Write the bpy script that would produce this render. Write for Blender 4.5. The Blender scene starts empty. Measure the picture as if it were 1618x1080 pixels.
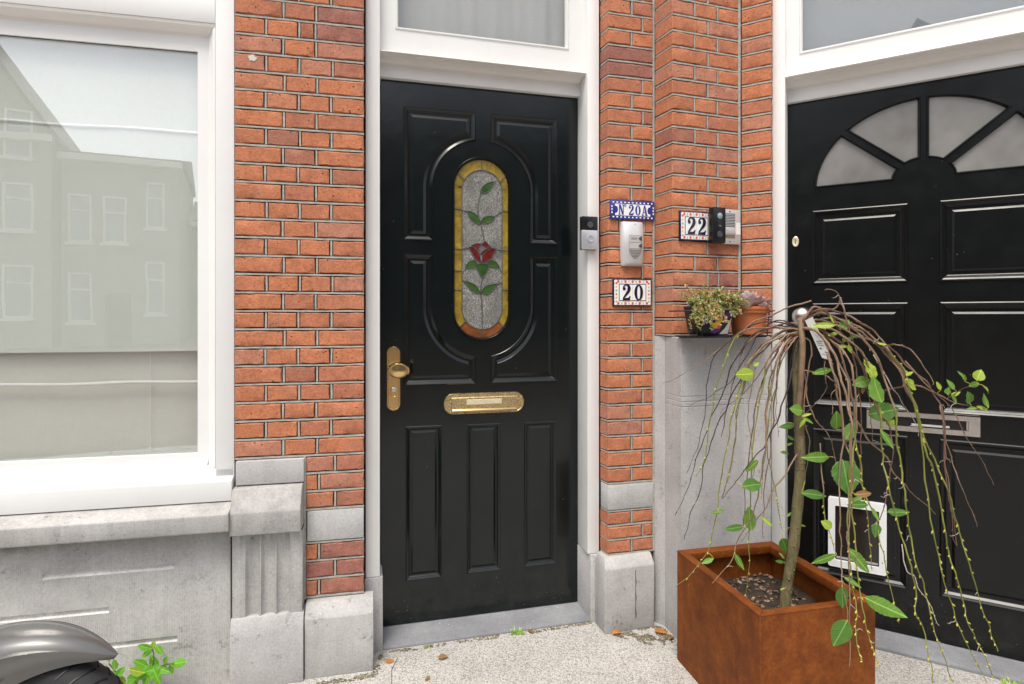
import bpy, bmesh, math, random
from mathutils import Vector, Matrix, noise as mnoise

# ---------------------------------------------------------------- camera, sky, sun, exposure
SC = bpy.context.scene
COL = SC.collection
EYE, FOC, CX, CY = 1.224, 920.0, 809.0, 500.0      # eye height (m); focal length and principal point in photo pixels

cam_d = bpy.data.cameras.new('camera')
cam_d.sensor_fit = 'HORIZONTAL'; cam_d.sensor_width = 36.0
cam_d.lens = 36.0 * FOC / 1618.0
cam_d.shift_y = -40.0 / 1618.0
cam_d.clip_start = 0.05; cam_d.clip_end = 1000.0
cam = bpy.data.objects.new('camera', cam_d); COL.objects.link(cam)
cam.location = (0, 0, EYE); cam.rotation_euler = (math.radians(90), 0, 0)
SC.camera = cam

SUN_EL, SUN_ROT = math.radians(64), math.radians(200)   # high, behind the camera and a little left
world = bpy.data.worlds.new('World'); SC.world = world; world.use_nodes = True
wt = world.node_tree; wt.nodes.clear()
w_out = wt.nodes.new('ShaderNodeOutputWorld'); w_bg = wt.nodes.new('ShaderNodeBackground')
w_sky = wt.nodes.new('ShaderNodeTexSky'); w_sky.sky_type = 'NISHITA'; w_sky.sun_disc = False
w_sky.sun_elevation = SUN_EL; w_sky.sun_rotation = SUN_ROT
w_sky.air_density = 1.0; w_sky.dust_density = 4.0; w_sky.ozone_density = 1.0
w_hs = wt.nodes.new('ShaderNodeHueSaturation'); w_hs.inputs['Saturation'].default_value = 0.42   # thin bright cloud cover
w_tc = wt.nodes.new('ShaderNodeTexCoord'); w_no = wt.nodes.new('ShaderNodeTexNoise')
w_no.inputs['Scale'].default_value = 3.0; w_no.inputs['Detail'].default_value = 4.0
w_mr = wt.nodes.new('ShaderNodeMapRange'); w_mr.inputs['From Min'].default_value = 0.3; w_mr.inputs['From Max'].default_value = 0.7
w_mr.inputs['To Min'].default_value = 0.85; w_mr.inputs['To Max'].default_value = 1.2
w_mx = wt.nodes.new('ShaderNodeMix'); w_mx.data_type = 'RGBA'; w_mx.blend_type = 'MULTIPLY'; w_mx.inputs[0].default_value = 1.0
wt.links.new(w_tc.outputs['Generated'], w_no.inputs['Vector'])
wt.links.new(w_no.outputs['Fac'], w_mr.inputs['Value'])
wt.links.new(w_sky.outputs['Color'], w_hs.inputs['Color'])
wt.links.new(w_hs.outputs['Color'], w_mx.inputs[6]); wt.links.new(w_mr.outputs['Result'], w_mx.inputs[7])
wt.links.new(w_mx.outputs[2], w_bg.inputs['Color']); w_bg.inputs['Strength'].default_value = 0.13
wt.links.new(w_bg.outputs['Background'], w_out.inputs['Surface'])

sun_d = bpy.data.lights.new('sun', 'SUN'); sun_d.energy = 1.3; sun_d.angle = math.radians(22); sun_d.color = (1.0, 0.93, 0.82)
sun = bpy.data.objects.new('sun', sun_d); COL.objects.link(sun)
sun_dir = Vector((-0.25 * math.cos(SUN_EL), -0.97 * math.cos(SUN_EL), math.sin(SUN_EL)))   # towards the sun
sun.rotation_euler = sun_dir.to_track_quat('Z', 'Y').to_euler(); sun.location = (-1, -4, 8)

SC.view_settings.view_transform = 'Standard'; SC.view_settings.look = 'None'
SC.view_settings.exposure = 0.9; SC.view_settings.gamma = 1.0; SC.view_settings.use_curve_mapping = False
SC.render.engine = 'CYCLES'
SC.cycles.max_bounces = 8; SC.cycles.transparent_max_bounces = 12
SC.cycles.use_denoising = True

rnd = random.Random(7)

# ---------------------------------------------------------------- frames of reference
class Frame:
    """A vertical plane standing on the ground: x runs along it, y into it (away from the viewer), z up."""
    def __init__(self, ox, oy, yaw):
        self.o = Vector((ox, oy)); self.yaw = math.radians(yaw)
        self.u = Vector((math.cos(self.yaw), math.sin(self.yaw))); self.n = Vector((math.sin(self.yaw), -math.cos(self.yaw)))
    def s(self, px, t=0.0):
        k = (px - CX) / FOC; p = self.o + self.n * t
        return (k * p.y - p.x) / (self.u.x - k * self.u.y)
    def depth(self, px, t=0.0):
        return (self.o + self.n * t + self.u * self.s(px, t)).y
    def z(self, px, py, t=0.0):
        return EYE - (py - CY) / FOC * self.depth(px, t)
    def at(self, px, py, t=0.0):
        return (self.s(px, t), self.z(px, py, t))
    def world(self, s, y, z):
        p = self.o + self.u * s - self.n * y
        return Vector((p.x, p.y, z))

FL = Frame(-0.5217, 2.0600, 12.5)     # brick face of the window wall, origin at its right end
FD = Frame(-0.5055, 2.2365, 14.33)    # face of the left door leaf, origin at its lower left corner
FW = Frame(0.0, 0.0, 0.0)             # the world
PW = 0.167                            # the brick face stands this far before the left door leaf
_b = FD.o + FD.n * PW
FB = Frame(_b.x, _b.y, 14.33)         # brick face right of the left door
FP = Frame(0.617, 2.24, 18.0)         # corner pier front
FR = Frame(0.9114, 2.336, -30.5)      # right-hand wall, origin in the inner corner

def cw(px, py, d):                    # a point seen at a photo pixel, d metres deep
    return Vector(((px - CX) / FOC * d, d, EYE - (py - CY) / FOC * d))

# ---------------------------------------------------------------- objects
OFF = {}
def thing(name, label, cat, fr, s0=0.0, y0=0.0, z0=0.0, group=None):
    o = bpy.data.objects.new(name, None); COL.objects.link(o)
    o.location = fr.world(s0, y0, z0); o.rotation_euler = (0, 0, fr.yaw); o.empty_display_size = 0.05
    o['label'] = label; o['category'] = cat
    if group: o['group'] = group
    OFF[o.name] = Vector((s0, y0, z0))
    return o

class MB:
    def __init__(self):
        self.v = []; self.f = []; self.mi = []
    def add(self, vs, fs, mi=0):
        b = len(self.v); self.v += [tuple(p) for p in vs]; self.f += [tuple(b + i for i in q) for q in fs]; self.mi += [mi] * len(fs)
        return self
    def box(self, x0, x1, y0, y1, z0, z1, mi=0):
        return self.add([(x0,y0,z0),(x1,y0,z0),(x1,y1,z0),(x0,y1,z0),(x0,y0,z1),(x1,y0,z1),(x1,y1,z1),(x0,y1,z1)],
                        [(0,3,2,1),(4,5,6,7),(0,1,5,4),(1,2,6,5),(2,3,7,6),(3,0,4,7)], mi)
    def prism_xz(self, pts, y0, y1, mi=0):       # outline in x,z, extruded in y
        n = len(pts)
        return self.add([(x,y0,z) for x,z in pts] + [(x,y1,z) for x,z in pts],
            [tuple(range(n)), tuple(range(2*n-1, n-1, -1))] + [(i, n+i, n+(i+1)%n, (i+1)%n) for i in range(n)], mi)
    def prism_xy(self, pts, z0, z1, mi=0):       # plan outline, extruded in z
        n = len(pts)
        return self.add([(x,y,z0) for x,y in pts] + [(x,y,z1) for x,y in pts],
            [tuple(range(n-1,-1,-1)), tuple(range(n, 2*n))] + [(i, (i+1)%n, n+(i+1)%n, n+i) for i in range(n)], mi)
    def prism_yz(self, pts, x0, x1, mi=0):       # moulding profile in y,z, extruded in x
        n = len(pts)
        return self.add([(x0,y,z) for y,z in pts] + [(x1,y,z) for y,z in pts],
            [tuple(range(n)), tuple(range(2*n-1, n-1, -1))] + [(i, n+i, n+(i+1)%n, (i+1)%n) for i in range(n)], mi)
    def tube(self, pts, rad, n=8, caps=True, mi=0):
        pts = [Vector(p) for p in pts]; m = len(pts)
        if not hasattr(rad, '__len__'): rad = [rad] * m
        vs = []; fs = []; ref = None
        for i, p in enumerate(pts):
            d = (pts[min(i+1, m-1)] - pts[max(i-1, 0)])
            d = d.normalized() if d.length > 1e-9 else Vector((0,0,1))
            if ref is None:
                ref = Vector((0,0,1)) if abs(d.z) < 0.9 else Vector((1,0,0))
            a = (ref - d * ref.dot(d))
            a = a.normalized() if a.length > 1e-6 else d.orthogonal().normalized()
            ref = a; b = d.cross(a)
            for k in range(n):
                w = 2 * math.pi * k / n
                vs.append(p + (a * math.cos(w) + b * math.sin(w)) * rad[i])
        for i in range(m - 1):
            for k in range(n):
                fs.append((i*n+k, i*n+(k+1)%n, (i+1)*n+(k+1)%n, (i+1)*n+k))
        if caps:
            fs.append(tuple(range(n-1,-1,-1))); fs.append(tuple(range((m-1)*n, m*n)))
        return self.add(vs, fs, mi)
    def lathe(self, prof, c=(0,0,0), n=24, axis='z', mi=0):   # profile (radius, along axis)
        vs = []; fs = []; m = len(prof)
        for r, h in prof:
            for k in range(n):
                w = 2*math.pi*k/n; a, b = r*math.cos(w), r*math.sin(w)
                p = (a, b, h) if axis == 'z' else ((a, h, b) if axis == 'y' else (h, a, b))
                vs.append((c[0]+p[0], c[1]+p[1], c[2]+p[2]))
        for i in range(m-1):
            for k in range(n): fs.append((i*n+k, i*n+(k+1)%n, (i+1)*n+(k+1)%n, (i+1)*n+k))
        fs.append(tuple(range(n-1,-1,-1))); fs.append(tuple(range((m-1)*n, m*n)))
        return self.add(vs, fs, mi)
    def ellipsoid(self, c, r, n=8, m=5, rot=None, mi=0):
        vs = []; fs = []
        for i in range(m+1):
            a = math.pi*i/m
            for k in range(n):
                w = 2*math.pi*k/n
                p = Vector((r[0]*math.sin(a)*math.cos(w), r[1]*math.sin(a)*math.sin(w), r[2]*math.cos(a)))
                if rot is not None: p = rot @ p
                vs.append(Vector(c)+p)
        for i in range(m):
            for k in range(n): fs.append((i*n+k, (i+1)*n+k, (i+1)*n+(k+1)%n, i*n+(k+1)%n))
        return self.add(vs, fs, mi)
    def mesh(self, name, mats, off=None, bevel=0.0, smooth=40.0, segs=2, merge=0.0, jitter=0.0):
        me = bpy.data.meshes.new(name)
        vv = self.v if off is None else [(p[0]-off[0], p[1]-off[1], p[2]-off[2]) for p in self.v]
        me.from_pydata(vv, [], self.f)
        if not isinstance(mats, (list, tuple)): mats = [mats]
        for m_ in mats: me.materials.append(m_)
        if len(mats) > 1: me.polygons.foreach_set('material_index', self.mi)
        bm = bmesh.new(); bm.from_mesh(me)
        bmesh.ops.remove_doubles(bm, verts=bm.verts, dist=max(merge, 1e-6))
        bmesh.ops.recalc_face_normals(bm, faces=bm.faces)
        if bevel > 0:
            ed = [e for e in bm.edges if len(e.link_faces) == 2 and e.calc_face_angle(0) > math.radians(25)]
            bmesh.ops.bevel(bm, geom=ed, offset=bevel, segments=segs, affect='EDGES', profile=0.5, clamp_overlap=True)
        if jitter > 0:
            for v in bm.verts: v.co += mnoise.noise_vector(v.co * 40.0) * jitter
        bm.to_mesh(me); bm.free()
        if smooth:
            me.polygons.foreach_set('use_smooth', [True]*len(me.polygons))
            me.set_sharp_from_angle(angle=math.radians(smooth))
        me.update()
        return me
    def build(self, name, mats, parent=None, **kw):
        root = parent
        while root is not None and root.parent is not None: root = root.parent
        off = OFF.get(root.name) if root is not None else None
        me = self.mesh(name, mats, off, **kw)
        o = bpy.data.objects.new(name, me); COL.objects.link(o)
        if parent is not None: o.parent = parent
        return o

def solo(o, label, cat, group=None):
    o['label'] = label; o['category'] = cat
    if group: o['group'] = group
    return o

def place(mb, name, mats, label, cat, base, group=None, **kw):
    """A thing that is one mesh: world coordinates, origin moved to its base."""
    me = mb.mesh(name, mats, base, **kw)
    o = bpy.data.objects.new(name, me); COL.objects.link(o); o.location = base
    return solo(o, label, cat, group)

def struct(mb, name, mats, **kw):
    o = mb.build(name, mats, None, **kw); o['kind'] = 'structure'; return o

# ---- outlines in the x,z plane
def inset(pts, d):
    n = len(pts); out = []
    area = sum(pts[i][0]*pts[(i+1)%n][1]-pts[(i+1)%n][0]*pts[i][1] for i in range(n))
    sg = 1.0 if area > 0 else -1.0
    for i in range(n):
        p0 = Vector(pts[i-1]); p1 = Vector(pts[i]); p2 = Vector(pts[(i+1)%n])
        e1 = (p1-p0).normalized(); e2 = (p2-p1).normalized()
        n1 = Vector((-e1.y, e1.x))*sg; n2 = Vector((-e2.y, e2.x))*sg
        b = n1+n2; den = 1+n1.dot(n2)
        if den < 0.15: den = 0.15
        q = p1 + b*(d/den); out.append((q.x, q.y))
    return out

def rect(x0, x1, z0, z1): return [(x0,z0),(x1,z0),(x1,z1),(x0,z1)]
def quad_px(fr, t, x0, x1, ytl, ytr, ybl, ybr):
    """upright rectangle from photo pixels: left/right x, y of the top and bottom edges at both ends (averaged)"""
    s0, s1 = fr.s(x0, t), fr.s(x1, t)
    zt = (fr.z(x0, ytl, t) + fr.z(x1, ytr, t))/2; zb = (fr.z(x0, ybl, t) + fr.z(x1, ybr, t))/2
    return s0, s1, zb, zt

def inset_panel(mb, outline, prof, cap=True, mi=0):
    """rings of the outline stepped inwards: prof = [(inset, y), ...]; the last ring is capped"""
    n = len(outline); base = len(mb.v); vs = []; fs = []
    for k, (d, y) in enumerate(prof):
        vs += [(x, y, z) for x, z in (inset(outline, d) if d else outline)]
    for k in range(len(prof)-1):
        for i in range(n): fs.append((k*n+i, k*n+(i+1)%n, (k+1)*n+(i+1)%n, (k+1)*n+i))
    mb.add(vs, fs, mi)
    if cap: fill(mb, [inset(outline, prof[-1][0])], prof[-1][1], mi)

def fill(mb, loops, y, mi=0):
    """flat face with holes (first loop outside, the others holes)"""
    bm = bmesh.new(); 
    for lp in loops:
        vs = [bm.verts.new((x, y, z)) for x, z in lp]
        for i in range(len(vs)): bm.edges.new((vs[i], vs[(i+1)%len(vs)]))
    bmesh.ops.triangle_fill(bm, use_beauty=True, use_dissolve=False, edges=bm.edges[:])
    bm.verts.index_update()
    mb.add([v.co[:] for v in bm.verts], [tuple(v.index for v in f.verts) for f in bm.faces], mi)
    bm.free()

def bez(p0, p1, p2, p3, n):
    out = []
    for i in range(n+1):
        t = i/n; a = 1-t
        out.append(p0*(a*a*a) + p1*(3*a*a*t) + p2*(3*a*t*t) + p3*(t*t*t))
    return out
# ---------------------------------------------------------------- materials
def new_mat(name):
    m = bpy.data.materials.new(name); m.use_nodes = True
    nt = m.node_tree; b = nt.nodes['Principled BSDF']
    return m, nt, b
def nd(nt, typ, **kw):
    n = nt.nodes.new('ShaderNode' + typ)
    for k, v in kw.items():
        if k in n.inputs: n.inputs[k].default_value = v
        else: setattr(n, k, v)
    return n
def lk(nt, a, b): nt.links.new(a, b)
def coord(nt, kind='Object', scale=(1,1,1), rand=False):
    tc = nd(nt, 'TexCoord'); mp = nd(nt, 'Mapping'); mp.inputs['Scale'].default_value = scale
    lk(nt, tc.outputs[kind], mp.inputs['Vector'])
    if rand:
        oi = nd(nt, 'ObjectInfo'); ml = nd(nt, 'Math', operation='MULTIPLY'); ml.inputs[1].default_value = 37.0
        cb = nd(nt, 'CombineXYZ'); lk(nt, oi.outputs['Random'], ml.inputs[0])
        for i in range(3): lk(nt, ml.outputs[0], cb.inputs[i])
        lk(nt, cb.outputs[0], mp.inputs['Location'])
    return mp.outputs['Vector']
def noi(nt, vec, scale, detail=4.0, rough=0.55, dist=0.0):
    n = nd(nt, 'TexNoise'); n.inputs['Scale'].default_value = scale; n.inputs['Detail'].default_value = detail
    n.inputs['Roughness'].default_value = rough; n.inputs['Distortion'].default_value = dist
    lk(nt, vec, n.inputs['Vector']); return n.outputs['Fac']
def vor(nt, vec, scale, feature='F1', out='Distance', rand=1.0):
    n = nd(nt, 'TexVoronoi', feature=feature); n.inputs['Scale'].default_value = scale; n.inputs['Randomness'].default_value = rand
    lk(nt, vec, n.inputs['Vector']); return n.outputs[out]
def ramp(nt, fac, stops, interp='LINEAR'):
    r = nd(nt, 'ValToRGB'); cr = r.color_ramp; cr.interpolation = interp
    while len(cr.elements) < len(stops): cr.elements.new(0.5)
    for e, (p, c) in zip(cr.elements, stops):
        e.position = p; e.color = (c, c, c, 1) if not hasattr(c, '__len__') else (c[0], c[1], c[2], 1)
    lk(nt, fac, r.inputs['Fac']); return r.outputs['Color']
def mixc(nt, fac, a, b, mode='MIX'):
    m = nd(nt, 'Mix', data_type='RGBA', blend_type=mode)
    for sock, val in ((m.inputs[0], fac), (m.inputs[6], a), (m.inputs[7], b)):
        if hasattr(val, 'is_linked'): lk(nt, val, sock)
        elif hasattr(val, '__len__'): sock.default_value = (val[0], val[1], val[2], 1)
        else: sock.default_value = val
    return m.outputs[2]
def bump(nt, b, h, strength=0.4, dist=0.002, normal=None):
    n = nd(nt, 'Bump'); n.inputs['Strength'].default_value = strength; n.inputs['Distance'].default_value = dist
    lk(nt, h, n.inputs['Height'])
    if normal is not None: lk(nt, normal, n.inputs['Normal'])
    if b is not None: lk(nt, n.outputs['Normal'], b.inputs['Normal'])
    return n.outputs['Normal']
def base(b, c): b.inputs['Base Color'].default_value = (c[0], c[1], c[2], 1)

def m_brick(name, stops):
    m, nt, b = new_mat(name)
    v = coord(nt, rand=True)
    oi = nd(nt, 'ObjectInfo')
    c = ramp(nt, oi.outputs['Random'], stops)
    mott = ramp(nt, noi(nt, v, 30, 5, 0.7), [(0.25, 0.74), (0.5, 1.0), (0.78, 1.2)])
    c = mixc(nt, 1.0, c, mott, 'MULTIPLY')
    grit = ramp(nt, noi(nt, v, 150, 4, 0.8), [(0.33, 0.55), (0.5, 1.0), (0.7, 1.3)])
    c = mixc(nt, 0.75, c, grit, 'MULTIPLY')
    stain = ramp(nt, noi(nt, v, 9, 4, 0.6, 0.4), [(0.56, 0.0), (0.75, 0.5)])
    c = mixc(nt, stain, c, (0.34, 0.185, 0.14))
    pit = ramp(nt, vor(nt, v, 52), [(0.10, 1.0), (0.19, 0.0)])
    gate = ramp(nt, noi(nt, v, 30, 2), [(0.52, 0.0), (0.6, 1.0)])
    pg = mixc(nt, 1.0, pit, gate, 'MULTIPLY')
    c = mixc(nt, pg, c, (0.10, 0.045, 0.03))
    spk = ramp(nt, vor(nt, v, 60), [(0.06, 1.0), (0.10, 0.0)])
    sgate = ramp(nt, noi(nt, v, 17, 2), [(0.62, 0.0), (0.66, 0.8)])
    c = mixc(nt, mixc(nt, 1.0, spk, sgate, 'MULTIPLY'), c, (0.62, 0.52, 0.42))
    lk(nt, c, b.inputs['Base Color']); b.inputs['Roughness'].default_value = 0.9
    b.inputs['Specular IOR Level'].default_value = 0.25
    crease = noi(nt, coord(nt, scale=(60, 60, 170), rand=True), 1.0, 5, 0.7, 0.6)
    n1 = bump(nt, None, crease, 0.6, 0.003)
    n2 = bump(nt, None, noi(nt, v, 130, 4, 0.75), 0.5, 0.002, n1)
    inv = ramp(nt, pg, [(0.0, 1.0), (1.0, 0.0)])
    bump(nt, b, inv, 0.8, 0.002, n2)
    return m
M = {}
M['brick'] = m_brick('fired_clay_brick', [(0.0, (0.33,0.143,0.098)), (0.06, (0.41,0.158,0.092)), (0.40, (0.460,0.173,0.089)), (0.80, (0.510,0.191,0.094)), (0.92, (0.47,0.200,0.122)), (1.0, (0.42,0.185,0.125))])
M['brick_purple'] = m_brick('overfired_brick', [(0.0, (0.30,0.130,0.100)), (0.5, (0.34,0.145,0.108)), (1.0, (0.38,0.16,0.115))])

def m_mortar():
    m, nt, b = new_mat('pointing_mortar'); v = coord(nt)
    c = ramp(nt, noi(nt, v, 45, 5, 0.65), [(0.25, (0.25,0.233,0.20)), (0.5, (0.37,0.353,0.31)), (0.75, (0.47,0.452,0.405))])
    lk(nt, c, b.inputs['Base Color']); b.inputs['Roughness'].default_value = 0.95
    bump(nt, b, noi(nt, v, 350, 3, 0.7), 0.5, 0.001); return m
M['mortar'] = m_mortar()
def m_bed():
    m, nt, b = new_mat('raked_joint'); v = coord(nt)
    c = ramp(nt, noi(nt, v, 60, 4), [(0.3, (0.035,0.03,0.027)), (0.7, (0.09,0.08,0.07))])
    lk(nt, c, b.inputs['Base Color']); b.inputs['Roughness'].default_value = 1.0; return m
M['bed'] = m_bed()

def m_stone(name, lo, mid, hi, tool=0.0, spots=0.5, streak=0.35, stain=False):
    m, nt, b = new_mat(name); v = coord(nt, rand=True)
    c = ramp(nt, noi(nt, v, 5, 6, 0.62), [(0.25, lo), (0.5, mid), (0.75, hi)])
    fine = ramp(nt, noi(nt, v, 140, 5, 0.85), [(0.32, 0.70), (0.5, 1.0), (0.68, 1.15)])
    c = mixc(nt, 0.85, c, fine, 'MULTIPLY')
    st = ramp(nt, noi(nt, coord(nt, scale=(34, 34, 1.6), rand=True), 1.0, 4, 0.6), [(0.42, 1.0), (0.66, 0.66)])
    c = mixc(nt, streak, c, st, 'MULTIPLY')
    bl = ramp(nt, noi(nt, v, 12, 6, 0.75, 0.3), [(0.54, 0.0), (0.66, 1.0)])
    bl2 = ramp(nt, noi(nt, v, 80, 4, 0.8), [(0.50, 0.0), (0.58, 1.0)])
    sp = mixc(nt, 1.0, bl, bl2, 'MULTIPLY')
    c = mixc(nt, mixc(nt, 1.0, sp, (spots,)*3, 'MULTIPLY'), c, (0.13, 0.125, 0.12))
    chip = ramp(nt, vor(nt, v, 30), [(0.05, 1.0), (0.08, 0.0)])
    c = mixc(nt, mixc(nt, 1.0, chip, (0.6,)*3, 'MULTIPLY'), c, (0.66, 0.65, 0.63))
    if stain:       # sooty patch washed down from the sill
        tcs = nd(nt, 'TexCoord'); sx = nd(nt, 'SeparateXYZ'); lk(nt, tcs.outputs['Object'], sx.inputs[0])
        ns = noi(nt, coord(nt, scale=(9, 9, 4)), 1.0, 5, 0.7)
        ma = nd(nt, 'Math', operation='MULTIPLY_ADD'); ma.inputs[1].default_value = 0.16; lk(nt, ns, ma.inputs[0]); lk(nt, sx.outputs['Z'], ma.inputs[2])
        zf = ramp(nt, ma.outputs[0], [(0.565, 0.0), (0.60, 0.6)])
        mx_ = nd(nt, 'Math', operation='MULTIPLY_ADD'); mx_.inputs[1].default_value = 0.25; mx_.inputs[2].default_value = 0.0; lk(nt, ns, mx_.inputs[0])
        ax_ = nd(nt, 'Math', operation='ADD'); lk(nt, sx.outputs['X'], ax_.inputs[0]); lk(nt, mx_.outputs[0], ax_.inputs[1])
        xf = ramp(nt, ax_.outputs[0], [(0.10, 1.0), (0.45, 0.0)])
        c = mixc(nt, mixc(nt, 1.0, zf, xf, 'MULTIPLY'), c, (0.10, 0.098, 0.095))
    lk(nt, c, b.inputs['Base Color']); b.inputs['Roughness'].default_value = 0.85
    b.inputs['Specular IOR Level'].default_value = 0.3
    n1 = bump(nt, None, noi(nt, v, 220, 4, 0.7), 0.35, 0.0012)
    if tool:
        wv = nd(nt, 'TexWave', bands_direction='X'); wv.inputs['Scale'].default_value = 62.0; wv.inputs['Distortion'].default_value = 1.2
        wv.inputs['Detail'].default_value = 2.0; wv.inputs['Detail Scale'].default_value = 1.5
        lk(nt, coord(nt), wv.inputs['Vector'])
        n1 = bump(nt, None, wv.outputs['Fac'], tool, 0.0018, n1)
        c2 = mixc(nt, 0.22, c, ramp(nt, wv.outputs['Fac'], [(0.1, 0.62), (0.7, 1.08)]), 'MULTIPLY')
        lk(nt, c2, b.inputs['Base Color'])
    bump(nt, b, sp, 0.35, 0.0015, n1)
    return m
M['stone'] = m_stone('weathered_limestone', (0.35,0.342,0.333), (0.44,0.432,0.42), (0.52,0.51,0.498), spots=0.8, streak=0.2)
M['stone_tooled'] = m_stone('combed_limestone', (0.37,0.362,0.35), (0.475,0.465,0.45), (0.565,0.555,0.54), tool=0.30, streak=0.2, stain=True)
M['stone_pale'] = m_stone('pale_limestone', (0.36,0.358,0.35), (0.45,0.446,0.435), (0.52,0.515,0.505), spots=0.35, streak=0.12)
M['stone_rough'] = m_stone('pecked_limestone', (0.36,0.35,0.335), (0.58,0.57,0.55), (0.74,0.73,0.71), spots=0.4, streak=0.0)
M['stone_grey'] = m_stone('grey_smooth_stone', (0.37,0.36,0.357), (0.455,0.445,0.44), (0.525,0.515,0.51), spots=0.6, streak=0.15)
M['stone_stained'] = m_stone('rain_stained_limestone', (0.31,0.30,0.287), (0.43,0.42,0.405), (0.54,0.53,0.51), spots=0.8, streak=0.45)
M['threshold'] = m_stone('blue_grey_doorstep', (0.15,0.155,0.168), (0.22,0.226,0.24), (0.30,0.306,0.316), spots=0.5, streak=0.0)

def m_white(name, c0=(0.76,0.76,0.745), wear=0.25):
    m, nt, b = new_mat(name); v = coord(nt)
    c = ramp(nt, noi(nt, v, 3.0, 5, 0.6), [(0.3, tuple(x*0.955 for x in c0)), (0.6, c0)])
    dr = ramp(nt, noi(nt, coord(nt, scale=(30,30,3)), 1.0, 5, 0.65), [(0.6, 0.0), (0.85, wear)])
    c = mixc(nt, dr, c, (0.60, 0.58, 0.53))
    sp = ramp(nt, vor(nt, v, 38), [(0.012, 1.0), (0.03, 0.0)])
    c = mixc(nt, mixc(nt, 1.0, sp, (0.35,)*3, 'MULTIPLY'), c, (0.35, 0.32, 0.28))
    lk(nt, c, b.inputs['Base Color']); b.inputs['Roughness'].default_value = 0.42
    n1 = bump(nt, None, noi(nt, coord(nt, scale=(120,120,9)), 1.0, 3), 0.10, 0.001)
    bump(nt, b, noi(nt, v, 9, 3), 0.08, 0.004, n1); return m
M['white'] = m_white('white_gloss_paint')
M['white_warm'] = m_white('white_paint_moulding', (0.78,0.76,0.72), 0.4)

def m_dark(name, c, rough=0.22, spec=0.46):
    m, nt, b = new_mat(name); v = coord(nt)
    sp = ramp(nt, vor(nt, v, 34), [(0.035, 1.0), (0.065, 0.0)])
    sg = ramp(nt, noi(nt, v, 6, 3), [(0.54, 0.0), (0.60, 0.8)])
    col = mixc(nt, mixc(nt, 1.0, sp, sg, 'MULTIPLY'), c, (0.22, 0.22, 0.21))
    tz = nd(nt, 'TexCoord'); sz_ = nd(nt, 'SeparateXYZ'); lk(nt, tz.outputs['Object'], sz_.inputs[0])
    low = ramp(nt, sz_.outputs['Z'], [(0.02, 1.0), (0.32, 0.0)])      # street dirt splashed on the lowest part
    spl = ramp(nt, vor(nt, v, 60), [(0.06, 1.0), (0.11, 0.0)]); spn = ramp(nt, noi(nt, v, 9, 4, 0.7), [(0.46, 0.0), (0.58, 1.0)])
    col = mixc(nt, mixc(nt, 1.0, mixc(nt, 1.0, spl, spn, 'MULTIPLY'), low, 'MULTIPLY'), col, (0.16, 0.155, 0.145))
    film = mixc(nt, 1.0, low, ramp(nt, noi(nt, v, 14, 6, 0.75), [(0.45, 0.0), (0.75, 0.35)]), 'MULTIPLY')
    col = mixc(nt, film, col, (0.045, 0.043, 0.040))
    du = ramp(nt, noi(nt, v, 4, 5, 0.65), [(0.5, 0.0), (0.9, 0.09)])
    col = mixc(nt, du, col, (0.035, 0.036, 0.034))
    lk(nt, col, b.inputs['Base Color'])
    r = ramp(nt, noi(nt, v, 11, 5, 0.6), [(0.3, rough*0.85), (0.7, rough*1.35)])
    lk(nt, r, b.inputs['Roughness'])
    b.inputs['Specular IOR Level'].default_value = spec
    n1 = bump(nt, None, noi(nt, coord(nt, scale=(160,160,7)), 1.0, 3), 0.12, 0.0006)
    bump(nt, b, noi(nt, v, 14, 3, 0.6), 0.12, 0.003, n1); return m
M['door_green'] = m_dark('black_green_door_paint', (0.0022,0.0050,0.0050), 0.15)
M['door_black'] = m_dark('black_door_paint', (0.0040,0.0048,0.0048), 0.21, 0.32)

def m_simple(name, c, rough=0.5, metal=0.0, nscale=0, nstr=0.2, var=0.0, spec=0.5, trans=0.0):
    m, nt, b = new_mat(name); base(b, c); b.inputs['Roughness'].default_value = rough; b.inputs['Metallic'].default_value = metal
    b.inputs['Specular IOR Level'].default_value = spec
    v = coord(nt)
    if var:
        cc = ramp(nt, noi(nt, v, 18, 4, 0.6), [(0.25, tuple(x*(1-var) for x in c)), (0.75, tuple(min(1, x*(1+var)) for x in c))])
        lk(nt, cc, b.inputs['Base Color'])
    if nscale: bump(nt, b, noi(nt, v, nscale, 3, 0.6), nstr, 0.001)
    return m
M['brass'] = m_simple('polished_brass', (0.74,0.54,0.25), 0.16, 1.0, 40, 0.05)
def m_brass_old():
    m, nt, b = new_mat('tarnished_brass'); v = coord(nt)
    c = ramp(nt, noi(nt, v, 190, 4, 0.75), [(0.34, (0.16,0.11,0.055)), (0.50, (0.62,0.49,0.26)), (0.7, (0.82,0.71,0.45))])
    lk(nt, c, b.inputs['Base Color']); b.inputs['Metallic'].default_value = 1.0
    r = ramp(nt, noi(nt, v, 120, 4), [(0.3, 0.2), (0.7, 0.5)]); lk(nt, r, b.inputs['Roughness'])
    bump(nt, b, noi(nt, v, 300, 3), 0.5, 0.001); return m
M['brass_old'] = m_brass_old()
M['brass_worn'] = m_simple('worn_pale_brass', (0.82,0.74,0.52), 0.35, 0.6, 200, 0.3, 0.2)
M['steel'] = m_simple('brushed_steel', (0.62,0.60,0.56), 0.28, 1.0, 120, 0.1, 0.15)
M['silver_plastic'] = m_simple('silver_plastic', (0.62,0.61,0.61), 0.33, 0.35)
M['nickel'] = m_simple('satin_nickel', (0.60,0.61,0.64), 0.38, 0.7)
M['black_plastic'] = m_simple('black_plastic', (0.008,0.008,0.009), 0.25)
M['dark_grey'] = m_simple('dark_grey_plastic', (0.06,0.06,0.062), 0.4)
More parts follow.
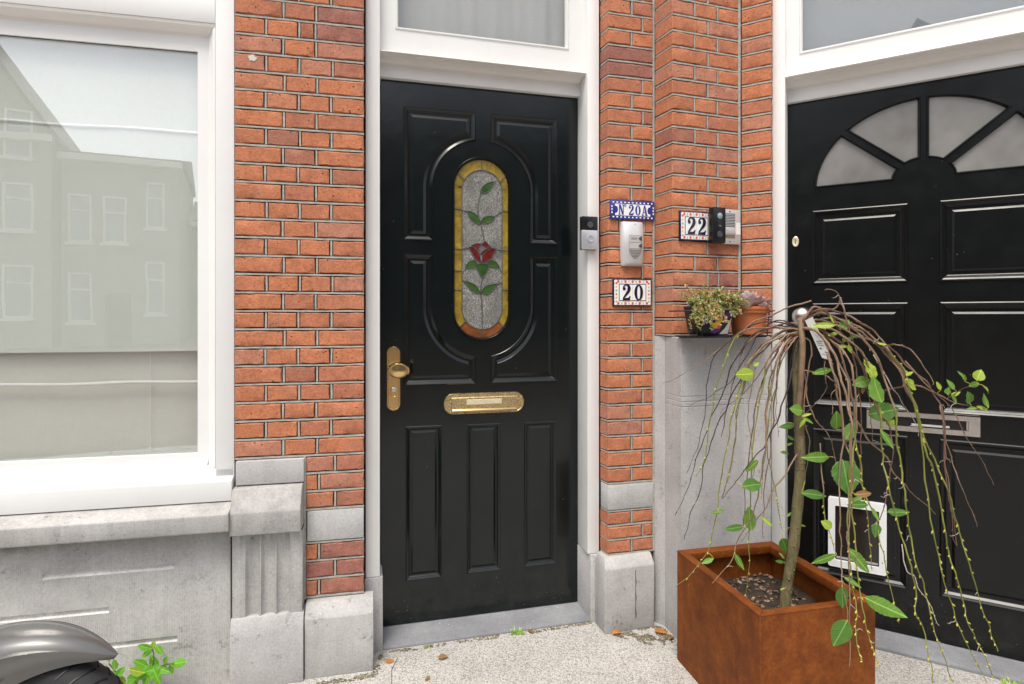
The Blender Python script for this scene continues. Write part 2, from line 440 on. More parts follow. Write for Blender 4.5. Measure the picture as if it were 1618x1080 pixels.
M['grey_mid'] = m_simple('grey_plastic', (0.35,0.35,0.34), 0.4)
M['white_plastic'] = m_simple('white_plastic', (0.78,0.78,0.78), 0.35)
M['glaze_white'] = m_simple('white_ceramic_glaze', (0.80,0.80,0.80), 0.12, nscale=30, nstr=0.05)
M['glaze_navy'] = m_simple('navy_ceramic_glaze', (0.012,0.010,0.055), 0.12)
M['glaze_blue'] = m_simple('blue_ceramic_glaze', (0.035,0.045,0.24), 0.12, var=0.3)
M['glaze_red'] = m_simple('red_ceramic_glaze', (0.72,0.10,0.07), 0.15)
M['glaze_green'] = m_simple('green_ceramic_glaze', (0.30,0.48,0.34), 0.15)
M['glaze_yellow'] = m_simple('ochre_ceramic_glaze', (0.75,0.50,0.16), 0.15)
M['lead'] = m_simple('lead_came', (0.20,0.20,0.20), 0.35, 0.8)

def m_pane(name, r0=0.1, tint=(0.97,0.98,0.97)):
    m, nt, b = new_mat(name); nt.nodes.remove(b); out = nt.nodes['Material Output']
    tr = nd(nt, 'BsdfTransparent'); tr.inputs['Color'].default_value = (*tint, 1)
    gl = nd(nt, 'BsdfGlossy'); gl.inputs['Roughness'].default_value = 0.0; gl.inputs['Color'].default_value = (1, 1, 1, 1)
    lw = nd(nt, 'LayerWeight'); lw.inputs['Blend'].default_value = 0.5; p5 = nd(nt, 'Math', operation='POWER'); p5.inputs[1].default_value = 5.0; lk(nt, lw.outputs['Facing'], p5.inputs[0]); fr = nd(nt, 'Math', operation='MULTIPLY_ADD'); fr.inputs[1].default_value = 1-r0; fr.inputs[2].default_value = r0; lk(nt, p5.outputs[0], fr.inputs[0])
    nb = nd(nt, 'Bump'); nb.inputs['Strength'].default_value = 0.045; nb.inputs['Distance'].default_value = 0.01
    lk(nt, noi(nt, coord(nt), 2.2, 2), nb.inputs['Height']); lk(nt, nb.outputs['Normal'], gl.inputs['Normal'])
    mx = nd(nt, 'MixShader'); lk(nt, fr.outputs[0], mx.inputs[0]); lk(nt, tr.outputs[0], mx.inputs[1]); lk(nt, gl.outputs[0], mx.inputs[2])
    lk(nt, mx.outputs[0], out.inputs['Surface']); return m
M['pane'] = m_pane('coated_window_glass', 0.165)
M['pane_plain'] = m_pane('old_window_glass', 0.06)
def m_frost():
    m, nt, b = new_mat('frosted_fanlight_glass'); v = coord(nt)
    c = ramp(nt, noi(nt, v, 5, 3), [(0.32, (0.155,0.149,0.138)), (0.68, (0.265,0.257,0.242))]); lk(nt, c, b.inputs['Base Color'])
    b.inputs['Specular IOR Level'].default_value = 0.9
    b.inputs['Roughness'].default_value = 0.22; bump(nt, b, noi(nt, v, 600, 2), 0.25, 0.0005); return m
M['frost'] = m_frost()
def m_art(name, c, c2, rough=0.08, bs=90, st=0.35):
    m, nt, b = new_mat(name); v = coord(nt)
    cc = ramp(nt, noi(nt, v, 16, 4, 0.6, 1.2), [(0.3, c), (0.7, c2)]); lk(nt, cc, b.inputs['Base Color'])
    b.inputs['Roughness'].default_value = rough; b.inputs['Specular IOR Level'].default_value = 0.6
    bump(nt, b, noi(nt, v, bs, 4, 0.6, 1.0), st, 0.004); return m
def m_ripple():
    m, nt, b = new_mat('painted_ripple_glass'); v = coord(nt)
    f = noi(nt, coord(nt, scale=(1.5, 1, 0.8)), 95, 4, 0.7, 3.0)
    big = noi(nt, v, 11, 3, 0.6)
    c = ramp(nt, f, [(0.36, (0.035,0.035,0.032)), (0.50, (0.17,0.168,0.152)), (0.62, (0.42,0.415,0.38))])  # light and dark refracted through the ripples, painted as colour
    c = mixc(nt, 0.8, c, ramp(nt, big, [(0.3, 0.6), (0.7, 1.3)]), 'MULTIPLY')
    lk(nt, c, b.inputs['Base Color']); b.inputs['Roughness'].default_value = 0.08; b.inputs['Specular IOR Level'].default_value = 0.6
    bump(nt, b, f, 0.9, 0.004); return m
M['art_amber'] = m_art('amber_cathedral_glass', (0.11,0.074,0.008), (0.36,0.24,0.024), 0.06, 60, 0.6)
M['art_orange'] = m_art('burnt_orange_glass', (0.09,0.022,0.006), (0.26,0.085,0.016), 0.06, 60, 0.6)
M['art_clear'] = m_ripple()
M['art_green'] = m_art('green_cathedral_glass', (0.014,0.050,0.008), (0.050,0.125,0.022))
M['art_red'] = m_art('ruby_cathedral_glass', (0.075,0.005,0.005), (0.16,0.014,0.010))
M['art_grey'] = m_art('grey_cathedral_glass', (0.08,0.08,0.085), (0.16,0.16,0.17))

def m_cloth(name, c, tr=0.35):
    m, nt, b = new_mat(name); v = coord(nt)
    w1 = noi(nt, coord(nt, scale=(900, 60, 60)), 1.0, 2); w2 = noi(nt, coord(nt, scale=(60, 60, 900)), 1.0, 2)
    wv = mixc(nt, 0.5, w1, w2)
    cc = mixc(nt, 0.5, c, ramp(nt, wv, [(0.35, 0.85), (0.65, 1.1)]), 'MULTIPLY'); lk(nt, cc, b.inputs['Base Color'])
    b.inputs['Roughness'].default_value = 0.9; b.inputs['Specular IOR Level'].default_value = 0.1
    bump(nt, b, wv, 0.2, 0.001)
    return m
M['blind'] = m_cloth('sheer_blind_fabric', (0.76,0.775,0.73))
M['blind_low'] = m_cloth('grey_blind_fabric', (0.64,0.65,0.61))
M['curtain'] = m_cloth('grey_curtain', (0.40,0.39,0.385))
M['curtain_dim'] = m_cloth('dim_grey_curtain', (0.27,0.28,0.30))
M['light_stop'] = m_simple('dark_light_stop', (0.06,0.06,0.06), 0.9)

def m_ground():
    m, nt, b = new_mat('exposed_aggregate_paving'); v = coord(nt)
    cell = nd(nt, 'TexVoronoi', feature='F1'); cell.inputs['Scale'].default_value = 260.0; lk(nt, v, cell.inputs['Vector'])
    sep = nd(nt, 'SeparateColor'); lk(nt, cell.outputs['Color'], sep.inputs['Color'])
    c = ramp(nt, sep.outputs[0], [(0.0, (0.22,0.20,0.18)), (0.12, (0.32,0.30,0.27)), (0.28, (0.43,0.41,0.375)), (0.55, (0.50,0.483,0.45)), (1.0, (0.60,0.585,0.555))])
    gap = ramp(nt, cell.outputs['Distance'], [(0.45, 1.0), (0.75, 0.55)])
    c = mixc(nt, 0.7, c, gap, 'MULTIPLY')
    dirt = ramp(nt, noi(nt, v, 2.3, 6, 0.65), [(0.35, 1.05), (0.72, 0.72)])
    c = mixc(nt, 0.8, c, dirt, 'MULTIPLY')
    moss = ramp(nt, noi(nt, v, 7, 5, 0.7), [(0.66, 0.0), (0.8, 0.4)])
    c = mixc(nt, moss, c, (0.26, 0.235, 0.17))
    lk(nt, c, b.inputs['Base Color']); b.inputs['Roughness'].default_value = 0.85
    n1 = bump(nt, None, cell.outputs['Distance'], 0.4, 0.003)
    bump(nt, b, noi(nt, v, 500, 2), 0.3, 0.001, n1); return m
M['ground'] = m_ground()
M['soil_joint'] = m_simple('dirt_and_moss', (0.13,0.11,0.075), 1.0, nscale=200, nstr=1.0, var=0.5)
def m_street():
    m, nt, b = new_mat('clinker_street'); v = coord(nt)
    br = nd(nt, 'TexBrick'); br.inputs['Scale'].default_value = 4.5; br.inputs['Color1'].default_value = (0.16,0.10,0.085,1); br.inputs['Color2'].default_value = (0.20,0.135,0.11,1)
    br.inputs['Mortar'].default_value = (0.10,0.095,0.085,1); lk(nt, v, br.inputs['Vector'])
    lk(nt, br.outputs['Color'], b.inputs['Base Color']); b.inputs['Roughness'].default_value = 0.85; return m
M['street'] = m_street()

def m_rust():
    m, nt, b = new_mat('weathering_steel'); v = coord(nt)
    st = noi(nt, v, 17, 7, 0.78)
    c = ramp(nt, st, [(0.28, (0.110,0.027,0.004)), (0.5, (0.178,0.046,0.006)), (0.74, (0.270,0.085,0.012))])
    cl = ramp(nt, noi(nt, v, 6, 5, 0.65), [(0.3, 0.72), (0.7, 1.2)]); c = mixc(nt, 0.8, c, cl, 'MULTIPLY')
    fn = ramp(nt, noi(nt, v, 140, 4, 0.8), [(0.3, 0.7), (0.7, 1.25)]); c = mixc(nt, 0.8, c, fn, 'MULTIPLY')
    vr = ramp(nt, noi(nt, coord(nt, scale=(30, 30, 0.9)), 1.0, 3, 0.5), [(0.35, 0.86), (0.65, 1.08)]); c = mixc(nt, 0.7, c, vr, 'MULTIPLY')
    dr = ramp(nt, vor(nt, coord(nt, scale=(1, 1, 0.6)), 26), [(0.04, 1.0), (0.10, 0.0)])
    dg = ramp(nt, noi(nt, v, 10, 2), [(0.5, 0.0), (0.6, 0.8)])
    c = mixc(nt, mixc(nt, 1.0, dr, dg, 'MULTIPLY'), c, (0.42, 0.17, 0.045))
    lk(nt, c, b.inputs['Base Color']); b.inputs['Roughness'].default_value = 0.62
    b.inputs['Specular IOR Level'].default_value = 0.22
    bump(nt, b, noi(nt, v, 120, 4, 0.7), 0.25, 0.001); return m
M['rust'] = m_rust()
M['soil'] = m_simple('dark_potting_soil', (0.035,0.023,0.015), 1.0, nscale=150, nstr=1.0, var=0.6)
M['chip'] = m_simple('bark_chip', (0.24,0.165,0.11), 0.85, nscale=120, nstr=0.5, var=0.5)
M['chip_dark'] = m_simple('dark_bark_chip', (0.07,0.04,0.026), 0.85, nscale=120, nstr=0.5, var=0.5)

def m_bark():
    m, nt, b = new_mat('willow_bark'); v = coord(nt, scale=(1, 1, 0.35))
    c = ramp(nt, noi(nt, v, 70, 6, 0.8), [(0.30, (0.028,0.017,0.010)), (0.48, (0.12,0.078,0.042)), (0.68, (0.27,0.20,0.12))])
    g = ramp(nt, noi(nt, v, 22, 5, 0.75), [(0.36, 0.0), (0.56, 0.7)]); c = mixc(nt, g, c, (0.135, 0.140, 0.050))
    lk(nt, c, b.inputs['Base Color']); b.inputs['Roughness'].default_value = 0.8
    n1 = bump(nt, None, noi(nt, v, 40, 5, 0.7), 0.9, 0.008); bump(nt, b, noi(nt, v, 120, 4), 0.7, 0.003, n1); return m
M['bark'] = m_bark()
M['twig_red'] = m_simple('reddish_twig_bark', (0.145,0.075,0.050), 0.5, nscale=150, nstr=0.4, var=0.45)
M['twig_brown'] = m_simple('brown_twig_bark', (0.19,0.12,0.072), 0.6, nscale=150, nstr=0.4, var=0.5)
M['twig_dark'] = m_simple('dead_dark_twig', (0.030,0.020,0.018), 0.7, nscale=150, nstr=0.4, var=0.4)
M['twig_green'] = m_simple('olive_green_twig', (0.165,0.175,0.030), 0.45, nscale=100, nstr=0.2, var=0.3)
M['twig_grey'] = m_simple('withered_grey_twig', (0.38,0.33,0.29), 0.8, nscale=150, nstr=0.4, var=0.3)
M['bud'] = m_simple('yellow_green_bud', (0.46,0.42,0.055), 0.45, var=0.25)

def m_leaf(name, c, tip=None, rand=0.2):
    m, nt, b = new_mat(name); out = nt.nodes['Material Output']; v = coord(nt, rand=True)
    col = ramp(nt, noi(nt, v, 45, 4, 0.6), [(0.3, tuple(x*(1-rand) for x in c)), (0.7, tuple(x*(1+rand) for x in c))])
    uv = nd(nt, 'TexCoord'); sx = nd(nt, 'SeparateXYZ'); lk(nt, uv.outputs['UV'], sx.inputs[0])
    # side veins: waves of (u - |v|)
    ab = nd(nt, 'Math', operation='ABSOLUTE'); lk(nt, sx.outputs['Y'], ab.inputs[0])
    sb = nd(nt, 'Math', operation='SUBTRACT'); lk(nt, sx.outputs['X'], sb.inputs[0]); lk(nt, ab.outputs[0], sb.inputs[1])
    mu = nd(nt, 'Math', operation='MULTIPLY'); lk(nt, sb.outputs[0], mu.inputs[0]); mu.inputs[1].default_value = 62.0
    sn = nd(nt, 'Math', operation='SINE'); lk(nt, mu.outputs[0], sn.inputs[0])
    vein = ramp(nt, sn.outputs[0], [(0.80, 0.0), (1.0, 0.35)])
    mid = ramp(nt, ab.outputs[0], [(0.008, 0.85), (0.02, 0.0)])
    col = mixc(nt, vein, col, tuple(min(1, x*1.7+0.02) for x in c))
    col = mixc(nt, mid, col, tuple(min(1, x*2.0+0.06) for x in c))
    if tip:
        tf = ramp(nt, noi(nt, v, 28, 3), [(0.60, 0.0), (0.70, 0.9)]); col = mixc(nt, tf, col, tip)
    lk(nt, col, b.inputs['Base Color']); b.inputs['Roughness'].default_value = 0.42
    bump(nt, b, sn.outputs[0], 0.25, 0.001)
    tl = nd(nt, 'BsdfTranslucent'); tc2 = mixc(nt, 1.0, col, (1.0, 1.25, 0.45), 'MULTIPLY'); lk(nt, tc2, tl.inputs['Color'])
    mx = nd(nt, 'MixShader'); mx.inputs[0].default_value = 0.38; lk(nt, b.outputs[0], mx.inputs[1]); lk(nt, tl.outputs[0], mx.inputs[2])
    lk(nt, mx.outputs[0], out.inputs['Surface']); return m
M['leaf'] = m_leaf('willow_leaf', (0.150,0.290,0.042))
M['leaf_dark'] = m_leaf('dark_willow_leaf', (0.090,0.205,0.034))
M['leaf_lime'] = m_leaf('young_lime_leaf', (0.330,0.440,0.050))
M['leaf_spot'] = m_leaf('spotted_willow_leaf', (0.140,0.265,0.040), (0.42, 0.24, 0.05))
M['leaf_brown'] = m_leaf('withered_leaf', (0.30,0.16,0.06))
M['leaf_weed'] = m_leaf('weed_leaf', (0.165,0.40,0.035))
M['leaf_fallen'] = m_leaf('fallen_orange_leaf', (0.52,0.20,0.05))
M['leaf_pale'] = m_leaf('variegated_leaf', (0.25,0.25,0.10))
M['leaf_olive'] = m_leaf('olive_leaf', (0.085,0.10,0.035))
M['leaf_dry'] = m_leaf('dry_tan_leaf', (0.28,0.165,0.085))
M['succulent'] = m_simple('mauve_succulent_skin', (0.50,0.33,0.285), 0.5, nscale=20, nstr=0.1, var=0.22)
M['succulent2'] = m_simple('blue_mauve_succulent_skin', (0.42,0.34,0.36), 0.5, nscale=20, nstr=0.1, var=0.2)
M['terracotta'] = m_simple('terracotta_pot', (0.46,0.135,0.045), 0.5, nscale=60, nstr=0.1, var=0.12)
M['wire'] = m_simple('black_painted_wire', (0.010,0.010,0.010), 0.5)
M['silver_paint'] = m_simple('metallic_grey_bodywork', (0.15,0.148,0.143), 0.2, 0.45, 900, 0.05)
M['tyre'] = m_simple('black_tyre_rubber', (0.016,0.016,0.017), 0.7, nscale=150, nstr=0.2)
M['alu'] = m_simple('grey_alloy', (0.45,0.45,0.45), 0.35, 0.9)
M['paper'] = m_simple('pale_paper', (0.74,0.72,0.68), 0.7, nscale=40, nstr=0.1)
M['paper_grey'] = m_simple('grey_plant_tag', (0.46,0.45,0.43), 0.6, var=0.1)
M['ink'] = m_simple('dark_print', (0.05,0.045,0.045), 0.6)
M['purple'] = m_simple('purple_print', (0.10,0.020,0.22), 0.35)
M['yellow'] = m_simple('yellow_print', (0.85,0.42,0.010), 0.35)
M['red_sticker'] = m_simple('red_reflector', (0.5,0.03,0.02), 0.3)
M['plaster_patch'] = m_simple('cream_filler', (0.60,0.54,0.46), 0.9, nscale=120, nstr=0.6, var=0.1)
def m_house(name, c1, c2):
    m, nt, b = new_mat(name); br = nd(nt, 'TexBrick'); br.inputs['Scale'].default_value = 8.0
    br.inputs['Color1'].default_value = (*c1, 1); br.inputs['Color2'].default_value = (*c2, 1); br.inputs['Mortar'].default_value = (0.3,0.28,0.25,1)
    lk(nt, coord(nt), br.inputs['Vector']); lk(nt, br.outputs['Color'], b.inputs['Base Color']); b.inputs['Roughness'].default_value = 0.9; return m
M['house_a'] = m_house('far_brown_brick', (0.13,0.085,0.065), (0.17,0.11,0.085))
M['house_b'] = m_house('far_buff_brick', (0.22,0.155,0.12), (0.26,0.19,0.14))
M['roof'] = m_simple('far_slate_roof', (0.07,0.07,0.075), 0.7, var=0.2)
M['far_glass'] = m_simple('far_glass_painted_sky', (0.30,0.35,0.37), 0.08)  # pale sky reflection painted into the base colour
M['far_white'] = m_simple('far_white_paint', (0.75,0.75,0.73), 0.5)
# ---------------------------------------------------------------- ground
g = MB(); g.box(-60, 60, -90, 60, -0.6, -0.12); struct(g, 'street', M['street'], smooth=0)
pv = bpy.data.objects.new('pavement', None)
g = MB(); g.box(-30, 30, -1.9, 8, -0.3, 0.0); pave = struct(g, 'pavement', M['ground'], smooth=0)
for i in range(18):
    g = MB(); x = -9 + i; g.box(x+0.004, x+0.996, -2.06, -1.905, -0.4, 0.004); g.build('kerb_stone', M['stone'], pave, bevel=0.012)

# ---------------------------------------------------------------- brick piers
BR_CACHE = {}
def brick_mesh(w, h, d, lx, var, mat):
    """one brick, front face centred on the origin at y=0; lx shifts the back edge of its left side"""
    key = (round(w, 3), round(h, 3), round(d, 3), round(lx, 3), var, mat)
    if key in BR_CACHE: return BR_CACHE[key]
    r = random.Random(hash((round(w*1000), round(lx*1000), var)) & 0xffff)
    nx = 3 if w < 0.08 else (4 if w < 0.13 else 6); nz = 2
    c = 0.0022
    vs = []; fs = []
    ph = r.random()*50
    chip = r.random(); cx0 = r.choice((0, nx)); cz0 = r.choice((0, nz))
    def edge(i, j, c0):
        x = -w/2 + w*i/nx; z = -h/2 + h*j/nz
        if 0 < i < nx: x += r.uniform(-0.004, 0.004)
        if i == 0: x += c0
        if i == nx: x -= c0
        if j == 0: z += c0
        if j == nz: z -= c0
        return x, z
    for j in range(nz+1):
        for i in range(nx+1):
            x, z = edge(i, j, c*r.uniform(0.5, 2.6) if (i in (0, nx) or j in (0, nz)) else 0)
            y = r.uniform(-0.0013, 0.0013)
            if chip < 0.34 and i == cx0 and j == cz0: x *= 0.91; z *= 0.62; y += 0.003
            vs.append((x, y, z))
    per = [(i, 0) for i in range(nx)] + [(nx, j) for j in range(nz)] + [(i, nz) for i in range(nx, 0, -1)] + [(0, j) for j in range(nz, 0, -1)]
    n = len(per); b1 = len(vs)
    for i, j in per:
        x = -w/2 + w*i/nx; z = -h/2 + h*j/nz
        q = r.uniform(-0.0012, 0.0022)
        if j == 0: z += q
        if j == nz: z -= q
        if i == nx: x -= abs(q)
        vs.append((x, 0.0022 + r.uniform(0, 0.0012), z))
    b2 = len(vs)
    for k, (i, j) in enumerate(per):
        x, y, z = vs[b1+k]; f = 1 - i/nx
        vs.append((x + lx*(1.0 if i == 0 else 0.0), d, z))
    for j in range(nz):
        for i in range(nx):
            a = j*(nx+1)+i; fs.append((a, a+1, a+nx+2, a+nx+1))
    for k in range(n):
        a0 = per[k][1]*(nx+1)+per[k][0]; k2 = (k+1) % n; a1 = per[k2][1]*(nx+1)+per[k2][0]
        fs.append((a0, b1+k, b1+k2, a1)); fs.append((b1+k, b2+k, b2+k2, b1+k2))
    me = bpy.data.meshes.new('brick'); me.from_pydata(vs, [], fs); me.materials.append(M[mat])
    me.polygons.foreach_set('use_smooth', [True]*len(me.polygons)); me.set_sharp_from_angle(angle=math.radians(28))
    bm = bmesh.new(); bm.from_mesh(me); bmesh.ops.recalc_face_normals(bm, faces=bm.faces); bm.to_mesh(me); bm.free()
    BR_CACHE[key] = me; return me

GAP = 0.0116
def ribbon(mb, path, dirs, half=0.0030, face=0.0008, deep=0.013, vertical=False, seed=0):
    """pointing: a narrow proud strip along a path (list of (s,y,z)); dirs = inward direction per point"""
    n = len(path); vs = []; fs = []
    for i, (p, d) in enumerate(zip(path, dirs)):
        p = Vector(p); d = Vector(d)
        w = half*(1 + 0.28*mnoise.noise(p*31+Vector((seed, 0, 0))))
        off = 0.0009*mnoise.noise(p*23+Vector((0, seed, 3)))
        f = face + 0.0012*abs(mnoise.noise(p*41))
        ax = Vector((1, 0, 0)) if vertical else Vector((0, 0, 1))
        for q, y in ((-1, deep), (-1, f), (1, f), (1, deep)):
            vs.append(p + ax*(off + q*w) + d*y)
    for i in range(n-1):
        for k in range(3): fs.append((i*4+k, i*4+k+1, (i+1)*4+k+1, (i+1)*4+k))
    fs.append((0, 1, 2, 3)); fs.append((4*n-1, 4*n-2, 4*n-3, 4*n-4))
    mb.add(vs, fs)

def lay_bricks(root, fr, s0, s1, zs, rows, ret=None, depth=0.045, jm=None, skip=None):
    """zs: bed joint heights from the top down; rows(i): inner joints of course i (list of s) with optional material names"""
    off = OFF[root.name]
    own = jm is None
    if own: jm = MB()
    for i in range(len(zs)-1):
        zt, zb = zs[i]-GAP/2, zs[i+1]+GAP/2
        js, mats = rows(i)
        bounds = [s0] + list(js) + [s1]
        for k in range(len(bounds)-1):
            a = bounds[k] + (0 if k == 0 else GAP/2); b = bounds[k+1] - (0 if k == len(bounds)-2 else GAP/2)
            if skip and skip((a+b)/2, (zt+zb)/2): continue
            lx = ret[0] - s0 if (ret and k == 0) else 0.0
            dd = ret[1] if (ret and k == 0) else depth
            mk = mats[k] if mats and k < len(mats) and mats[k] else 'brick'
            me = brick_mesh(b-a, zt-zb, dd, lx, rnd.randrange(6), mk)
            o = bpy.data.objects.new('brick', me); COL.objects.link(o); o.parent = root
            o.location = Vector(((a+b)/2, rnd.uniform(-0.0014, 0.0010), (zt+zb)/2)) - off
            o.rotation_euler = (rnd.uniform(-0.006, 0.006), rnd.uniform(-0.006, 0.006), rnd.uniform(-0.004, 0.004))
            if k > 0:
                c = bounds[k]; ribbon(jm, [(c, 0, zb), (c, 0, (zt+zb)/2), (c, 0, zt)], [(0, 1, 0)]*3, vertical=True, seed=i)
        # bed joint under the course
    for i in range(len(zs)):
        z = zs[i]; path = []; dirs = []
        if ret:
            n = max(2, int(ret[1]/0.02))
            for q in range(n, 0, -1):
                f = q/n; path.append((s0+(ret[0]-s0)*f, ret[1]*f, z)); dirs.append((1, 0, 0))
            path.append((s0, 0, z)); dirs.append((0.9, 1, 0))
        else: path.append((s0, 0, z)); dirs.append((0, 1, 0))
        n = max(2, int((s1-s0)/0.025))
        for q in range(1, n+1): path.append((s0+(s1-s0)*q/n, 0, z)); dirs.append((0, 1, 0))
        ribbon(jm, path, dirs, seed=i)
    if own:
        o = jm.build('mortar_joint', M['mortar'], root, smooth=30); o['kind'] = 'stuff'

# --- pier between window and left door
C1 = 0.0627; Z1 = 2.247
sA0 = FL.s(371); sA1 = -0.002
pA = thing('brick_pier', 'red brick pier between the white window and the rose glass door', 'wall', FL, (sA0+sA1)/2, 0, 0)
zsA = [Z1 + C1*k for k in range(6, -25, -1)]
Ai = [FL.s(448), FL.s(500)]; Bi = [FL.s(420.5), FL.s(473), FL.s(524)]
def rowsA(i):
    k = 6 - i                       # k = 0: course just under the joint at Z1
    if k == 0: return [Bi[0], Bi[1], FL.s(498.5)], [None, None, None, 'brick_purple']
    if k == 1: return Ai, [None, None, 'brick_purple']
    jit = rnd.uniform(-0.003, 0.003)
    js = Ai if k % 2 else Bi
    return [q + jit + rnd.uniform(-0.002, 0.002) for q in js], None
lay_bricks(pA, FL, sA0, sA1, zsA, rowsA)
zt = zsA[-1]; sQ = FL.s(484)
zsA2 = [zt - C1*k for k in range(0, 4)]
q1, q2 = FL.s(504), FL.s(529.5)
lay_bricks(pA, FL, sQ, sA1, zsA2, lambda i: ([q2] if i % 2 == 0 else [q1], None))
zb1 = zsA2[-1]; zb2 = 0.438; zsA3 = [zb2 - C1*k for k in range(0, 4)]
lay_bricks(pA, FL, sQ, sA1, zsA3, lambda i: ([q1] if i % 2 == 0 else [q2], [None, 'brick_purple'] if i != 1 else ['brick_purple', 'brick_purple']))
b = MB(); b.box(sA0+0.002, sA1-0.003, 0.011, 0.20, 0.0, 3.4); b.build('mortar_bed', M['bed'], pA, smooth=0)
b = MB(); b.box(sQ+0.003, sA1-0.001, -0.001, 0.03, zb2+0.006, zb1-0.006); b.build('stone_band', M['stone_pale'], pA, bevel=0.002, jitter=0.0008)
b = MB(); x0, x1 = FL.s(481, 0.055), FL.s(590, 0.055); zt3 = zsA3[-1]-0.006
b.prism_yz([(0.02, 0.0), (-0.055, 0.0), (-0.055, zt3-0.045), (-0.028, zt3-0.003), (0.02, zt3)], x0, x1)
b.build('base_block', M['stone'], pA, bevel=0.004, jitter=0.0012)
b = MB(); b.tube([(sQ-0.006, 0.006, z) for z in (zt3, 0.35, 0.55, zt-0.004)], 0.0055, 6)
b.build('vertical_joint', M['mortar'], pA)
b = MB(); pts = []
for k in range(12):
    a = k/12*2*math.pi; rr = 0.013*(1+0.8*mnoise.noise(Vector((math.cos(a)*1.7, math.sin(a)*1.7, 4))))
    pts.append((FL.s(398)+rr*math.cos(a), FL.z(398, 91)+rr*1.0*math.sin(a)))
b.prism_xz(pts, -0.0022, 0.004); b.build('filler_patch', M['plaster_patch'], pA, bevel=0.0004, segs=1)

# --- fluted pilaster under the pier
xl, xr = FL.s(372, 0.012), FL.s(480, 0.012)
pP = thing('stone_pilaster', 'grey fluted stone console pilaster under the brick pier beside the window', 'pilaster', FL, (xl+xr)/2, 0, 0)
b = MB(); b.box(xl, xr, -0.012, 0.10, 0.655, zt-0.006); b.build('plain_block', M['stone_grey'], pP, bevel=0.003, jitter=0.0008)
b = MB(); x0, x1 = FL.s(362, 0.075), FL.s(475, 0.075)
b.prism_yz([(0.02, 0.652), (-0.035, 0.650), (-0.075, 0.580), (-0.075, 0.506), (0.02, 0.506)], x0, x1)
b.build('console_cap', M['stone_stained'], pP, bevel=0.004, jitter=0.0015)
x0, x1 = FL.s(367, 0.045), FL.s(478, 0.045); W = x1-x0
def flute_y(f):
    for a, c in ((0.19, 0.385), (0.41, 0.60), (0.625, 0.815)):
        if a < f < c:
            q = (f-a)/(c-a)*2-1; return -0.045 + 0.017*math.sqrt(max(0, 1-q*q))
    return -0.045
fr_ = [k/72 for k in range(73)]
b = MB(); zz = [(0.505, 0.0), (0.462, 0.004), (0.40, 0.0), (0.30, 0.0), (0.225, 0.0)]
vs = []; fs = []
for z, _ in zz:
    for f in fr_:
        y = flute_y(f)
        if z > 0.47: y -= 0.012*(1 if int(f*16) % 2 else 0.4)
        vs.append((x0+W*f, y, z))
n = len(fr_)
for j in range(len(zz)-1):
    for i in range(n-1): fs.append((j*n+i, j*n+i+1, (j+1)*n+i+1, (j+1)*n+i))
b.add(vs, fs)
b.add([(x1, -0.045, 0.505), (x1, 0.05, 0.505), (x1, 0.05, 0.225), (x1, -0.045, 0.225)], [(0,1,2,3)])
b.add([(x0, -0.045, 0.505), (x0, 0.05, 0.505), (x0, 0.05, 0.225), (x0, -0.045, 0.225)], [(0,1,2,3)])
b.build('fluted_shaft', M['stone_stained'], pP, smooth=50)
b = MB(); b.prism_yz([(0.05, 0.0), (-0.066, 0.0), (-0.066, 0.168), (-0.047, 0.2255), (0.05, 0.2255)], x0-0.004, FL.s(479, 0.066))
b.build('pilaster_foot', M['stone_grey'], pP, bevel=0.003, jitter=0.001)

# --- plinth under the window
sW0 = -1.75
pl = thing('stone_plinth', 'tooled grey stone plinth with three chiselled grooves below the window', 'wall', FL, -1.0, 0, 0)
sPr = FL.s(364, 0.02)
gro = []
for (xa, ya, xb, yb, hh) in ((66, 908, 276, 890, 8), (-60, 981, 172, 959, 9), (150, 1018, 280, 1004, 9)):
    a = FL.at(xa, ya, 0.02); c = FL.at(xb, yb, 0.02); z = (a[1]+c[1])/2; h = hh/FOC*1.9
    gro.append((a[0], c[0], z-h, z))
b = MB(); fill(b, [rect(sW0, sPr, 0.0, 0.535)] + [rect(*q) for q in gro], -0.02)
b.add([(sPr, -0.02, 0), (sPr, 0.1, 0), (sPr, 0.1, 0.535), (sPr, -0.02, 0.535)], [(0,1,2,3)])
b.build('plinth_face', M['stone_tooled'], pl, smooth=0)
for q in gro:
    b = MB(); nxx = 60; vs = []; fs = []
    prof = [(0.0, -0.02), (0.18, -0.013), (0.75, -0.0125), (1.0, -0.02)]
    for i in range(nxx+1):
        x = q[0]+(q[1]-q[0])*i/nxx
        for k, (f, y) in enumerate(prof):
            jy = 0.0032*mnoise.noise(Vector((x*90, f*9, 1))) if k in (1, 2) else 0
            vs.append((x, y+jy, q[3]-(q[3]-q[2])*f))
    for i in range(nxx):
        for k in range(3): fs.append((i*4+k, i*4+k+1, (i+1)*4+k+1, (i+1)*4+k))
    b.add(vs, fs); b.add([vs[-4], vs[-3], vs[-2], vs[-1]], [(0,1,2,3)]); b.add([vs[0], vs[1], vs[2], vs[3]], [(0,1,2,3)]); b.build('groove', M['stone_rough'], pl, smooth=0, merge=0)
sl = thing('window_sill', 'weathered sloping stone sill under the white window frame', 'sill', FL, -1.0, 0, 0.53)
b = MB(); b.prism_yz([(0.05, 0.528), (-0.088, 0.528), (-0.09, 0.534), (-0.09, 0.584), (-0.086, 0.588), (0.0, 0.609), (0.05, 0.609)], sW0, FL.s(361, 0.085))
b.build('sill_stone', M['stone_stained'], sl, bevel=0.002, jitter=0.001)

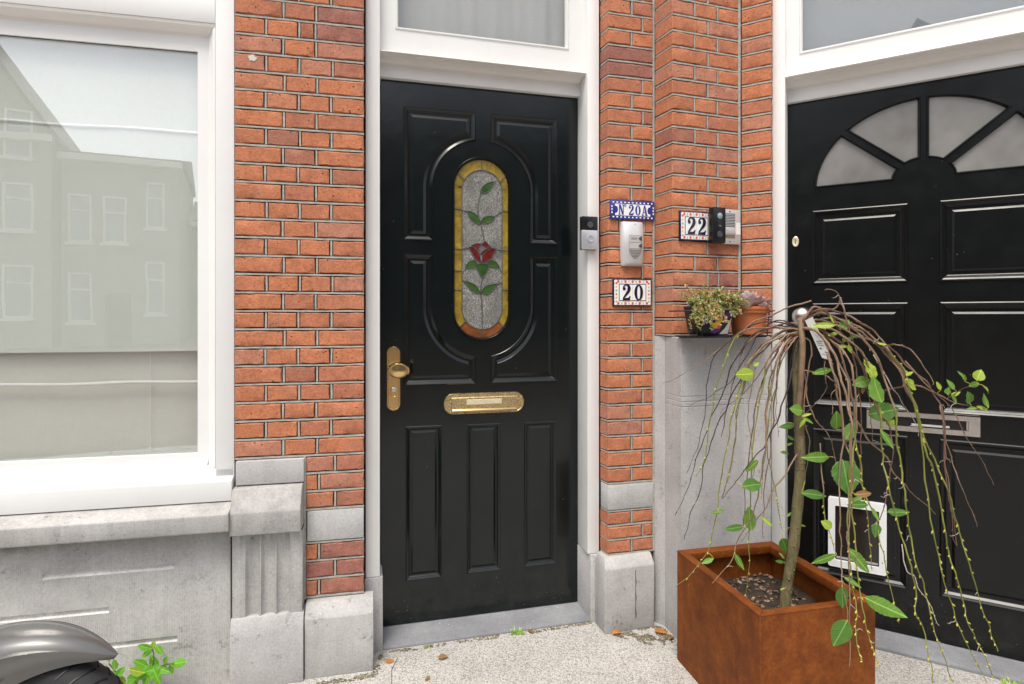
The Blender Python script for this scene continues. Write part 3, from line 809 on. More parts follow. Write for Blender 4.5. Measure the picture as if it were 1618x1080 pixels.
# --- the white window
wn = thing('window', 'large white framed street window reflecting houses and sky', 'window', FL, -1.0, 0.03, 0.61)
sR = FL.s(370.2); yF = 0.005
sPi = FL.s(340, -0.005); sSo = FL.s(331, -0.045); sG = FL.s(313, -0.05)
b = MB(); b.box(sPi, sR-0.001, yF, 0.16, 0.664, 3.3); b.build('frame_post', M['white'], wn, bevel=0.003)
b = MB(); b.box(sW0, sW0+0.1, yF, 0.16, 0.664, 3.3); b.build('frame_post', M['white'], wn, bevel=0.003)
zTr = FL.z(340, 36.5, -0.005)
b = MB(); b.box(sW0+0.1, sPi-0.0005, yF+0.0005, 0.16, zTr, 2.300); b.build('transom', M['white'], wn, bevel=0.003)
b = MB(); b.prism_yz([(yF+0.003, zTr-0.001), (yF+0.006, zTr-0.010), (0.018, zTr-0.013), (0.026, zTr-0.022), (0.040, zTr-0.026), (0.044, zTr-0.034), (0.09, zTr-0.034), (0.09, zTr-0.001)], sW0+0.1, sPi-0.002)
b.build('moulding', M['white_warm'], wn)
b = MB(); d = sPi-sSo
b.prism_xy([(sPi-0.001, yF+0.003), (sPi-0.3*d, 0.012), (sPi-0.5*d, 0.022), (sPi-0.7*d, 0.030), (sSo, 0.038), (sSo, 0.09), (sPi-0.001, 0.09)], 0.715, zTr-0.012)
b.build('moulding', M['white'], wn)
zGt = FL.z(313, 83, -0.055); zGb = FL.z(313, 715, -0.055)
sh = MB()
o_out = rect(sW0+0.1, sSo-0.001, FL.z(328, 738, -0.045), zTr-0.033); o_in = rect(sW0+0.16, sG, zGb, zGt)
fill(sh, [o_out, o_in], 0.045)
for lp, y0, y1 in ((o_in, 0.045, 0.062), (o_out, 0.045, 0.08)):
    n = len(lp); sh.add([(x, y0, z) for x, z in lp]+[(x, y1, z) for x, z in lp], [(i, (i+1)%n, n+(i+1)%n, n+i) for i in range(n)])
sash = sh.build('sash', M['white'], wn, smooth=0)
b = MB(); zz0 = FL.z(328, 738, -0.045); b.prism_yz([(0.06, zz0-0.004), (0.022, zz0-0.004), (0.022, zz0+0.006), (0.045, zz0+0.030), (0.06, zz0+0.030)], sW0+0.1, sSo-0.004)
b.build('drip_rail', M['white'], sash, bevel=0.002)
b = MB(); b.box(sW0+0.15, sG+0.008, 0.056, 0.062, zGb-0.008, zGt+0.008); b.build('pane', M['pane'], sash, smooth=0)
b = MB(); b.box(sG-0.0002, sG+0.003, 0.052, 0.0605, zGb, zGt); b.box(sW0+0.16, sG, 0.052, 0.0605, zGt-0.0002, zGt+0.0035); b.build('glazing_seal', M['dark_grey'], sash, smooth=0)
zL0, zL1, zL2 = FL.z(340, 763, 0.0), FL.z(340, 741, -0.005), FL.z(370, 790.5, 0.02)
b = MB(); b.prism_yz([(0.15, zL2+0.004), (-0.020, zL2), (-0.020, zL0+0.010), (-0.016, zL0+0.013), (yF, zL0+0.020), (yF, zL1), (0.04, zL1+0.006), (0.15, zL1+0.006)], sW0, sR-0.0035)
b.build('bottom_rail', M['white'], wn, bevel=0.0018)
sh = MB(); o_out = rect(sW0+0.12, FL.s(331, -0.03), 2.301, 3.2); o_in = rect(sW0+0.19, FL.s(300, -0.03), 2.36, 3.14); fill(sh, [o_out, o_in], 0.03); n = 4
sh.add([(x, 0.03, z) for x, z in o_in]+[(x, 0.06, z) for x, z in o_in], [(i, (i+1)%n, n+(i+1)%n, n+i) for i in range(n)]); sh.build('upper_sash', M['white'], wn, smooth=0)
b = MB(); b.box(sW0+0.18, FL.s(302, -0.03), 0.05, 0.056, 2.35, 3.15); b.build('pane', M['pane'], wn, smooth=0)
# blind behind the pane
bd = thing('window_blind', 'pale translucent fabric blind with thin white rods behind the window glass', 'blind', FL, -1.0, 0.13, 0.76)
sB0, sB1 = sW0+0.13, sG+0.02
zR1 = FL.z(313, 216, -0.13); zE = FL.z(313, 553, -0.115); zR2 = FL.z(313, 600, -0.13)
def sheet(x0, x1, z0, z1, y, amp, fx):
    m_ = MB(); nx_, nz_ = 60, 24; vs = []; fs = []
    for j in range(nz_+1):
        for i in range(nx_+1):
            x = x0+(x1-x0)*i/nx_; z = z0+(z1-z0)*j/nz_
            vs.append((x, y + amp*mnoise.noise(Vector((x*fx, 0.7*z*fx, y*10))), z))
    for j in range(nz_):
        for i in range(nx_): a = j*(nx_+1)+i; fs.append((a, a+1, a+nx_+2, a+nx_+1))
    return m_.add(vs, fs)
sheet(sB0, sB1, 0.70, 2.18, 0.105, 0.004, 3.0).build('fabric', M['blind_low'], bd)
sheet(sB0, sB1-0.012, zE, zR1-0.002, 0.080, 0.001, 2.0).build('front_fabric', M['blind'], bd)
sheet(sB0, sB1, zR1, 2.19, 0.084, 0.001, 2.0).build('upper_fabric', M['blind'], bd)
for z in (zR1, zR2):
    b = MB(); b.tube([(sB0+(sB1-sB0)*k/20, 0.081+0.001*math.sin(k*1.3), z+0.002*math.sin(k*0.9)) for k in range(21)], 0.0062, 8); b.build('rod', M['white_plastic'], bd)
b = MB(); xx = FL.s(241, -0.115); b.tube([(xx, 0.094, zE), (xx, 0.094, 0.775)], 0.0011, 5); b.ellipsoid((xx, 0.094, 0.772), (0.004, 0.004, 0.006)); b.ellipsoid((xx, 0.094, zR2-0.004), (0.004, 0.004, 0.005)); b.build('pull_cord', M['white_plastic'], bd)
# added dark backing box that stops light from behind the blind
b = MB(); b.box(sW0-0.3, 0.0, 0.62, 0.72, -0.1, 3.5); b.box(sW0-0.4, sW0-0.02, 0.02, 0.70, -0.1, 3.5); b.box(sW0-0.3, 0.0, 0.02, 0.7, 3.31, 3.5)
for i, v_ in enumerate(b.v): p = FL.world(*v_); b.v[i] = p[:]
struct(b, 'light_stop_wall', M['light_stop'], smooth=0)
# ---------------------------------------------------------------- left door: frame, threshold, leaf
tF = 0.107
jl0, jl1 = FD.s(577.5, tF), FD.s(600.5, tF)
jr0, jr1 = FD.s(913.2, 0.0), FD.s(947, tF)
ZJ = 0.272
df = thing('door_frame', 'white door frame with fanlight around the rose glass door', 'door frame', FD, 0.4, 0, 0)
b = MB(); b.box(jl0, jl1, -tF, 0.06, ZJ, 3.2); b.build('jamb', M['white'], df, bevel=0.004)
b = MB(); b.box(jr0, jr1, -tF, 0.06, ZJ, 3.2); b.build('jamb', M['white'], df, bevel=0.004)
b = MB(); b.box(jl0-0.003, FD.s(605, tF+0.004), -tF-0.005, 0.06, 0.0, ZJ-0.001); b.build('jamb_base', M['stone_grey'], df, bevel=0.004, jitter=0.0008)
b = MB(); b.prism_xy([(jr0-0.002, 0.06), (jr0-0.002, 0.0), (FD.s(937, tF)-0.012, -tF-0.008), (jr1, -tF-0.008), (jr1, 0.06)], 0.0, ZJ-0.001); b.build('jamb_base', M['stone_grey'], df, bevel=0.003, jitter=0.0008)
z0 = FD.z(601, 120.5, 0.022); z1 = FD.z(601, 100, 0.022); z2 = FD.z(601, 78, 0.09)
b = MB(); b.box(jl1-0.001, jr0+0.001, -0.022, 0.06, z0, z1+0.004); b.build('transom', M['white'], df, bevel=0.003)
def cornice_profile(y0, za, zb):
    q = (zb-za)/0.060
    return [(0.27+y0, za)] + [(y0+a, za+c*q) for a, c in ((-0.026, 0.0), (-0.026, 0.007), (-0.033, 0.0075), (-0.037, 0.015), (-0.048, 0.024), (-0.064, 0.029), (-0.072, 0.0305), (-0.072, 0.037), (-0.084, 0.038), (-0.092, 0.042), (-0.095, 0.048), (-0.093, 0.055), (-0.086, 0.060))] + [(0.27+y0, zb+0.004)]
cp = cornice_profile(0.0, z1, z2); cp[0] = (0.05, z1); cp[-1] = (0.05, z2+0.004)
b = MB(); b.prism_yz(cp, jl1-0.001, FD.s(921, 0.06))
b.build('moulding', M['white_warm'], df, smooth=25)
gx0, gx1 = FD.s(629, 0.045), FD.s(892.5, 0.045); gz0 = (FD.z(629, 43.5, 0.045)+FD.z(892.5, 77, 0.045))/2
sh = MB(); o_out = rect(jl1, jr0, z2+0.002, 3.1); o_in = rect(gx0-0.012, gx1+0.012, gz0-0.012, 2.98)
fill(sh, [o_out, o_in], -0.060); inset_panel(sh, o_in, [(0, -0.060), (0.003, -0.064), (0.008, -0.064), (0.012, -0.056), (0.012, -0.040)], cap=False)
sash = sh.build('fanlight_sash', M['white'], df, smooth=30)
b = MB(); b.box(gx0-0.006, gx1+0.006, -0.046, -0.041, gz0-0.006, 2.99); b.build('pane', M['pane_plain'], sash, smooth=0)
cu = MB(); vs = []; fs = []; N = 120
for j in range(2):
    for i in range(N+1):
        x = gx0-0.02+(gx1-gx0+0.04)*i/N
        vs.append((x, 0.02+0.004*math.sin(x*48+1.5*math.sin(x*17))+0.0012*math.sin(x*120), (gz0-0.02, 3.02)[j]))
for i in range(N): fs.append((i, i+1, N+2+i, N+1+i))
cu.add(vs, fs); co = cu.build('fanlight_curtain', M['curtain'], None)
bpy.data.objects.remove(co)
ct = thing('curtain', 'grey pleated curtain behind the fanlight above the rose glass door', 'curtain', FD, 0.4, 0.02, gz0-0.02)
cu.build('curtain_cloth', M['curtain'], ct, smooth=60)

# threshold
th = thing('doorstep', 'worn blue grey stone doorstep under the rose glass door', 'doorstep', FD, 0.4, -0.05, 0)
b = MB(); b.prism_yz([(0.05, -0.05), (-0.108, -0.05), (-0.108, 0.006), (-0.100, 0.0125), (0.0, 0.0300), (0.05, 0.0300)], FD.s(604.5, 0.10), FD.s(936, 0.10))
b.build('step_stone', M['threshold'], th, bevel=0.003, jitter=0.0015)

# leaf
LW, LZ0, LZ1 = jr0, 0.034, z0+0.02
dl = thing('front_door', 'black green panelled door with a stained glass rose and brass fittings', 'door', FD, LW/2, 0, LZ0)
def P(px, py, t=0.0): return FD.at(px, py, t)
# panel field limits
fl_x0, fl_x1 = FD.s(637.5), FD.s(880.5)
fz1 = (FD.z(638, 165)+FD.z(880, 191))/2; fz0 = (FD.z(638, 608.5)+FD.z(880, 603))/2
ocx = (FD.s(684)+FD.s(837))/2; orx = (FD.s(837)-FD.s(684))/2
ozt = FD.z(762, 222.5); ozb = FD.z(762, 563)
icx = (FD.s(714.5)+FD.s(807.5))/2; irx = (FD.s(807.5)-FD.s(714.5))/2
izt = FD.z(762, 247.5); izb = FD.z(762, 538)
def stadium(cx, r, zb, zt, n=20):
    p = []
    for k in range(n+1):
        a = math.pi*k/n; p.append((cx+r*math.cos(a), zt-r+r*math.sin(a)))
    for k in range(n+1):
        a = math.pi+math.pi*k/n; p.append((cx+r*math.cos(a), zb+r+r*math.sin(a)))
    return p
mvl, mvr = FD.s(751.5), FD.s(775.5)        # upright muntins above and below the ring
zml = ((FD.z(664, 379)+FD.z(858, 386))/2, (FD.z(664, 400)+FD.z(858, 407))/2)   # cross muntins: top and bottom edges
def corner_panel(right, top):
    """outline of one of the four spandrel panels, counter-clockwise"""
    sx = 1 if right else -1; r = orx
    xo = fl_x1 if right else fl_x0; xi = mvr if right else mvl
    zo = fz1 if top else fz0; zi = zml[0] if top else zml[1]
    zc = ozt-r if top else ozb+r; sz = 1 if top else -1
    a0 = math.asin(min(0.99, abs(xi-ocx)/r))           # where the ring meets the upright muntin (from vertical)
    pts = [(xi, zo), (xo, zo), (xo, zi), (ocx+sx*r, zi)]
    if sz*(zi-zc) > 0: pass
    n = 14
    for k in range(n+1):
        a = (math.pi/2)*(1-k/n) + a0*(k/n)
        pts.append((ocx+sx*r*math.sin(a), zc+sz*r*math.cos(a)))
    if abs(pts[3][1]-pts[4][1]) < 1e-4: pts.pop(3)
    ar = sum(pts[i][0]*pts[(i+1)%len(pts)][1]-pts[(i+1)%len(pts)][0]*pts[i][1] for i in range(len(pts)))
    return pts if ar > 0 else pts[::-1]
holes = [corner_panel(r_, t_) for r_ in (False, True) for t_ in (True, False)]
for (x0, x1, yt0, yt1, yb0, yb1) in ((641, 698.5, 673, 671, 917, 912), (737.5, 791, 669.5, 667.5, 906, 900), (828, 879, 666, 664, 895.5, 890)):
    s0, s1, zb_, zt_ = quad_px(FD, 0.0, x0, x1, yt0, yt1, yb0, yb1); holes.append(rect(s0, s1, zb_, zt_))
oval = stadium(icx, irx, izb, izt)
b = MB(); fill(b, [rect(0.002, LW-0.001, LZ0, LZ1)] + holes + [oval], 0.0)
b.box(0.002, LW-0.001, 0.03, 0.045, LZ0, LZ1)
lp = rect(0.002, LW-0.001, LZ0, LZ1); b.add([(x, 0.0, z) for x, z in lp]+[(x, 0.03, z) for x, z in lp], [(i, (i+1)%4, 4+(i+1)%4, 4+i) for i in range(4)])
leaf = b.build('door_leaf', M['door_green'], dl, smooth=20)
PROF = [(0, 0.0), (0.0008, -0.0035), (0.003, -0.0055), (0.0045, -0.0055), (0.0135, 0.0000), (0.0141, 0.0025), (0.0174, 0.0050), (0.0178, 0.0085), (0.0195, 0.0100), (0.0255, 0.0100), (0.0260, 0.0085), (0.0375, 0.0045), (0.0382, 0.0040)]
PROF_S = [(0, 0.0), (0.0008, -0.0030), (0.0028, -0.0045), (0.0038, -0.0045), (0.0112, 0.0000), (0.0117, 0.0020), (0.0140, 0.0042), (0.0143, 0.0075), (0.0156, 0.0085), (0.0195, 0.0085), (0.0200, 0.0078), (0.0275, 0.0050), (0.0281, 0.0046)]
for k, h in enumerate(holes):
    b = MB(); inset_panel(b, h, PROF if k < 4 else PROF_S)
    b.build('panel', M['door_green'], dl, smooth=10)
b = MB(); inset_panel(b, oval, [(0, 0.0), (0.0005, -0.003), (0.003, -0.0055), (0.006, -0.005), (0.008, -0.001), (0.011, 0.004), (0.0115, 0.016)], cap=False)
b.build('glass_bead', M['door_green'], dl, smooth=40)
# joinery lines of the stiles
b = MB()
for x in (fl_x0-0.001, fl_x1+0.001):
    b.box(x-0.0004, x+0.0004, -0.0003, 0.002, LZ0+0.001, LZ1-0.005)
b.build('joint_line', M['black_plastic'], dl, smooth=0)

# --- stained glass (measured on a 3.373x enlargement whose corner lies at 690,230)
GY = 0.0075
def G(x, y): return FD.at(690+x/3.373, 230+y/3.373, -GY)
def poly(pts): return [G(*p) for p in pts]
def smooth_loop(pts, sub=4):
    n = len(pts); out = []
    for i in range(n):
        p0, p1, p2, p3 = (Vector(pts[(i+k-1) % n]) for k in range(4))
        for q in range(sub):
            t = q/sub; v = 0.5*((2*p1)+(-p0+p2)*t+(2*p0-5*p1+4*p2-p3)*t*t+(-p0+3*p1-3*p2+p3)*t**3); out.append((v.x, v.y))
    return out
c0 = G(241, 550); rin = (G(348, 550)[0]-G(134, 550)[0])/2; cxi = (G(348, 550)[0]+G(134, 550)[0])/2
zti, zbi = G(241, 130)[1], G(241, 978)[1]
inner = stadium(cxi, rin, zbi, zti); outer = inset(oval, 0.0112)
gl = []
def gpiece(pts, mat, y=0.0, nm='glass_piece'):
    m_ = MB(); m_.prism_xz(pts, GY-0.002-y, GY+0.003); gl.append(m_.build(nm, M[mat], dl, bevel=0.0006, segs=1)); return gl[-1]
gpiece(inner, 'art_clear', -0.0012)
# amber border cut into pieces at the came lines
def ray_border(f0, f1, mat):
    """border piece between two parameters around the ring (0..1, counter-clockwise from the right end of the top arc)"""
    n = len(outer); i0 = int(round(f0*n)); i1 = int(round(f1*n))
    idx = [i % n for i in range(i0, i1+1)]
    gpiece([outer[i] for i in idx]+[inner[i] for i in reversed(idx)], mat, -0.0006)
# vertices 0..20 top arc (right to left), 21..41 bottom arc (left to right)
def arcp(i): return i/42.0
for a, c, mt in ((3, 10, 'art_amber'), (10, 17, 'art_amber'), (17, 20, 'art_amber'), (21, 25, 'art_amber'), (25, 31, 'art_orange'), (31, 37, 'art_orange'), (37, 41, 'art_amber'), (0, 3, 'art_amber')):
    ray_border(arcp(a), arcp(c), mt)
ztop = outer[20][1]; zbot = outer[21][1]
cuts_l = [ztop, G(110, 335)[1], G(110, 549)[1], G(110, 665)[1], G(110, 768)[1], zbot]
cuts_r = [ztop, G(370, 350)[1], G(370, 558)[1], G(370, 768)[1], zbot]
for cuts, oi, ii in ((cuts_l, outer[20][0], inner[20][0]), (cuts_r, outer[0][0], inner[0][0])):
    for k in range(len(cuts)-1):
        x0, x1 = min(oi, ii), max(oi, ii); gpiece(rect(x0, x1, cuts[k+1], cuts[k]), 'art_amber', -0.0006)
leaves_g = [[(236, 252), (238, 228), (262, 204), (302, 190), (294, 222), (266, 248)],
            [(165, 350), (195, 358), (222, 382), (232, 412), (205, 410), (178, 388)],
            [(236, 412), (246, 386), (272, 376), (308, 378), (294, 402), (264, 414)],
            [(152, 652), (168, 622), (196, 610), (214, 624), (208, 648), (182, 652)],
            [(276, 612), (304, 614), (326, 632), (334, 654), (300, 648), (274, 640)],
            [(212, 640), (226, 628), (266, 630), (276, 648), (262, 680), (246, 700), (226, 680)],
            [(148, 724), (184, 730), (214, 752), (230, 784), (196, 778), (166, 752)],
            [(238, 784), (256, 752), (284, 740), (320, 738), (302, 766), (272, 790)]]
for lv in leaves_g: gpiece(smooth_loop(poly(lv), 3), 'art_green', 0.0002)
petals = [[(170, 540), (194, 538), (212, 556), (228, 582), (238, 622), (206, 606), (190, 578)],
          [(240, 624), (244, 590), (262, 566), (290, 545), (318, 548), (302, 574), (292, 602), (268, 620)],
          [(184, 532), (210, 520), (240, 524), (222, 544), (224, 570), (210, 548)],
          [(238, 526), (256, 508), (280, 530), (262, 548)],
          [(234, 578), (244, 562), (264, 550), (284, 534), (292, 544), (262, 566), (244, 588)]]
for k, pt in enumerate(petals): gpiece(poly(pt), 'art_red', 0.0002)
gpiece(poly([(224, 570), (222, 544), (240, 526), (262, 550), (240, 566), (234, 580)]), 'art_grey', 0.0002)
# cames
cm = MB()
def came(pts, r=0.0021): cm.tube([(x, GY-0.0026, z) for x, z in pts], r, 6)
def loop(pts): came(list(pts)+[pts[0], pts[1]], 0.0016)
loop(inner); 
for lv in leaves_g: loop(smooth_loop(poly(lv), 3))
for pt in petals: loop(poly(pt))
for a in (3, 10, 17, 25, 31, 37): came([outer[a], inner[a]])
for k, z in enumerate(cuts_l[1:-1]): came([(outer[20][0], z), (inner[20][0], z-0.002)], 0.0019)
for z in cuts_r[1:-1]: came([(outer[0][0], z), (inner[0][0], z)], 0.0019)
for ln in ([(236, 252), (222, 300), (218, 372)], [(234, 414), (246, 460), (252, 508)], [(244, 700), (236, 740), (234, 784), (241, 850), (243, 976)],
           [(135, 345), (165, 350)], [(308, 378), (347, 350)], [(135, 550), (170, 546)], [(318, 552), (347, 558)], [(136, 668), (152, 654)], [(334, 654), (346, 670)],
           [(137, 716), (150, 724)], [(320, 738), (346, 730)], [(302, 190), (318, 178)]):
    came(poly(ln), 0.0017)
cm.build('lead_came', M['lead'], dl, smooth=60)

# --- brass handle plate with knob and cylinder
hx = FD.s(622, 0.005); hz0, hz1 = FD.z(622, 648.5, 0.005), FD.z(622, 547, 0.005); hw = (FD.s(633, .005)-FD.s(611.5, .005))/2
def rrect(cx, w, zb, zt, r, n=6):
    p = []
    for (ax, az, a0) in ((cx+w-r, zt-r, 0), (cx-w+r, zt-r, 90), (cx-w+r, zb+r, 180), (cx+w-r, zb+r, 270)):
        for k in range(n+1):
            a = math.radians(a0+90*k/n); p.append((ax+r*math.cos(a), az+r*math.sin(a)))
    return p
b = MB(); inset_panel(b, rrect(hx, hw, hz0, hz1, hw*0.98), [(0, 0.0), (0, -0.009), (0.002, -0.0115), (0.005, -0.0115), (0.007, -0.009)])
hp = b.build('handle_plate', M['brass'], dl, smooth=35)
kx, kz = FD.at(630, 585.5, 0.05)
b = MB(); b.lathe([(0.011, -0.010), (0.010, -0.03), (0.012, -0.045)], (hx+0.003, 0, kz), 20, 'y')
b.build('knob_neck', M['brass'], hp, smooth=40)
b = MB(); vs = []
prof = [(1.0, -0.040), (1.06, -0.046), (1.04, -0.054), (0.92, -0.058), (0.80, -0.0575), (0.5, -0.060), (0.0001, -0.061)]
n = 28
for r_, y in prof:
    for k in range(n): a = 2*math.pi*k/n; vs.append((kx+0.0385*r_*math.cos(a), y, kz+0.028*r_*math.sin(a)))
fs = [(i*n+k, i*n+(k+1)%n, (i+1)*n+(k+1)%n, (i+1)*n+k) for i in range(len(prof)-1) for k in range(n)] + [tuple(range(n-1, -1, -1))]
b.add(vs, fs); b.build('knob', M['brass'], hp, smooth=40)
cz = FD.z(622, 617, 0.01)
b = MB(); inset_panel(b, rrect(hx, 0.0125, cz-0.024, cz+0.014, 0.0122), [(0, -0.008), (0, -0.0125), (0.002, -0.0135), (0.003, -0.0115)]); b.build('cylinder_rosette', M['brass'], hp, smooth=35)
b = MB(); b.lathe([(0.0085, -0.008), (0.0085, -0.0145), (0.007, -0.0155), (0.0001, -0.0155)], (hx, 0, cz+0.004), 20, 'y'); b.box(hx-0.0008, hx+0.0008, -0.0162, -0.015, cz-0.001, cz+0.009); b.build('lock_cylinder', M['nickel'], hp, smooth=35)

# --- brass letter plate
s0, s1, zb_, zt_ = quad_px(FD, 0.004, 700.5, 828, 620.5, 619, 654, 651.5)
cx_ = (s0+s1)/2; w_ = (s1-s0)/2; zc_ = (zb_+zt_)/2
b = MB(); inset_panel(b, rrect(cx_, w_, zb_, zt_, (zt_-zb_)*0.47, 8), [(0, 0.0), (0, -0.005), (0.0025, -0.009), (0.005, -0.009), (0.007, -0.0065), (0.0115, -0.0065)])
lpp = b.build('letter_plate', M['brass_old'], dl, smooth=35)
b = MB(); f0, f1 = FD.s(713, .01), FD.s(817, .01)
inset_panel(b, rect(f0, f1, zb_+0.0125, zt_-0.0165), [(0, -0.006), (0, -0.0105), (0.0015, -0.0115), (0.003, -0.0105)]); flp = b.build('flap', M['brass_old'], lpp, smooth=30)
b = MB(); b.prism_yz([(-0.010, zb_+0.0135), (-0.021, zb_+0.0125), (-0.024, zb_+0.016), (-0.021, zb_+0.0215), (-0.010, zb_+0.0245)], f0+0.002, f1-0.002); b.build('flap_lip', M['brass'], flp, bevel=0.001)
b = MB(); inset_panel(b, rect(FD.s(737, .01), FD.s(793, .01), zc_-0.004, zc_+0.0165), [(0, -0.0105), (0.001, -0.0122), (0.002, -0.0122)]); b.build('worn_patch', M['brass_worn'], flp, smooth=30)
# ---------------------------------------------------------------- pier right of the left door
s0 = FB.s(960.5); s1 = FB.s(1031.5)
rs = FB.s(948.5, -0.060)
pB = thing('brick_pier', 'narrow red brick pier carrying the 20 and 20A number tiles', 'wall', FB, (s0+s1)/2, 0, 0)
C2 = 0.0620; Z2 = 2.421
zsB = [Z2 + C2*k for k in range(4, -31, -1)]
kk = 30
zbt = 0.562; zsB = [Z2 + C2*k for k in range(4, -30, -1)]
C2b = (zsB[4]-0.566)/30.0
zsB = [Z2 + C2b*k for k in range(4, -31, -1)]
jC, jD = FB.s(1016), FB.s(998.5)
def rowsB(i):
    k = 4 - i
    if k in (-2, -3): return [], ['brick_purple']
    j = rnd.uniform(-0.002, 0.002)
    if k == -13: return [FB.s(980), FB.s(1018)], None
    return ([jC+j] if k % 2 == 0 else [jD+j]), None
lay_bricks(pB, FB, s0, s1, zsB, rowsB, ret=(rs, 0.060))
zsB2 = [0.458 - C2*k for k in range(4)]; zsB2[3] = 0.286
zsB2 = [0.456, 0.399, 0.343, 0.286]
lay_bricks(pB, FB, s0, s1, zsB2, lambda i: ([jD] if i % 2 == 0 else [jC], None), ret=(rs, 0.060))
b = MB(); b.prism_xy([(s0+0.010, 0.011), (s1+0.03, 0.011), (s1+0.03, 0.17), (rs+0.012, 0.17), (rs+0.012, 0.062)], 0.0, 3.4); b.build('mortar_bed', M['bed'], pB, smooth=0)
b = MB(); b.prism_xy([(s0-0.0005, -0.001), (s1+0.001, -0.001), (s1+0.001, 0.05), (rs+0.0005, 0.058)], 0.456+0.006, zsB[-1]-0.006); b.build('stone_band', M['stone_pale'], pB, bevel=0.002, jitter=0.0006)
b = MB(); b.tube([(s1+0.005, 0.004, z) for z in [0.285+0.1*k for k in range(24)]], [0.0052+0.0008*mnoise.noise(Vector((0, 0, k*1.7))) for k in range(24)], 6); b.build('vertical_joint', M['mortar'], pB)
# base block
bl = MB(); xa = FB.s(939.5, -0.058); xb = FB.s(955.5, 0.045); xc = FB.s(1033, 0.03)
zt = 0.282; n_ = [(xa, 0.058), (xb, -0.045), (xc, -0.036), (xc, 0.06)]
n2 = [(xa+0.010, 0.058), (xb+0.012, -0.018), (xc, -0.006), (xc, 0.06)]
vs = [(x, y, 0.0) for x, y in n_] + [(x, y, zt-0.035) for x, y in n_] + [(x, y, zt) for x, y in n2]
fs = [(0,1,5,4), (1,2,6,5), (2,3,7,6), (3,0,4,7), (4,5,9,8), (5,6,10,9), (6,7,11,10), (7,4,8,11), (8,9,10,11), (3,2,1,0)]
bl.add(vs, fs); bl.build('base_block', M['stone'], pB, bevel=0.005, jitter=0.002)
b = MB(); cxk = FB.s(1005, 0.045); pts = [(cxk+0.0015*math.sin(k*2.1), -0.0425, 0.045+0.19*k/9) for k in range(10)]
b.tube(pts, [0.0009+0.0012*((k % 3) == 1) for k in range(10)], 5); b.build('crack', M['bed'], pB)

# ---------------------------------------------------------------- corner pier with stone foot
_B = Vector((0.5749, 2.3402)) - FP.o
rB = (_B.dot(FP.u), -_B.dot(FP.n))
s1 = FP.s(1167)
pC = thing('brick_pier', 'red brick corner pier behind the potted plants and the 22 tile', 'wall', FP, s1/2, 0, 1.14)
C3 = 0.0619; Z3 = 2.391
zsC = [Z3 + C3*k for k in range(4, -21, -1)]
e1, e2, f1 = FP.s(1098.5), FP.s(1134.5), FP.s(1119)
def rowsC(i):
    k = 4-i; j = rnd.uniform(-0.002, 0.002)
    if k == -16: return [f1+0.0, FP.s(1136)], [None, 'brick_purple', 'brick_purple']
    if k == -17: return [e1, e2], [None, None, 'brick_purple']
    return ([f1+j] if k % 2 == 0 else [e1+j, e2+j]), None
lay_bricks(pC, FP, 0.0, s1, zsC, rowsC, ret=(rB[0], rB[1]))
b = MB(); b.prism_xy([(0.011, 0.012), (s1+0.02, 0.012), (s1+0.02, 0.3), (rB[0]+0.014, 0.3), (rB[0]+0.014, rB[1])], 1.10, 3.4); b.build('mortar_bed', M['bed'], pC, smooth=0)
b = MB(); b.tube([(s1+0.004, 0.001, 1.15+0.1*k) for k in range(16)], [0.0055+0.001*mnoise.noise(Vector((0, 2, k*1.7))) for k in range(16)], 6); b.build('vertical_joint', M['mortar'], pC)
# --- brick strip of the right wall
sE = FR.s(1219)
pE = thing('brick_pier', 'thin brick strip between the corner and the frame of door 22', 'wall', FR, sE/2, 0, 1.14)
lay_bricks(pE, FR, 0.009, sE, [z+0.002 for z in zsC], lambda i: ([], None))
b = MB(); b.prism_xy([(0.006, 0.012), (sE-0.003, 0.012), (sE-0.003, 0.16), (-0.08, 0.16)], 1.10, 3.4); b.build('mortar_bed', M['bed'], pE, smooth=0)
# --- stone foot
SFr = thing('stone_pillar', 'tall grey stone foot of the corner pier behind the rusty planter', 'pillar', FP, 0.15, 0, 0)
def lp_(fr, X, Y):
    d = Vector((X, Y)) - fr.o; return (d.dot(fr.u), -d.dot(fr.n))
a0 = lp_(FP, 0.5745, 2.335); a1 = lp_(FP, 0.6045, 2.298); a2 = lp_(FP, 0.632, 2.178); a3 = lp_(FP, 0.903, 2.266); a4 = lp_(FP, 0.985, 2.2145); a5 = lp_(FP, 1.03, 2.33); a6 = (0.1, 0.22)
ZS = zsC[-1]-0.006
a1b = (a1[0]+0.001, a1[1]+0.003)
pts = [a0, a1, a1b, a2, a3, a4, a5, a6, (a0[0], 0.2)]
grooves = [FP.z(1130, y, 0.06) for y in (624, 632, 640)]
zl = [0.0]
for zg in sorted(grooves): zl += [zg-0.0030, zg-0.0012, zg+0.0012, zg+0.0030]
zl += [ZS-0.004, ZS]
def inplan(d): 
    out = []
    for i, p in enumerate(pts):
        if i in (3, 4, 5):
            v = {3: Vector((0.7, 1)), 4: Vector((-0.05, 1)), 5: Vector((-0.6, 1))}[i]; out.append((p[0]+v.x*d, p[1]+v.y*d))
        else: out.append(p)
    return out
vs = []; fs = []; n = len(pts)
for i, z in enumerate(zl):
    d = 0.0
    if 0 < i < len(zl)-2 and (i-1) % 4 in (1, 2): d = 0.0022
    if i == len(zl)-1: d = 0.006
    vs += [(x, y, z) for x, y in inplan(d)]
for i in range(len(zl)-1):
    for k in range(n): fs.append((i*n+k, i*n+(k+1)%n, (i+1)*n+(k+1)%n, (i+1)*n+k))
fs.append(tuple(range((len(zl)-1)*n, len(zl)*n)))
b = MB(); b.add(vs, fs); b.build('pillar_stone', M['stone_grey'], SFr, smooth=15)

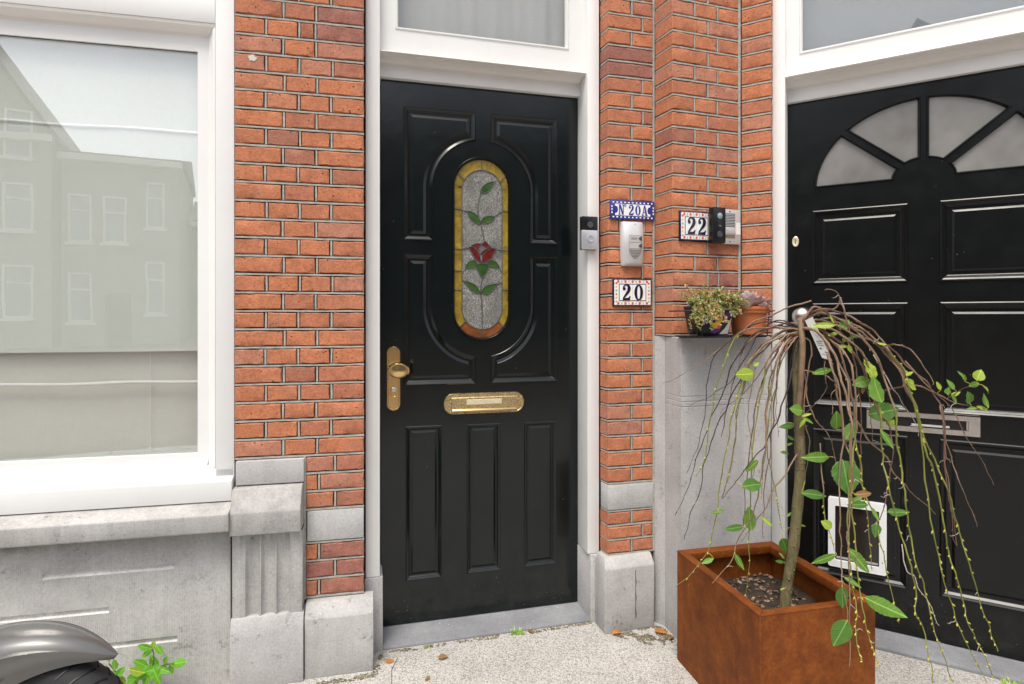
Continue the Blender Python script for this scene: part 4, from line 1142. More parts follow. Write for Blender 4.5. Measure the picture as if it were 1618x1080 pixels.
# ---------------------------------------------------------------- right door (22)
tD, tFr = -0.15, -0.05
jf0, jf1 = FR.s(1220, tFr)-0.003, FR.s(1240.5, tFr)
d0 = FR.s(1242, tD); DW = 2*(FR.s(1459.5, tD)-d0)
ZD0 = 0.036; dz_t = FR.z(1242, 163, -0.13)
rf = thing('door_frame', 'white door frame with fanlight around the black door 22', 'door frame', FR, d0+DW/2, 0.15, 0)
b = MB(); b.box(jf0, jf1, -tFr, 0.24, 0.0, 3.2); b.build('jamb', M['white'], rf, bevel=0.003)
b = MB(); b.box(jf1-0.001, d0, 0.125, 0.24, 0.0, 3.2); b.build('door_stop', M['white'], rf, bevel=0.002)
b = MB(); b.box(d0+DW, d0+DW+0.10, -tFr, 0.24, 0.0, 3.2); b.build('jamb', M['white'], rf, bevel=0.003)
z1 = FR.z(1242, 143, -0.13); z2 = FR.z(1242, 118.5, -0.06)
b = MB(); b.box(jf1-0.001, d0+DW+0.001, 0.130, 0.24, dz_t, z1+0.004); b.build('transom', M['white'], rf, bevel=0.003)
cp = cornice_profile(0.150, z1, z2); cp[0] = (0.2, z1); cp[-1] = (0.2, z2+0.004)
b = MB(); b.prism_yz(cp, jf1-0.001, d0+DW+0.001)
b.build('moulding', M['white_warm'], rf, smooth=25)
gx0 = FR.s(1268.5, -0.11); gz0 = FR.z(1268.5, 82.5, -0.11)
sh = MB(); o_out = rect(jf1, d0+DW, z2+0.002, 3.1); o_in = rect(gx0-0.012, d0+DW-0.05, gz0-0.012, 2.98)
fill(sh, [o_out, o_in], 0.095); inset_panel(sh, o_in, [(0, 0.095), (0.003, 0.091), (0.008, 0.091), (0.012, 0.098), (0.012, 0.115)], cap=False)
sash = sh.build('fanlight_sash', M['white'], rf, smooth=30)
b = MB(); b.box(gx0-0.006, d0+DW-0.044, 0.108, 0.113, gz0-0.006, 2.99); b.build('pane', M['pane_plain'], sash, smooth=0)
ct = thing('curtain', 'plain grey screen behind the fanlight above door 22', 'curtain', FR, d0+DW/2, 0.16, gz0-0.02)
sheet(gx0-0.02, d0+DW-0.03, gz0-0.02, 3.02, 0.165, 0.004, 3.0).build('curtain_cloth', M['curtain_dim'], ct)
b = MB(); b.box(jf0-0.2, d0+DW+0.2, 0.245, 0.30, 0, 3.4)  # added dark slab that stops light behind the right door
for i, v_ in enumerate(b.v): p = FR.world(*v_); b.v[i] = p[:]
struct(b, 'light_stop_wall', M['light_stop'], smooth=0)
b = MB(); b.box(-0.15, 1.0, 0.10, 0.16, 0, 3.4)  # added dark slab that stops light behind the left door
for i, v_ in enumerate(b.v): p = FD.world(*v_); b.v[i] = p[:]
struct(b, 'light_stop_wall', M['light_stop'], smooth=0)

th = thing('doorstep', 'smooth grey stone doorstep under the black door 22', 'doorstep', FR, d0+DW/2, 0.1, 0)
b = MB(); b.prism_yz([(0.20, -0.05), (0.050, -0.05), (0.050, 0.010), (0.058, 0.016), (0.150, 0.0315), (0.20, 0.0315)], jf1, d0+DW-0.001)
b.build('step_stone', M['threshold'], th, bevel=0.003, jitter=0.0012)

rd = thing('front_door', 'black panelled door 22 with a fan of four grey panes', 'door', FR, d0+DW/2, 0.15, ZD0)
YD = -tD
fcx = d0+DW/2
fzb = FR.z(1459.5, 280, tD); ea = fcx-FR.s(1286, tD); eb = FR.z(1459.5, 150, tD)-fzb
ha = fcx-FR.s(1412.5, tD); hb = FR.z(1459.5, 249, tD)-fzb
def epi(a_, b_, th_): return (fcx+a_*math.cos(th_), fzb+b_*math.sin(th_))
mang = [math.radians(a) for a in (0, 44, 90, 136, 180)]
mw = 0.0085
def sector(i):
    A0, A1 = mang[i], mang[i+1]; n = 14; pts = []
    def off(a_, b_, A, side):
        w = mw if A not in (mang[0], mang[-1]) else 0.0
        # shift parallel to the spoke
        p = epi(a_, b_, A); q = epi(1, 1*b_/a_, A); dx, dz = (p[0]-fcx), (p[1]-fzb); L = math.hypot(dx, dz)
        return (p[0] - dz/L*w*side, p[1] + dx/L*w*side)
    s_out = off(ea, eb, A0, 1); e_out = off(ea, eb, A1, -1); s_in = off(ha, hb, A0, 1); e_in = off(ha, hb, A1, -1)
    dA = mw/ea*1.1
    pts.append(s_out)
    for k in range(1, n): 
        A = A0+(A1-A0)*k/n
        if A0+dA*1.2 < A < A1-dA*1.2: pts.append(epi(ea, eb, A))
    pts.append(e_out); pts.append(e_in)
    dB = mw/ha*1.1
    for k in range(n-1, 0, -1):
        A = A0+(A1-A0)*k/n
        if A0+dB*1.3 < A < A1-dB*1.3: pts.append(epi(ha, hb, A))
    pts.append(s_in)
    return pts
secs = [sector(i) for i in range(4)]
pl_x0, pl_x1 = FR.s(1283.5, tD), FR.s(1435, tD)
pr_x0, pr_x1 = 2*fcx-pl_x1, 2*fcx-pl_x0
zr = [(FR.z(1435, 316, tD), FR.z(1435, 443, tD)), (FR.z(1435, 477, tD), FR.z(1480, 653, tD)), (FR.z(1480, 692, tD), FR.z(1480, 941, tD))]
zr[0] = (FR.z(1283.5, 333, tD), FR.z(1283.5, 449.5, tD))
holes = []
for zt_, zb_ in zr: holes += [rect(pl_x0, pl_x1, zb_, zt_), rect(pr_x0, pr_x1, zb_, zt_)]
b = MB(); lw0, lw1 = d0+0.002, d0+DW-0.002
fill(b, [rect(lw0, lw1, ZD0, dz_t+0.02)] + secs + holes, YD)
lp = rect(lw0, lw1, ZD0, dz_t+0.02); b.add([(x, YD, z) for x, z in lp]+[(x, YD+0.03, z) for x, z in lp], [(i, (i+1)%4, 4+(i+1)%4, 4+i) for i in range(4)])
b.box(lw0, lw1, YD+0.03, YD+0.045, ZD0, dz_t+0.02)
b.build('door_leaf', M['door_black'], rd, smooth=20)
for sc_ in secs:
    b = MB(); inset_panel(b, sc_, [(0, YD), (0.002, YD-0.004), (0.005, YD-0.004), (0.007, YD+0.001), (0.009, YD+0.004), (0.010, YD+0.014)], cap=False)
    br_ = b.build('pane_bead', M['door_black'], rd, smooth=30)
    b = MB(); b.prism_xz(inset(sc_, 0.0095), YD+0.010, YD+0.014); b.build('pane', M['frost'], br_, smooth=0)
PR2 = [(0, 0.0), (0.0015, -0.004), (0.005, -0.006), (0.007, -0.0058), (0.0125, -0.0022), (0.0135, 0.0020), (0.0195, 0.0070), (0.0210, 0.0085), (0.0240, 0.0100), (0.0365, 0.0100), (0.0370, 0.0085), (0.0445, 0.0045), (0.0452, 0.0035)]
for h in holes:
    b = MB(); inset_panel(b, h, [(d_, YD+y_) for d_, y_ in PR2]); b.build('panel', M['door_black'], rd, smooth=10)
# letter slot
s0, s1, zb_, zt_ = quad_px(FR, tD+0.008, 1369.5, 1549, 646.5, 660, 676, 690.5)
b = MB(); oo = rect(s0, s1, zb_, zt_); ii = rect(FR.s(1400, tD), FR.s(1530, tD), zb_+0.018, zt_-0.017)
fill(b, [oo, ii], YD-0.008)
for lp, y0, y1 in ((oo, YD-0.008, YD), (ii, YD-0.008, YD+0.001)):
    b.add([(x, y0, z) for x, z in lp]+[(x, y1, z) for x, z in lp], [(i, (i+1)%4, 4+(i+1)%4, 4+i) for i in range(4)])
ls = b.build('letter_slot', M['steel'], rd, smooth=0)
b = MB(); b.box(ii[0][0], ii[1][0], YD-0.0006, YD+0.0002, ii[0][1], ii[2][1]); b.build('slot_shadow_plate', M['black_plastic'], ls, smooth=0)
b = MB(); b.box(FR.s(1440, tD), FR.s(1500, tD), YD-0.006, YD-0.002, ii[0][1]+0.005, ii[0][1]+0.012); b.build('slot_brush', M['paper_grey'], ls, smooth=0)
b = MB(); b.box(ii[1][0]-0.006, ii[1][0]-0.001, YD-0.007, YD-0.001, ii[0][1]+0.002, ii[2][1]-0.002); b.build('flap_hinge', M['steel'], ls)
# cat flap
s0, s1, zb_, zt_ = quad_px(FR, tD+0.015, 1308.5, 1401, 783, 799, 893.5, 909.5)
b = MB(); oo = rrect((s0+s1)/2, (s1-s0)/2, zb_, zt_, 0.008, 3); ii = rrect((s0+s1)/2, (s1-s0)/2-0.024, zb_+0.026, zt_-0.030, 0.004, 3)
fill(b, [oo, ii], YD-0.016); n = len(oo)
for lp, y0, y1 in ((oo, YD-0.016, YD+0.01), (ii, YD-0.016, YD+0.004)):
    b.add([(x, y0, z) for x, z in lp]+[(x, y1, z) for x, z in lp], [(i, (i+1)%n, n+(i+1)%n, n+i) for i in range(n)])
cf = b.build('cat_flap', M['white_plastic'], rd, smooth=20)
xs = [p[0] for p in ii]; zs_ = [p[1] for p in ii]
b = MB(); b.box(min(xs), max(xs), YD-0.003, YD-0.0005, min(zs_), max(zs_)); b.build('flap_plate', m_simple('smoked_flap', (0.022,0.018,0.016), 0.12), cf, smooth=0)
b = MB(); b.box(min(xs)+0.004, max(xs)-0.004, YD-0.006, YD-0.003, min(zs_)+0.006, min(zs_)+0.013); b.build('flap_edge', M['grey_mid'], cf, smooth=0)
b = MB(); b.box(max(xs)+0.008, max(xs)+0.013, YD-0.0168, YD-0.0155, zb_+0.045, zb_+0.05); b.build('lock_mark', M['grey_mid'], cf, smooth=0)
# spy hole
px_, pz_ = FR.at(1257, 381.5, tD)
b = MB(); vs = []; n = 20; prof = [(1, YD), (1, YD-0.003), (0.85, YD-0.005), (0.6, YD-0.004), (0.0001, YD-0.004)]
for r_, y in prof:
    for k in range(n): a = 2*math.pi*k/n; vs.append((px_+0.0125*r_*math.cos(a), y, pz_+0.021*r_*math.sin(a)))
b.add(vs, [(i*n+k, i*n+(k+1)%n, (i+1)*n+(k+1)%n, (i+1)*n+k) for i in range(len(prof)-1) for k in range(n)])
sp = b.build('key_escutcheon', M['brass_worn'], rd, smooth=40)
b = MB(); b.box(px_-0.0012, px_+0.0012, YD-0.0052, YD-0.004, pz_-0.009, pz_+0.009); b.build('keyhole_cover', M['ink'], sp, smooth=0)
# knob
kx_, kz_ = FR.at(1265, 499.5, tD+0.06)
b = MB(); b.lathe([(0.030, 0), (0.030, -0.005), (0.024, -0.009), (0.012, -0.012), (0.011, -0.032), (0.020, -0.038), (0.031, -0.046), (0.0355, -0.058), (0.0345, -0.070), (0.027, -0.081), (0.014, -0.087), (0.0001, -0.088)], (kx_+0.004, YD, kz_), 28, 'y')
b.build('door_knob', M['steel'], rd, smooth=40)

# --- brick piers beyond both edges of the picture
for fr_o, a_, c_, lb in ((FR, d0+DW+0.102, d0+DW+0.53, 'brick pier on the far side of the black door 22'), (FL, sW0-0.43, sW0-0.004, 'brick pier on the far side of the white street window')):
    pX = thing('brick_pier', lb, 'wall', fr_o, (a_+c_)/2, 0, 0)
    lay_bricks(pX, fr_o, a_, c_, [2.62-0.0625*k for k in range(37)], lambda i: ([a_+0.157, a_+0.264] if i % 2 else [a_+0.107, a_+0.213, a_+0.320], None))
    b = MB(); b.box(a_+0.002, c_-0.002, 0.012, 0.2, 0.0, 3.4); b.build('mortar_bed', M['bed'], pX, smooth=0)
    b = MB(); b.box(a_-0.001, c_+0.001, -0.04, 0.011, 0.0, 0.36); b.build('base_block', M['stone'], pX, bevel=0.005, jitter=0.0015)
# ---------------------------------------------------------------- lettering (hand drawn Clarendon-like figures)
def stroke(pts, ws, sub=6):
    """variable-width stroke outline through points (unit square of height 1)"""
    P_ = [Vector(p) for p in pts]; out_l = []; out_r = []; path = []; wid = []
    n = len(P_)
    for i in range(n-1):
        p0 = P_[max(0, i-1)]; p1 = P_[i]; p2 = P_[i+1]; p3 = P_[min(n-1, i+2)]
        for q in range(sub):
            t = q/sub; path.append(0.5*((2*p1)+(-p0+p2)*t+(2*p0-5*p1+4*p2-p3)*t*t+(-p0+3*p1-3*p2+p3)*t**3)); wid.append(ws[i]+(ws[i+1]-ws[i])*t)
    path.append(P_[-1]); wid.append(ws[-1]); m = len(path)
    for i in range(m):
        d = (path[min(i+1, m-1)]-path[max(i-1, 0)]).normalized(); nn = Vector((-d.y, d.x))
        out_l.append(tuple(path[i]+nn*wid[i]/2)); out_r.append(tuple(path[i]-nn*wid[i]/2))
    return out_l + out_r[::-1]
def circ(x, z, r, n=12, rz=None): return [(x+r*math.cos(2*math.pi*k/n), z+(rz or r)*math.sin(2*math.pi*k/n)) for k in range(n)]
GLY = {
 '2': [stroke([(0.10,0.72),(0.12,0.86),(0.28,0.975),(0.46,0.90),(0.50,0.74),(0.44,0.56),(0.28,0.36),(0.10,0.14)], [0.08,0.09,0.08,0.17,0.23,0.20,0.14,0.10]),
       circ(0.15,0.73,0.105), [(0.05,0.0),(0.55,0.0),(0.60,0.28),(0.54,0.28),(0.50,0.20),(0.40,0.16),(0.05,0.14)]],
 '0': None,
 'A': [[(0.27,1.0),(0.43,1.0),(0.65,0.05),(0.44,0.05)], [(0.27,0.98),(0.35,0.98),(0.18,0.05),(0.07,0.05)], [(0.14,0.30),(0.50,0.30),(0.50,0.36),(0.15,0.36)], [(0.0,0.0),(0.25,0.0),(0.25,0.07),(0.0,0.07)], [(0.38,0.0),(0.70,0.0),(0.70,0.07),(0.38,0.07)]],
 'N': [[(0.09,0.05),(0.20,0.05),(0.20,0.95),(0.09,0.95)], [(0.52,0.0),(0.62,0.0),(0.62,0.95),(0.52,0.95)], [(0.05,1.0),(0.28,1.0),(0.62,0.0),(0.46,0.0)], [(0.0,0.0),(0.27,0.0),(0.27,0.07),(0.0,0.07)], [(0.44,0.93),(0.70,0.93),(0.70,1.0),(0.44,1.0)]],
}
def glyph(mb, ch, x, z, h, y, wx=1.0, mi=0):
    """raise a figure of height h with its left foot at x,z on the face y"""
    if ch in ('0', 'o'):
        n = 24
        if ch == 'o': x0, z0, a, c, ai, ci = 0.10, 0.84, 0.10, 0.13, 0.05, 0.085
        else: x0, z0, a, c, ai, ci = 0.31, 0.5, 0.31, 0.5, 0.115, 0.42
        o_ = [(x+h*wx*(x0+a*math.cos(2*math.pi*k/n)), z+h*(z0+c*math.sin(2*math.pi*k/n))) for k in range(n)]
        i_ = [(x+h*wx*(x0+ai*math.cos(2*math.pi*k/n)), z+h*(z0+ci*math.sin(2*math.pi*k/n))) for k in range(n)]
        mb.add([(p, y, q) for p, q in o_]+[(p, y, q) for p, q in i_]+[(p, y+0.003, q) for p, q in o_]+[(p, y+0.003, q) for p, q in i_],
               [(k, (k+1)%n, n+(k+1)%n, n+k) for k in range(n)] + [(k, 2*n+k, 2*n+(k+1)%n, (k+1)%n) for k in range(n)] + [(n+k, n+(k+1)%n, 3*n+(k+1)%n, 3*n+k) for k in range(n)], mi)
        return
    for q, pl_ in enumerate(GLY[ch]):
        pp = [(x+h*wx*a, z+h*c) for a, c in pl_]; fill(mb, [pp], y-0.00012*q, mi)

def number_tile(name, label, fr, t0, x0, x1, ytl, ytr, ybl, ybr, text, small=False):
    s0, s1, zb, zt = quad_px(fr, t0+0.008, x0, x1, ytl, ytr, ybl, ybr); w = s1-s0; h = zt-zb; y = -t0-0.009
    t = thing(name, label, 'number sign', fr, (s0+s1)/2, -t0, zb)
    b = MB(); b.box(s0, s1, y, -t0+0.0005, zb, zt); b.build('tile', M['glaze_navy'] if not small else M['glaze_blue'], t, bevel=0.0015)
    if small:
        b = MB(); e = h*0.20; f = w*0.10; q = h*0.10; c_ = (zb+zt)/2
        pts = [(s0+f, zb+e), (s1-f, zb+e), (s1-f, zb+e+q), (s1-f-0.010, zb+e+1.5*q), (s1-f-0.013, c_), (s1-f-0.010, zt-e-1.5*q), (s1-f, zt-e-q), (s1-f, zt-e), (s0+f, zt-e), (s0+f, zt-e-q), (s0+f+0.010, zt-e-1.5*q), (s0+f+0.013, c_), (s0+f+0.010, zb+e+1.5*q), (s0+f, zb+e+q)]
        fill(b, [pts], y-0.0006); b.build('white_field', M['glaze_white'], t, smooth=0)
        b = MB()
        for k in range(11):
            x = s0+0.012+(w-0.024)*k/10
            for z in (zb+h*0.115, zt-h*0.115): fill(b, [circ(x, z, 0.0042, 6, 0.0032)], y-0.0006)
        for z in (c_-0.012, c_, c_+0.012):
            for x in (s0+0.006, s1-0.006): fill(b, [circ(x, z, 0.003, 6, 0.0045)], y-0.0006)
        b.build('border_ornament', M['glaze_white'], t, smooth=0)
        b = MB(); hh = h*0.54; zz = zb+h*0.23
        for ch, fx in (('N', 0.17), ('2', 0.40), ('0', 0.555), ('A', 0.70)): glyph(b, ch, s0+w*fx, zz, hh, y-0.0014, 0.92)
        glyph(b, 'o', s0+w*0.305, zz, hh*1.1, y-0.0014, 1.0)
        b.build('lettering', M['glaze_blue'], t, smooth=0)
    else:
        m_ = 0.005
        b = MB(); fill(b, [rect(s0+m_, s1-m_, zb+m_, zt-m_)], y-0.0005); b.build('border_band', M['glaze_white'], t, smooth=0)
        bx, bz = w*0.145, h*0.19
        b = MB(); fill(b, [rect(s0+bx, s1-bx, zb+bz, zt-bz)], y-0.0009); b.build('inner_line', M['glaze_navy'], t, smooth=0)
        b = MB(); fill(b, [rect(s0+bx+0.003, (s0+s1)/2-0.0003, zb+bz+0.003, zt-bz-0.003)], y-0.0013); fill(b, [rect((s0+s1)/2+0.0003, s1-bx-0.003, zb+bz+0.003, zt-bz-0.003)], y-0.0013); b.build('digit_field', M['glaze_white'], t, smooth=0)
        mats = [M['glaze_red'], M['glaze_green'], M['glaze_yellow'], M['glaze_navy']]
        b = MB(); rr = random.Random(3); n = 9
        for k in range(n):
            x = s0+bx*0.9+(w-1.8*bx)*k/(n-1)
            for z in (zb+bz*0.56, zt-bz*0.56): fill(b, [circ(x, z, 0.0054 if k % 2 == 0 else 0.0036, 8)], y-0.0011, 0 if k % 2 == 0 else 1+(k//2) % 2)
        for k in range(6):
            z = zb+bz*0.9+(h-1.8*bz)*k/5
            for x in (s0+bx*0.56, s1-bx*0.56): fill(b, [circ(x, z, 0.0042 if k % 2 == 0 else 0.0048, 8)], y-0.0011, (1, 2, 0)[k % 3])
        for k in range(26):
            x = s0+0.006+(w-0.012)*k/25
            for z in (zb+bz*0.28, zb+bz*0.84, zt-bz*0.28, zt-bz*0.84): fill(b, [circ(x, z, 0.0015, 5)], y-0.0008, rr.choice((1, 2, 3)))
        b.build('border_flowers', mats, t, smooth=0)
        hh = h*0.58; zz = zb+h*0.21; fw = (w-2*bx)/2
        for layer, (dx, dz, mt, yy) in enumerate(((0.0022, -0.0012, 'glaze_yellow', 0.0017), (0, 0, 'glaze_navy', 0.0026))):
            b = MB()
            for k, ch in enumerate(text): glyph(b, ch, s0+bx+fw*(k+0.5)-hh*0.31+dx+(0.003 if k == 0 else -0.003), zz+dz, hh, y-yy, 0.95)
            b.build('digit_shadow' if layer == 0 else 'digits', M[mt], t, smooth=0)
    return t
number_tile('house_number_sign', 'long blue bordered ceramic tile reading 20A above the intercom', FB, 0.0, 964.5, 1034, 315.5, 318, 345, 348.5, '20A', True)
number_tile('house_number_sign', 'flower bordered ceramic tile reading 20 below the intercom', FB, 0.0, 968.5, 1029.5, 439.5, 440.5, 482.5, 484.5, '20')
number_tile('house_number_sign', 'flower bordered ceramic tile reading 22 beside the black doorbell', FP, 0.0, 1074, 1126, 332, 335.5, 378.5, 382, '22')

def small_text(txt, size, parent, fr, s, y, z, mat, align='CENTER'):
    cu_ = bpy.data.curves.new('lettering', 'FONT'); cu_.body = txt; cu_.size = size; cu_.align_x = align; cu_.align_y = 'CENTER'; cu_.extrude = 0.0001
    tmp = bpy.data.objects.new('tmp_text', cu_); COL.objects.link(tmp)
    dg = bpy.context.evaluated_depsgraph_get(); me = bpy.data.meshes.new_from_object(tmp.evaluated_get(dg))
    bpy.data.objects.remove(tmp)
    root = parent
    while root.parent is not None: root = root.parent
    off = OFF[root.name]
    for v in me.vertices: v.co = Vector((s+v.co.x, y-v.co.z, z+v.co.y))-off
    me.materials.clear(); me.materials.append(M[mat]); me.name = 'lettering'
    o = bpy.data.objects.new('lettering', me); COL.objects.link(o); o.parent = parent; return o

# --- silver/black video doorbell on the left door's jamb
s0, s1, zb, zt = quad_px(FD, tF+0.025, 919, 944.5, 341, 342, 394, 393)
db = thing('video_doorbell', 'small silver and black video doorbell on the white jamb', 'doorbell', FD, (s0+s1)/2, -tF, zb)
zm = zb+(zt-zb)*0.58; yb = -tF
b = MB(); b.box(s0+0.001, s1-0.001, yb-0.008, yb, zb-0.0015, zt+0.0005); b.build('mount', M['dark_grey'], db, bevel=0.002)
b = MB(); b.prism_xz(rrect((s0+s1)/2, (s1-s0)/2, zb, zm, 0.003, 3), yb-0.026, yb-0.0085); bd_ = b.build('body', M['nickel'], db, bevel=0.0015)
b = MB(); b.prism_xz(rrect((s0+s1)/2, (s1-s0)/2, zm+0.0004, zt, 0.004, 3), yb-0.026, yb-0.0085); cm_ = b.build('camera_housing', M['black_plastic'], db, bevel=0.0015)
b = MB(); b.lathe([(0.0125, -0.0262), (0.0125, -0.028), (0.009, -0.0285), (0.006, -0.0275), (0.0001, -0.0295)], ((s0+s1)/2+0.002, yb, zm+(zt-zm)*0.40), 20, 'y'); b.build('lens', M['dark_grey'], cm_, smooth=40)
b = MB(); b.lathe([(0.0145, -0.026), (0.0145, -0.0285), (0.0125, -0.0290), (0.0120, -0.0275), (0.0001, -0.0270)], ((s0+s1)/2+0.002, yb, zb+(zm-zb)*0.57), 24, 'y'); b.build('push_button', M['nickel'], bd_, smooth=30)
small_text('ring', 0.010, bd_, FD, (s0+s1)/2+0.002, yb-0.0262, zb+0.009, 'grey_mid')

# --- silver intercom
s0, s1, zb, zt = quad_px(FB, 0.025, 983, 1020, 348, 350, 420, 420)
ic = thing('intercom', 'curved silver intercom panel between the 20A and 20 tiles', 'intercom', FB, (s0+s1)/2, 0, zb)
b = MB(); N = 16; prof = []
w = s1-s0; cxm = (s0+s1)/2
rows_ = [(zb, 0.86, 0.010), (zb+0.002, 0.9, 0.022), (zb+0.012, 0.94, 0.0285), ((zb+zt)/2, 1.0, 0.031), (zt-0.012, 0.97, 0.0285), (zt-0.002, 0.94, 0.022), (zt, 0.9, 0.010)]
vs = []; fs = []
for z, wf, d in rows_:
    for i in range(N+1):
        f = i/N*2-1; x = cxm+f*w/2*wf; y = -d*(1-0.42*abs(f)**3)
        if i in (0, N): y = -0.004
        vs.append((x, y, z))
for j in range(len(rows_)-1):
    for i in range(N): a = j*(N+1)+i; fs.append((a, a+1, a+N+2, a+N+1))
b.add(vs, fs); b.box(cxm-w*0.42, cxm+w*0.42, -0.012, 0.0, zb+0.002, zt-0.002); ib = b.build('housing', M['silver_plastic'], ic, smooth=50)
hh = zt-zb
b = MB(); inset_panel(b, rect(cxm-w*0.23, cxm+w*0.30, zb+hh*0.385, zb+hh*0.685), [(0, -0.0305), (0.0006, -0.0325), (0.0015, -0.0325), (0.002, -0.0318)]); wd = b.build('name_window', M['paper_grey'], ib, smooth=0)
b = MB(); b.box(cxm-w*0.22, cxm+w*0.29, -0.0330, -0.0315, zb+hh*0.528, zb+hh*0.535); b.build('divider', M['grey_mid'], wd)
small_text('20/A', 0.0135, wd, FB, cxm-w*0.02, -0.0322, zb+hh*0.605, 'ink')
for f in (0.615, 0.455):
    b = MB(); b.prism_xz([(cxm+w*0.16, zb+hh*f), (cxm+w*0.30, zb+hh*(f-0.055)), (cxm+w*0.30, zb+hh*(f+0.055))], -0.0355, -0.030); b.build('call_button', M['ink'], ib, bevel=0.0008)
b = MB()
for r_, nn in enumerate((7, 7, 6, 5, 4, 2)):
    for k in range(nn):
        x = cxm+w*0.03+(k-(nn-1)/2)*w*0.075; z = zb+hh*(0.345-r_*0.035); b.box(x-w*0.022, x+w*0.022, -0.0322, -0.0300, z-0.0011, z+0.0011)
b.build('speaker_holes', M['dark_grey'], ib, smooth=0)
b = MB(); b.lathe([(0.0016, -0.028), (0.0016, -0.0305), (0.0001, -0.0306)], (cxm+w*0.03, 0, zt-0.012), 8, 'y'); b.build('microphone_hole', M['black_plastic'], ib)

# --- intercom grille and black video doorbell by number 22
s0, s1, zb, zt = quad_px(FP, 0.018, 1128, 1170.5, 329, 330.5, 383.5, 386.5)
gp = thing('intercom', 'flat silver speaker panel with slots half behind the black doorbell', 'intercom', FP, (s0+s1)/2, 0, zb)
b = MB(); b.box(s0, s1, -0.016, 0.0, zb, zt); gb = b.build('faceplate', M['silver_plastic'], gp, bevel=0.002)
w = s1-s0; h = zt-zb
b = MB()
for k in range(9): z = zt-h*(0.135+0.045*k); b.box(s0+w*0.40, s0+w*0.80, -0.0166, -0.0155, z-0.0014, z+0.0014)
b.build('speaker_slots', M['dark_grey'], gb, smooth=0)
b = MB(); b.box(s0+w*0.42, s0+w*0.80, -0.0175, -0.0155, zb+h*0.29, zb+h*0.475); b.build('call_button', M['silver_plastic'], gb, bevel=0.001)
b = MB(); b.box(s0+w*0.42, s0+w*0.79, -0.0168, -0.0155, zb+h*0.17, zb+h*0.27); b.build('name_slot', m_simple('ochre_name_slot', (0.20,0.15,0.08), 0.4), gb, smooth=0)
b = MB(); b.box(s0+w*0.82, s1-0.001, -0.0175, -0.0155, zb+h*0.28, zb+h*0.62); b.build('name_card', M['paper'], gb, smooth=0)
for fz in (0.07, 0.93):
    b = MB(); b.lathe([(0.0028, -0.0158), (0.0028, -0.0172), (0.0001, -0.0174)], (s0+w*0.60, 0, zb+h*fz), 10, 'y'); b.build('screw', M['dark_grey'], gb)
s0, s1, zb, zt = quad_px(FP, 0.045, 1126.5, 1147, 326.5, 327, 383, 384.5)
vb = thing('video_doorbell', 'slim black video doorbell beside the 22 tile', 'doorbell', FP, (s0+s1)/2, -0.017, zb)
b = MB(); b.prism_xz(rrect((s0+s1)/2, (s1-s0)/2, zb, zt, 0.005, 4), -0.045, -0.0175); vbb = b.build('body', M['black_plastic'], vb, bevel=0.003)
xm = (s0+s1)/2+0.002; h = zt-zb
b = MB(); b.lathe([(0.0115, -0.0448), (0.0115, -0.0462), (0.008, -0.0468), (0.004, -0.0485), (0.0001, -0.049)], (xm, 0, zb+h*0.76), 20, 'y'); b.build('lens', M['far_glass'], vbb, smooth=40)
b = MB(); b.lathe([(0.0125, -0.0448), (0.0125, -0.0464), (0.0105, -0.0470), (0.010, -0.046), (0.0001, -0.0465)], (xm, 0, zb+h*0.25), 22, 'y'); b.build('push_button', M['dark_grey'], vbb, smooth=40)
small_text('ring', 0.008, vbb, FP, xm, -0.0451, zb+h*0.49, 'grey_mid')
# ---------------------------------------------------------------- leaves
LEAF_CACHE = {}
def leaf_mesh(kind, mat, serr=True):
    key = (kind, mat)
    if key in LEAF_CACHE: return LEAF_CACHE[key]
    n, m_ = 16, 4; vs = []; fs = []; uv = []
    wmax, pw, fold, curl = {'wide': (0.30, 0.85, 0.10, 0.10), 'narrow': (0.17, 0.9, 0.08, 0.12), 'round': (0.40, 0.75, 0.08, 0.10), 'curl': (0.16, 0.8, 0.16, 0.28), 'dry': (0.30, 0.8, 0.25, 0.3)}[kind]
    for i in range(n+1):
        u = i/n
        w = wmax*(math.sin(math.pi*min(1, u**pw))**0.8)*(1-0.12*u) if 0 < i < n else 0.004
        if serr and 0 < i < n: w *= 1.0 + (0.045 if i % 2 else -0.03)
        for j in range(-m_//2, m_//2+1):
            v = j/(m_/2); y = v*w
            z = fold*abs(y)*1.2 - curl*(u-0.4)**2 + 0.012*math.sin(u*19+v*2)*abs(v)
            vs.append((u, y, z)); uv.append((u, y))
    k = m_+1
    for i in range(n):
        for j in range(m_): fs.append((i*k+j, (i+1)*k+j, (i+1)*k+j+1, i*k+j+1))
    # stalk
    me = bpy.data.meshes.new('leaf'); me.from_pydata(vs, [], fs); me.materials.append(M[mat])
    ul = me.uv_layers.new(name='UVMap')
    for lp in me.loops: ul.data[lp.index].uv = uv[lp.vertex_index]
    me.polygons.foreach_set('use_smooth', [True]*len(me.polygons)); me.update()
    LEAF_CACHE[key] = me; return me

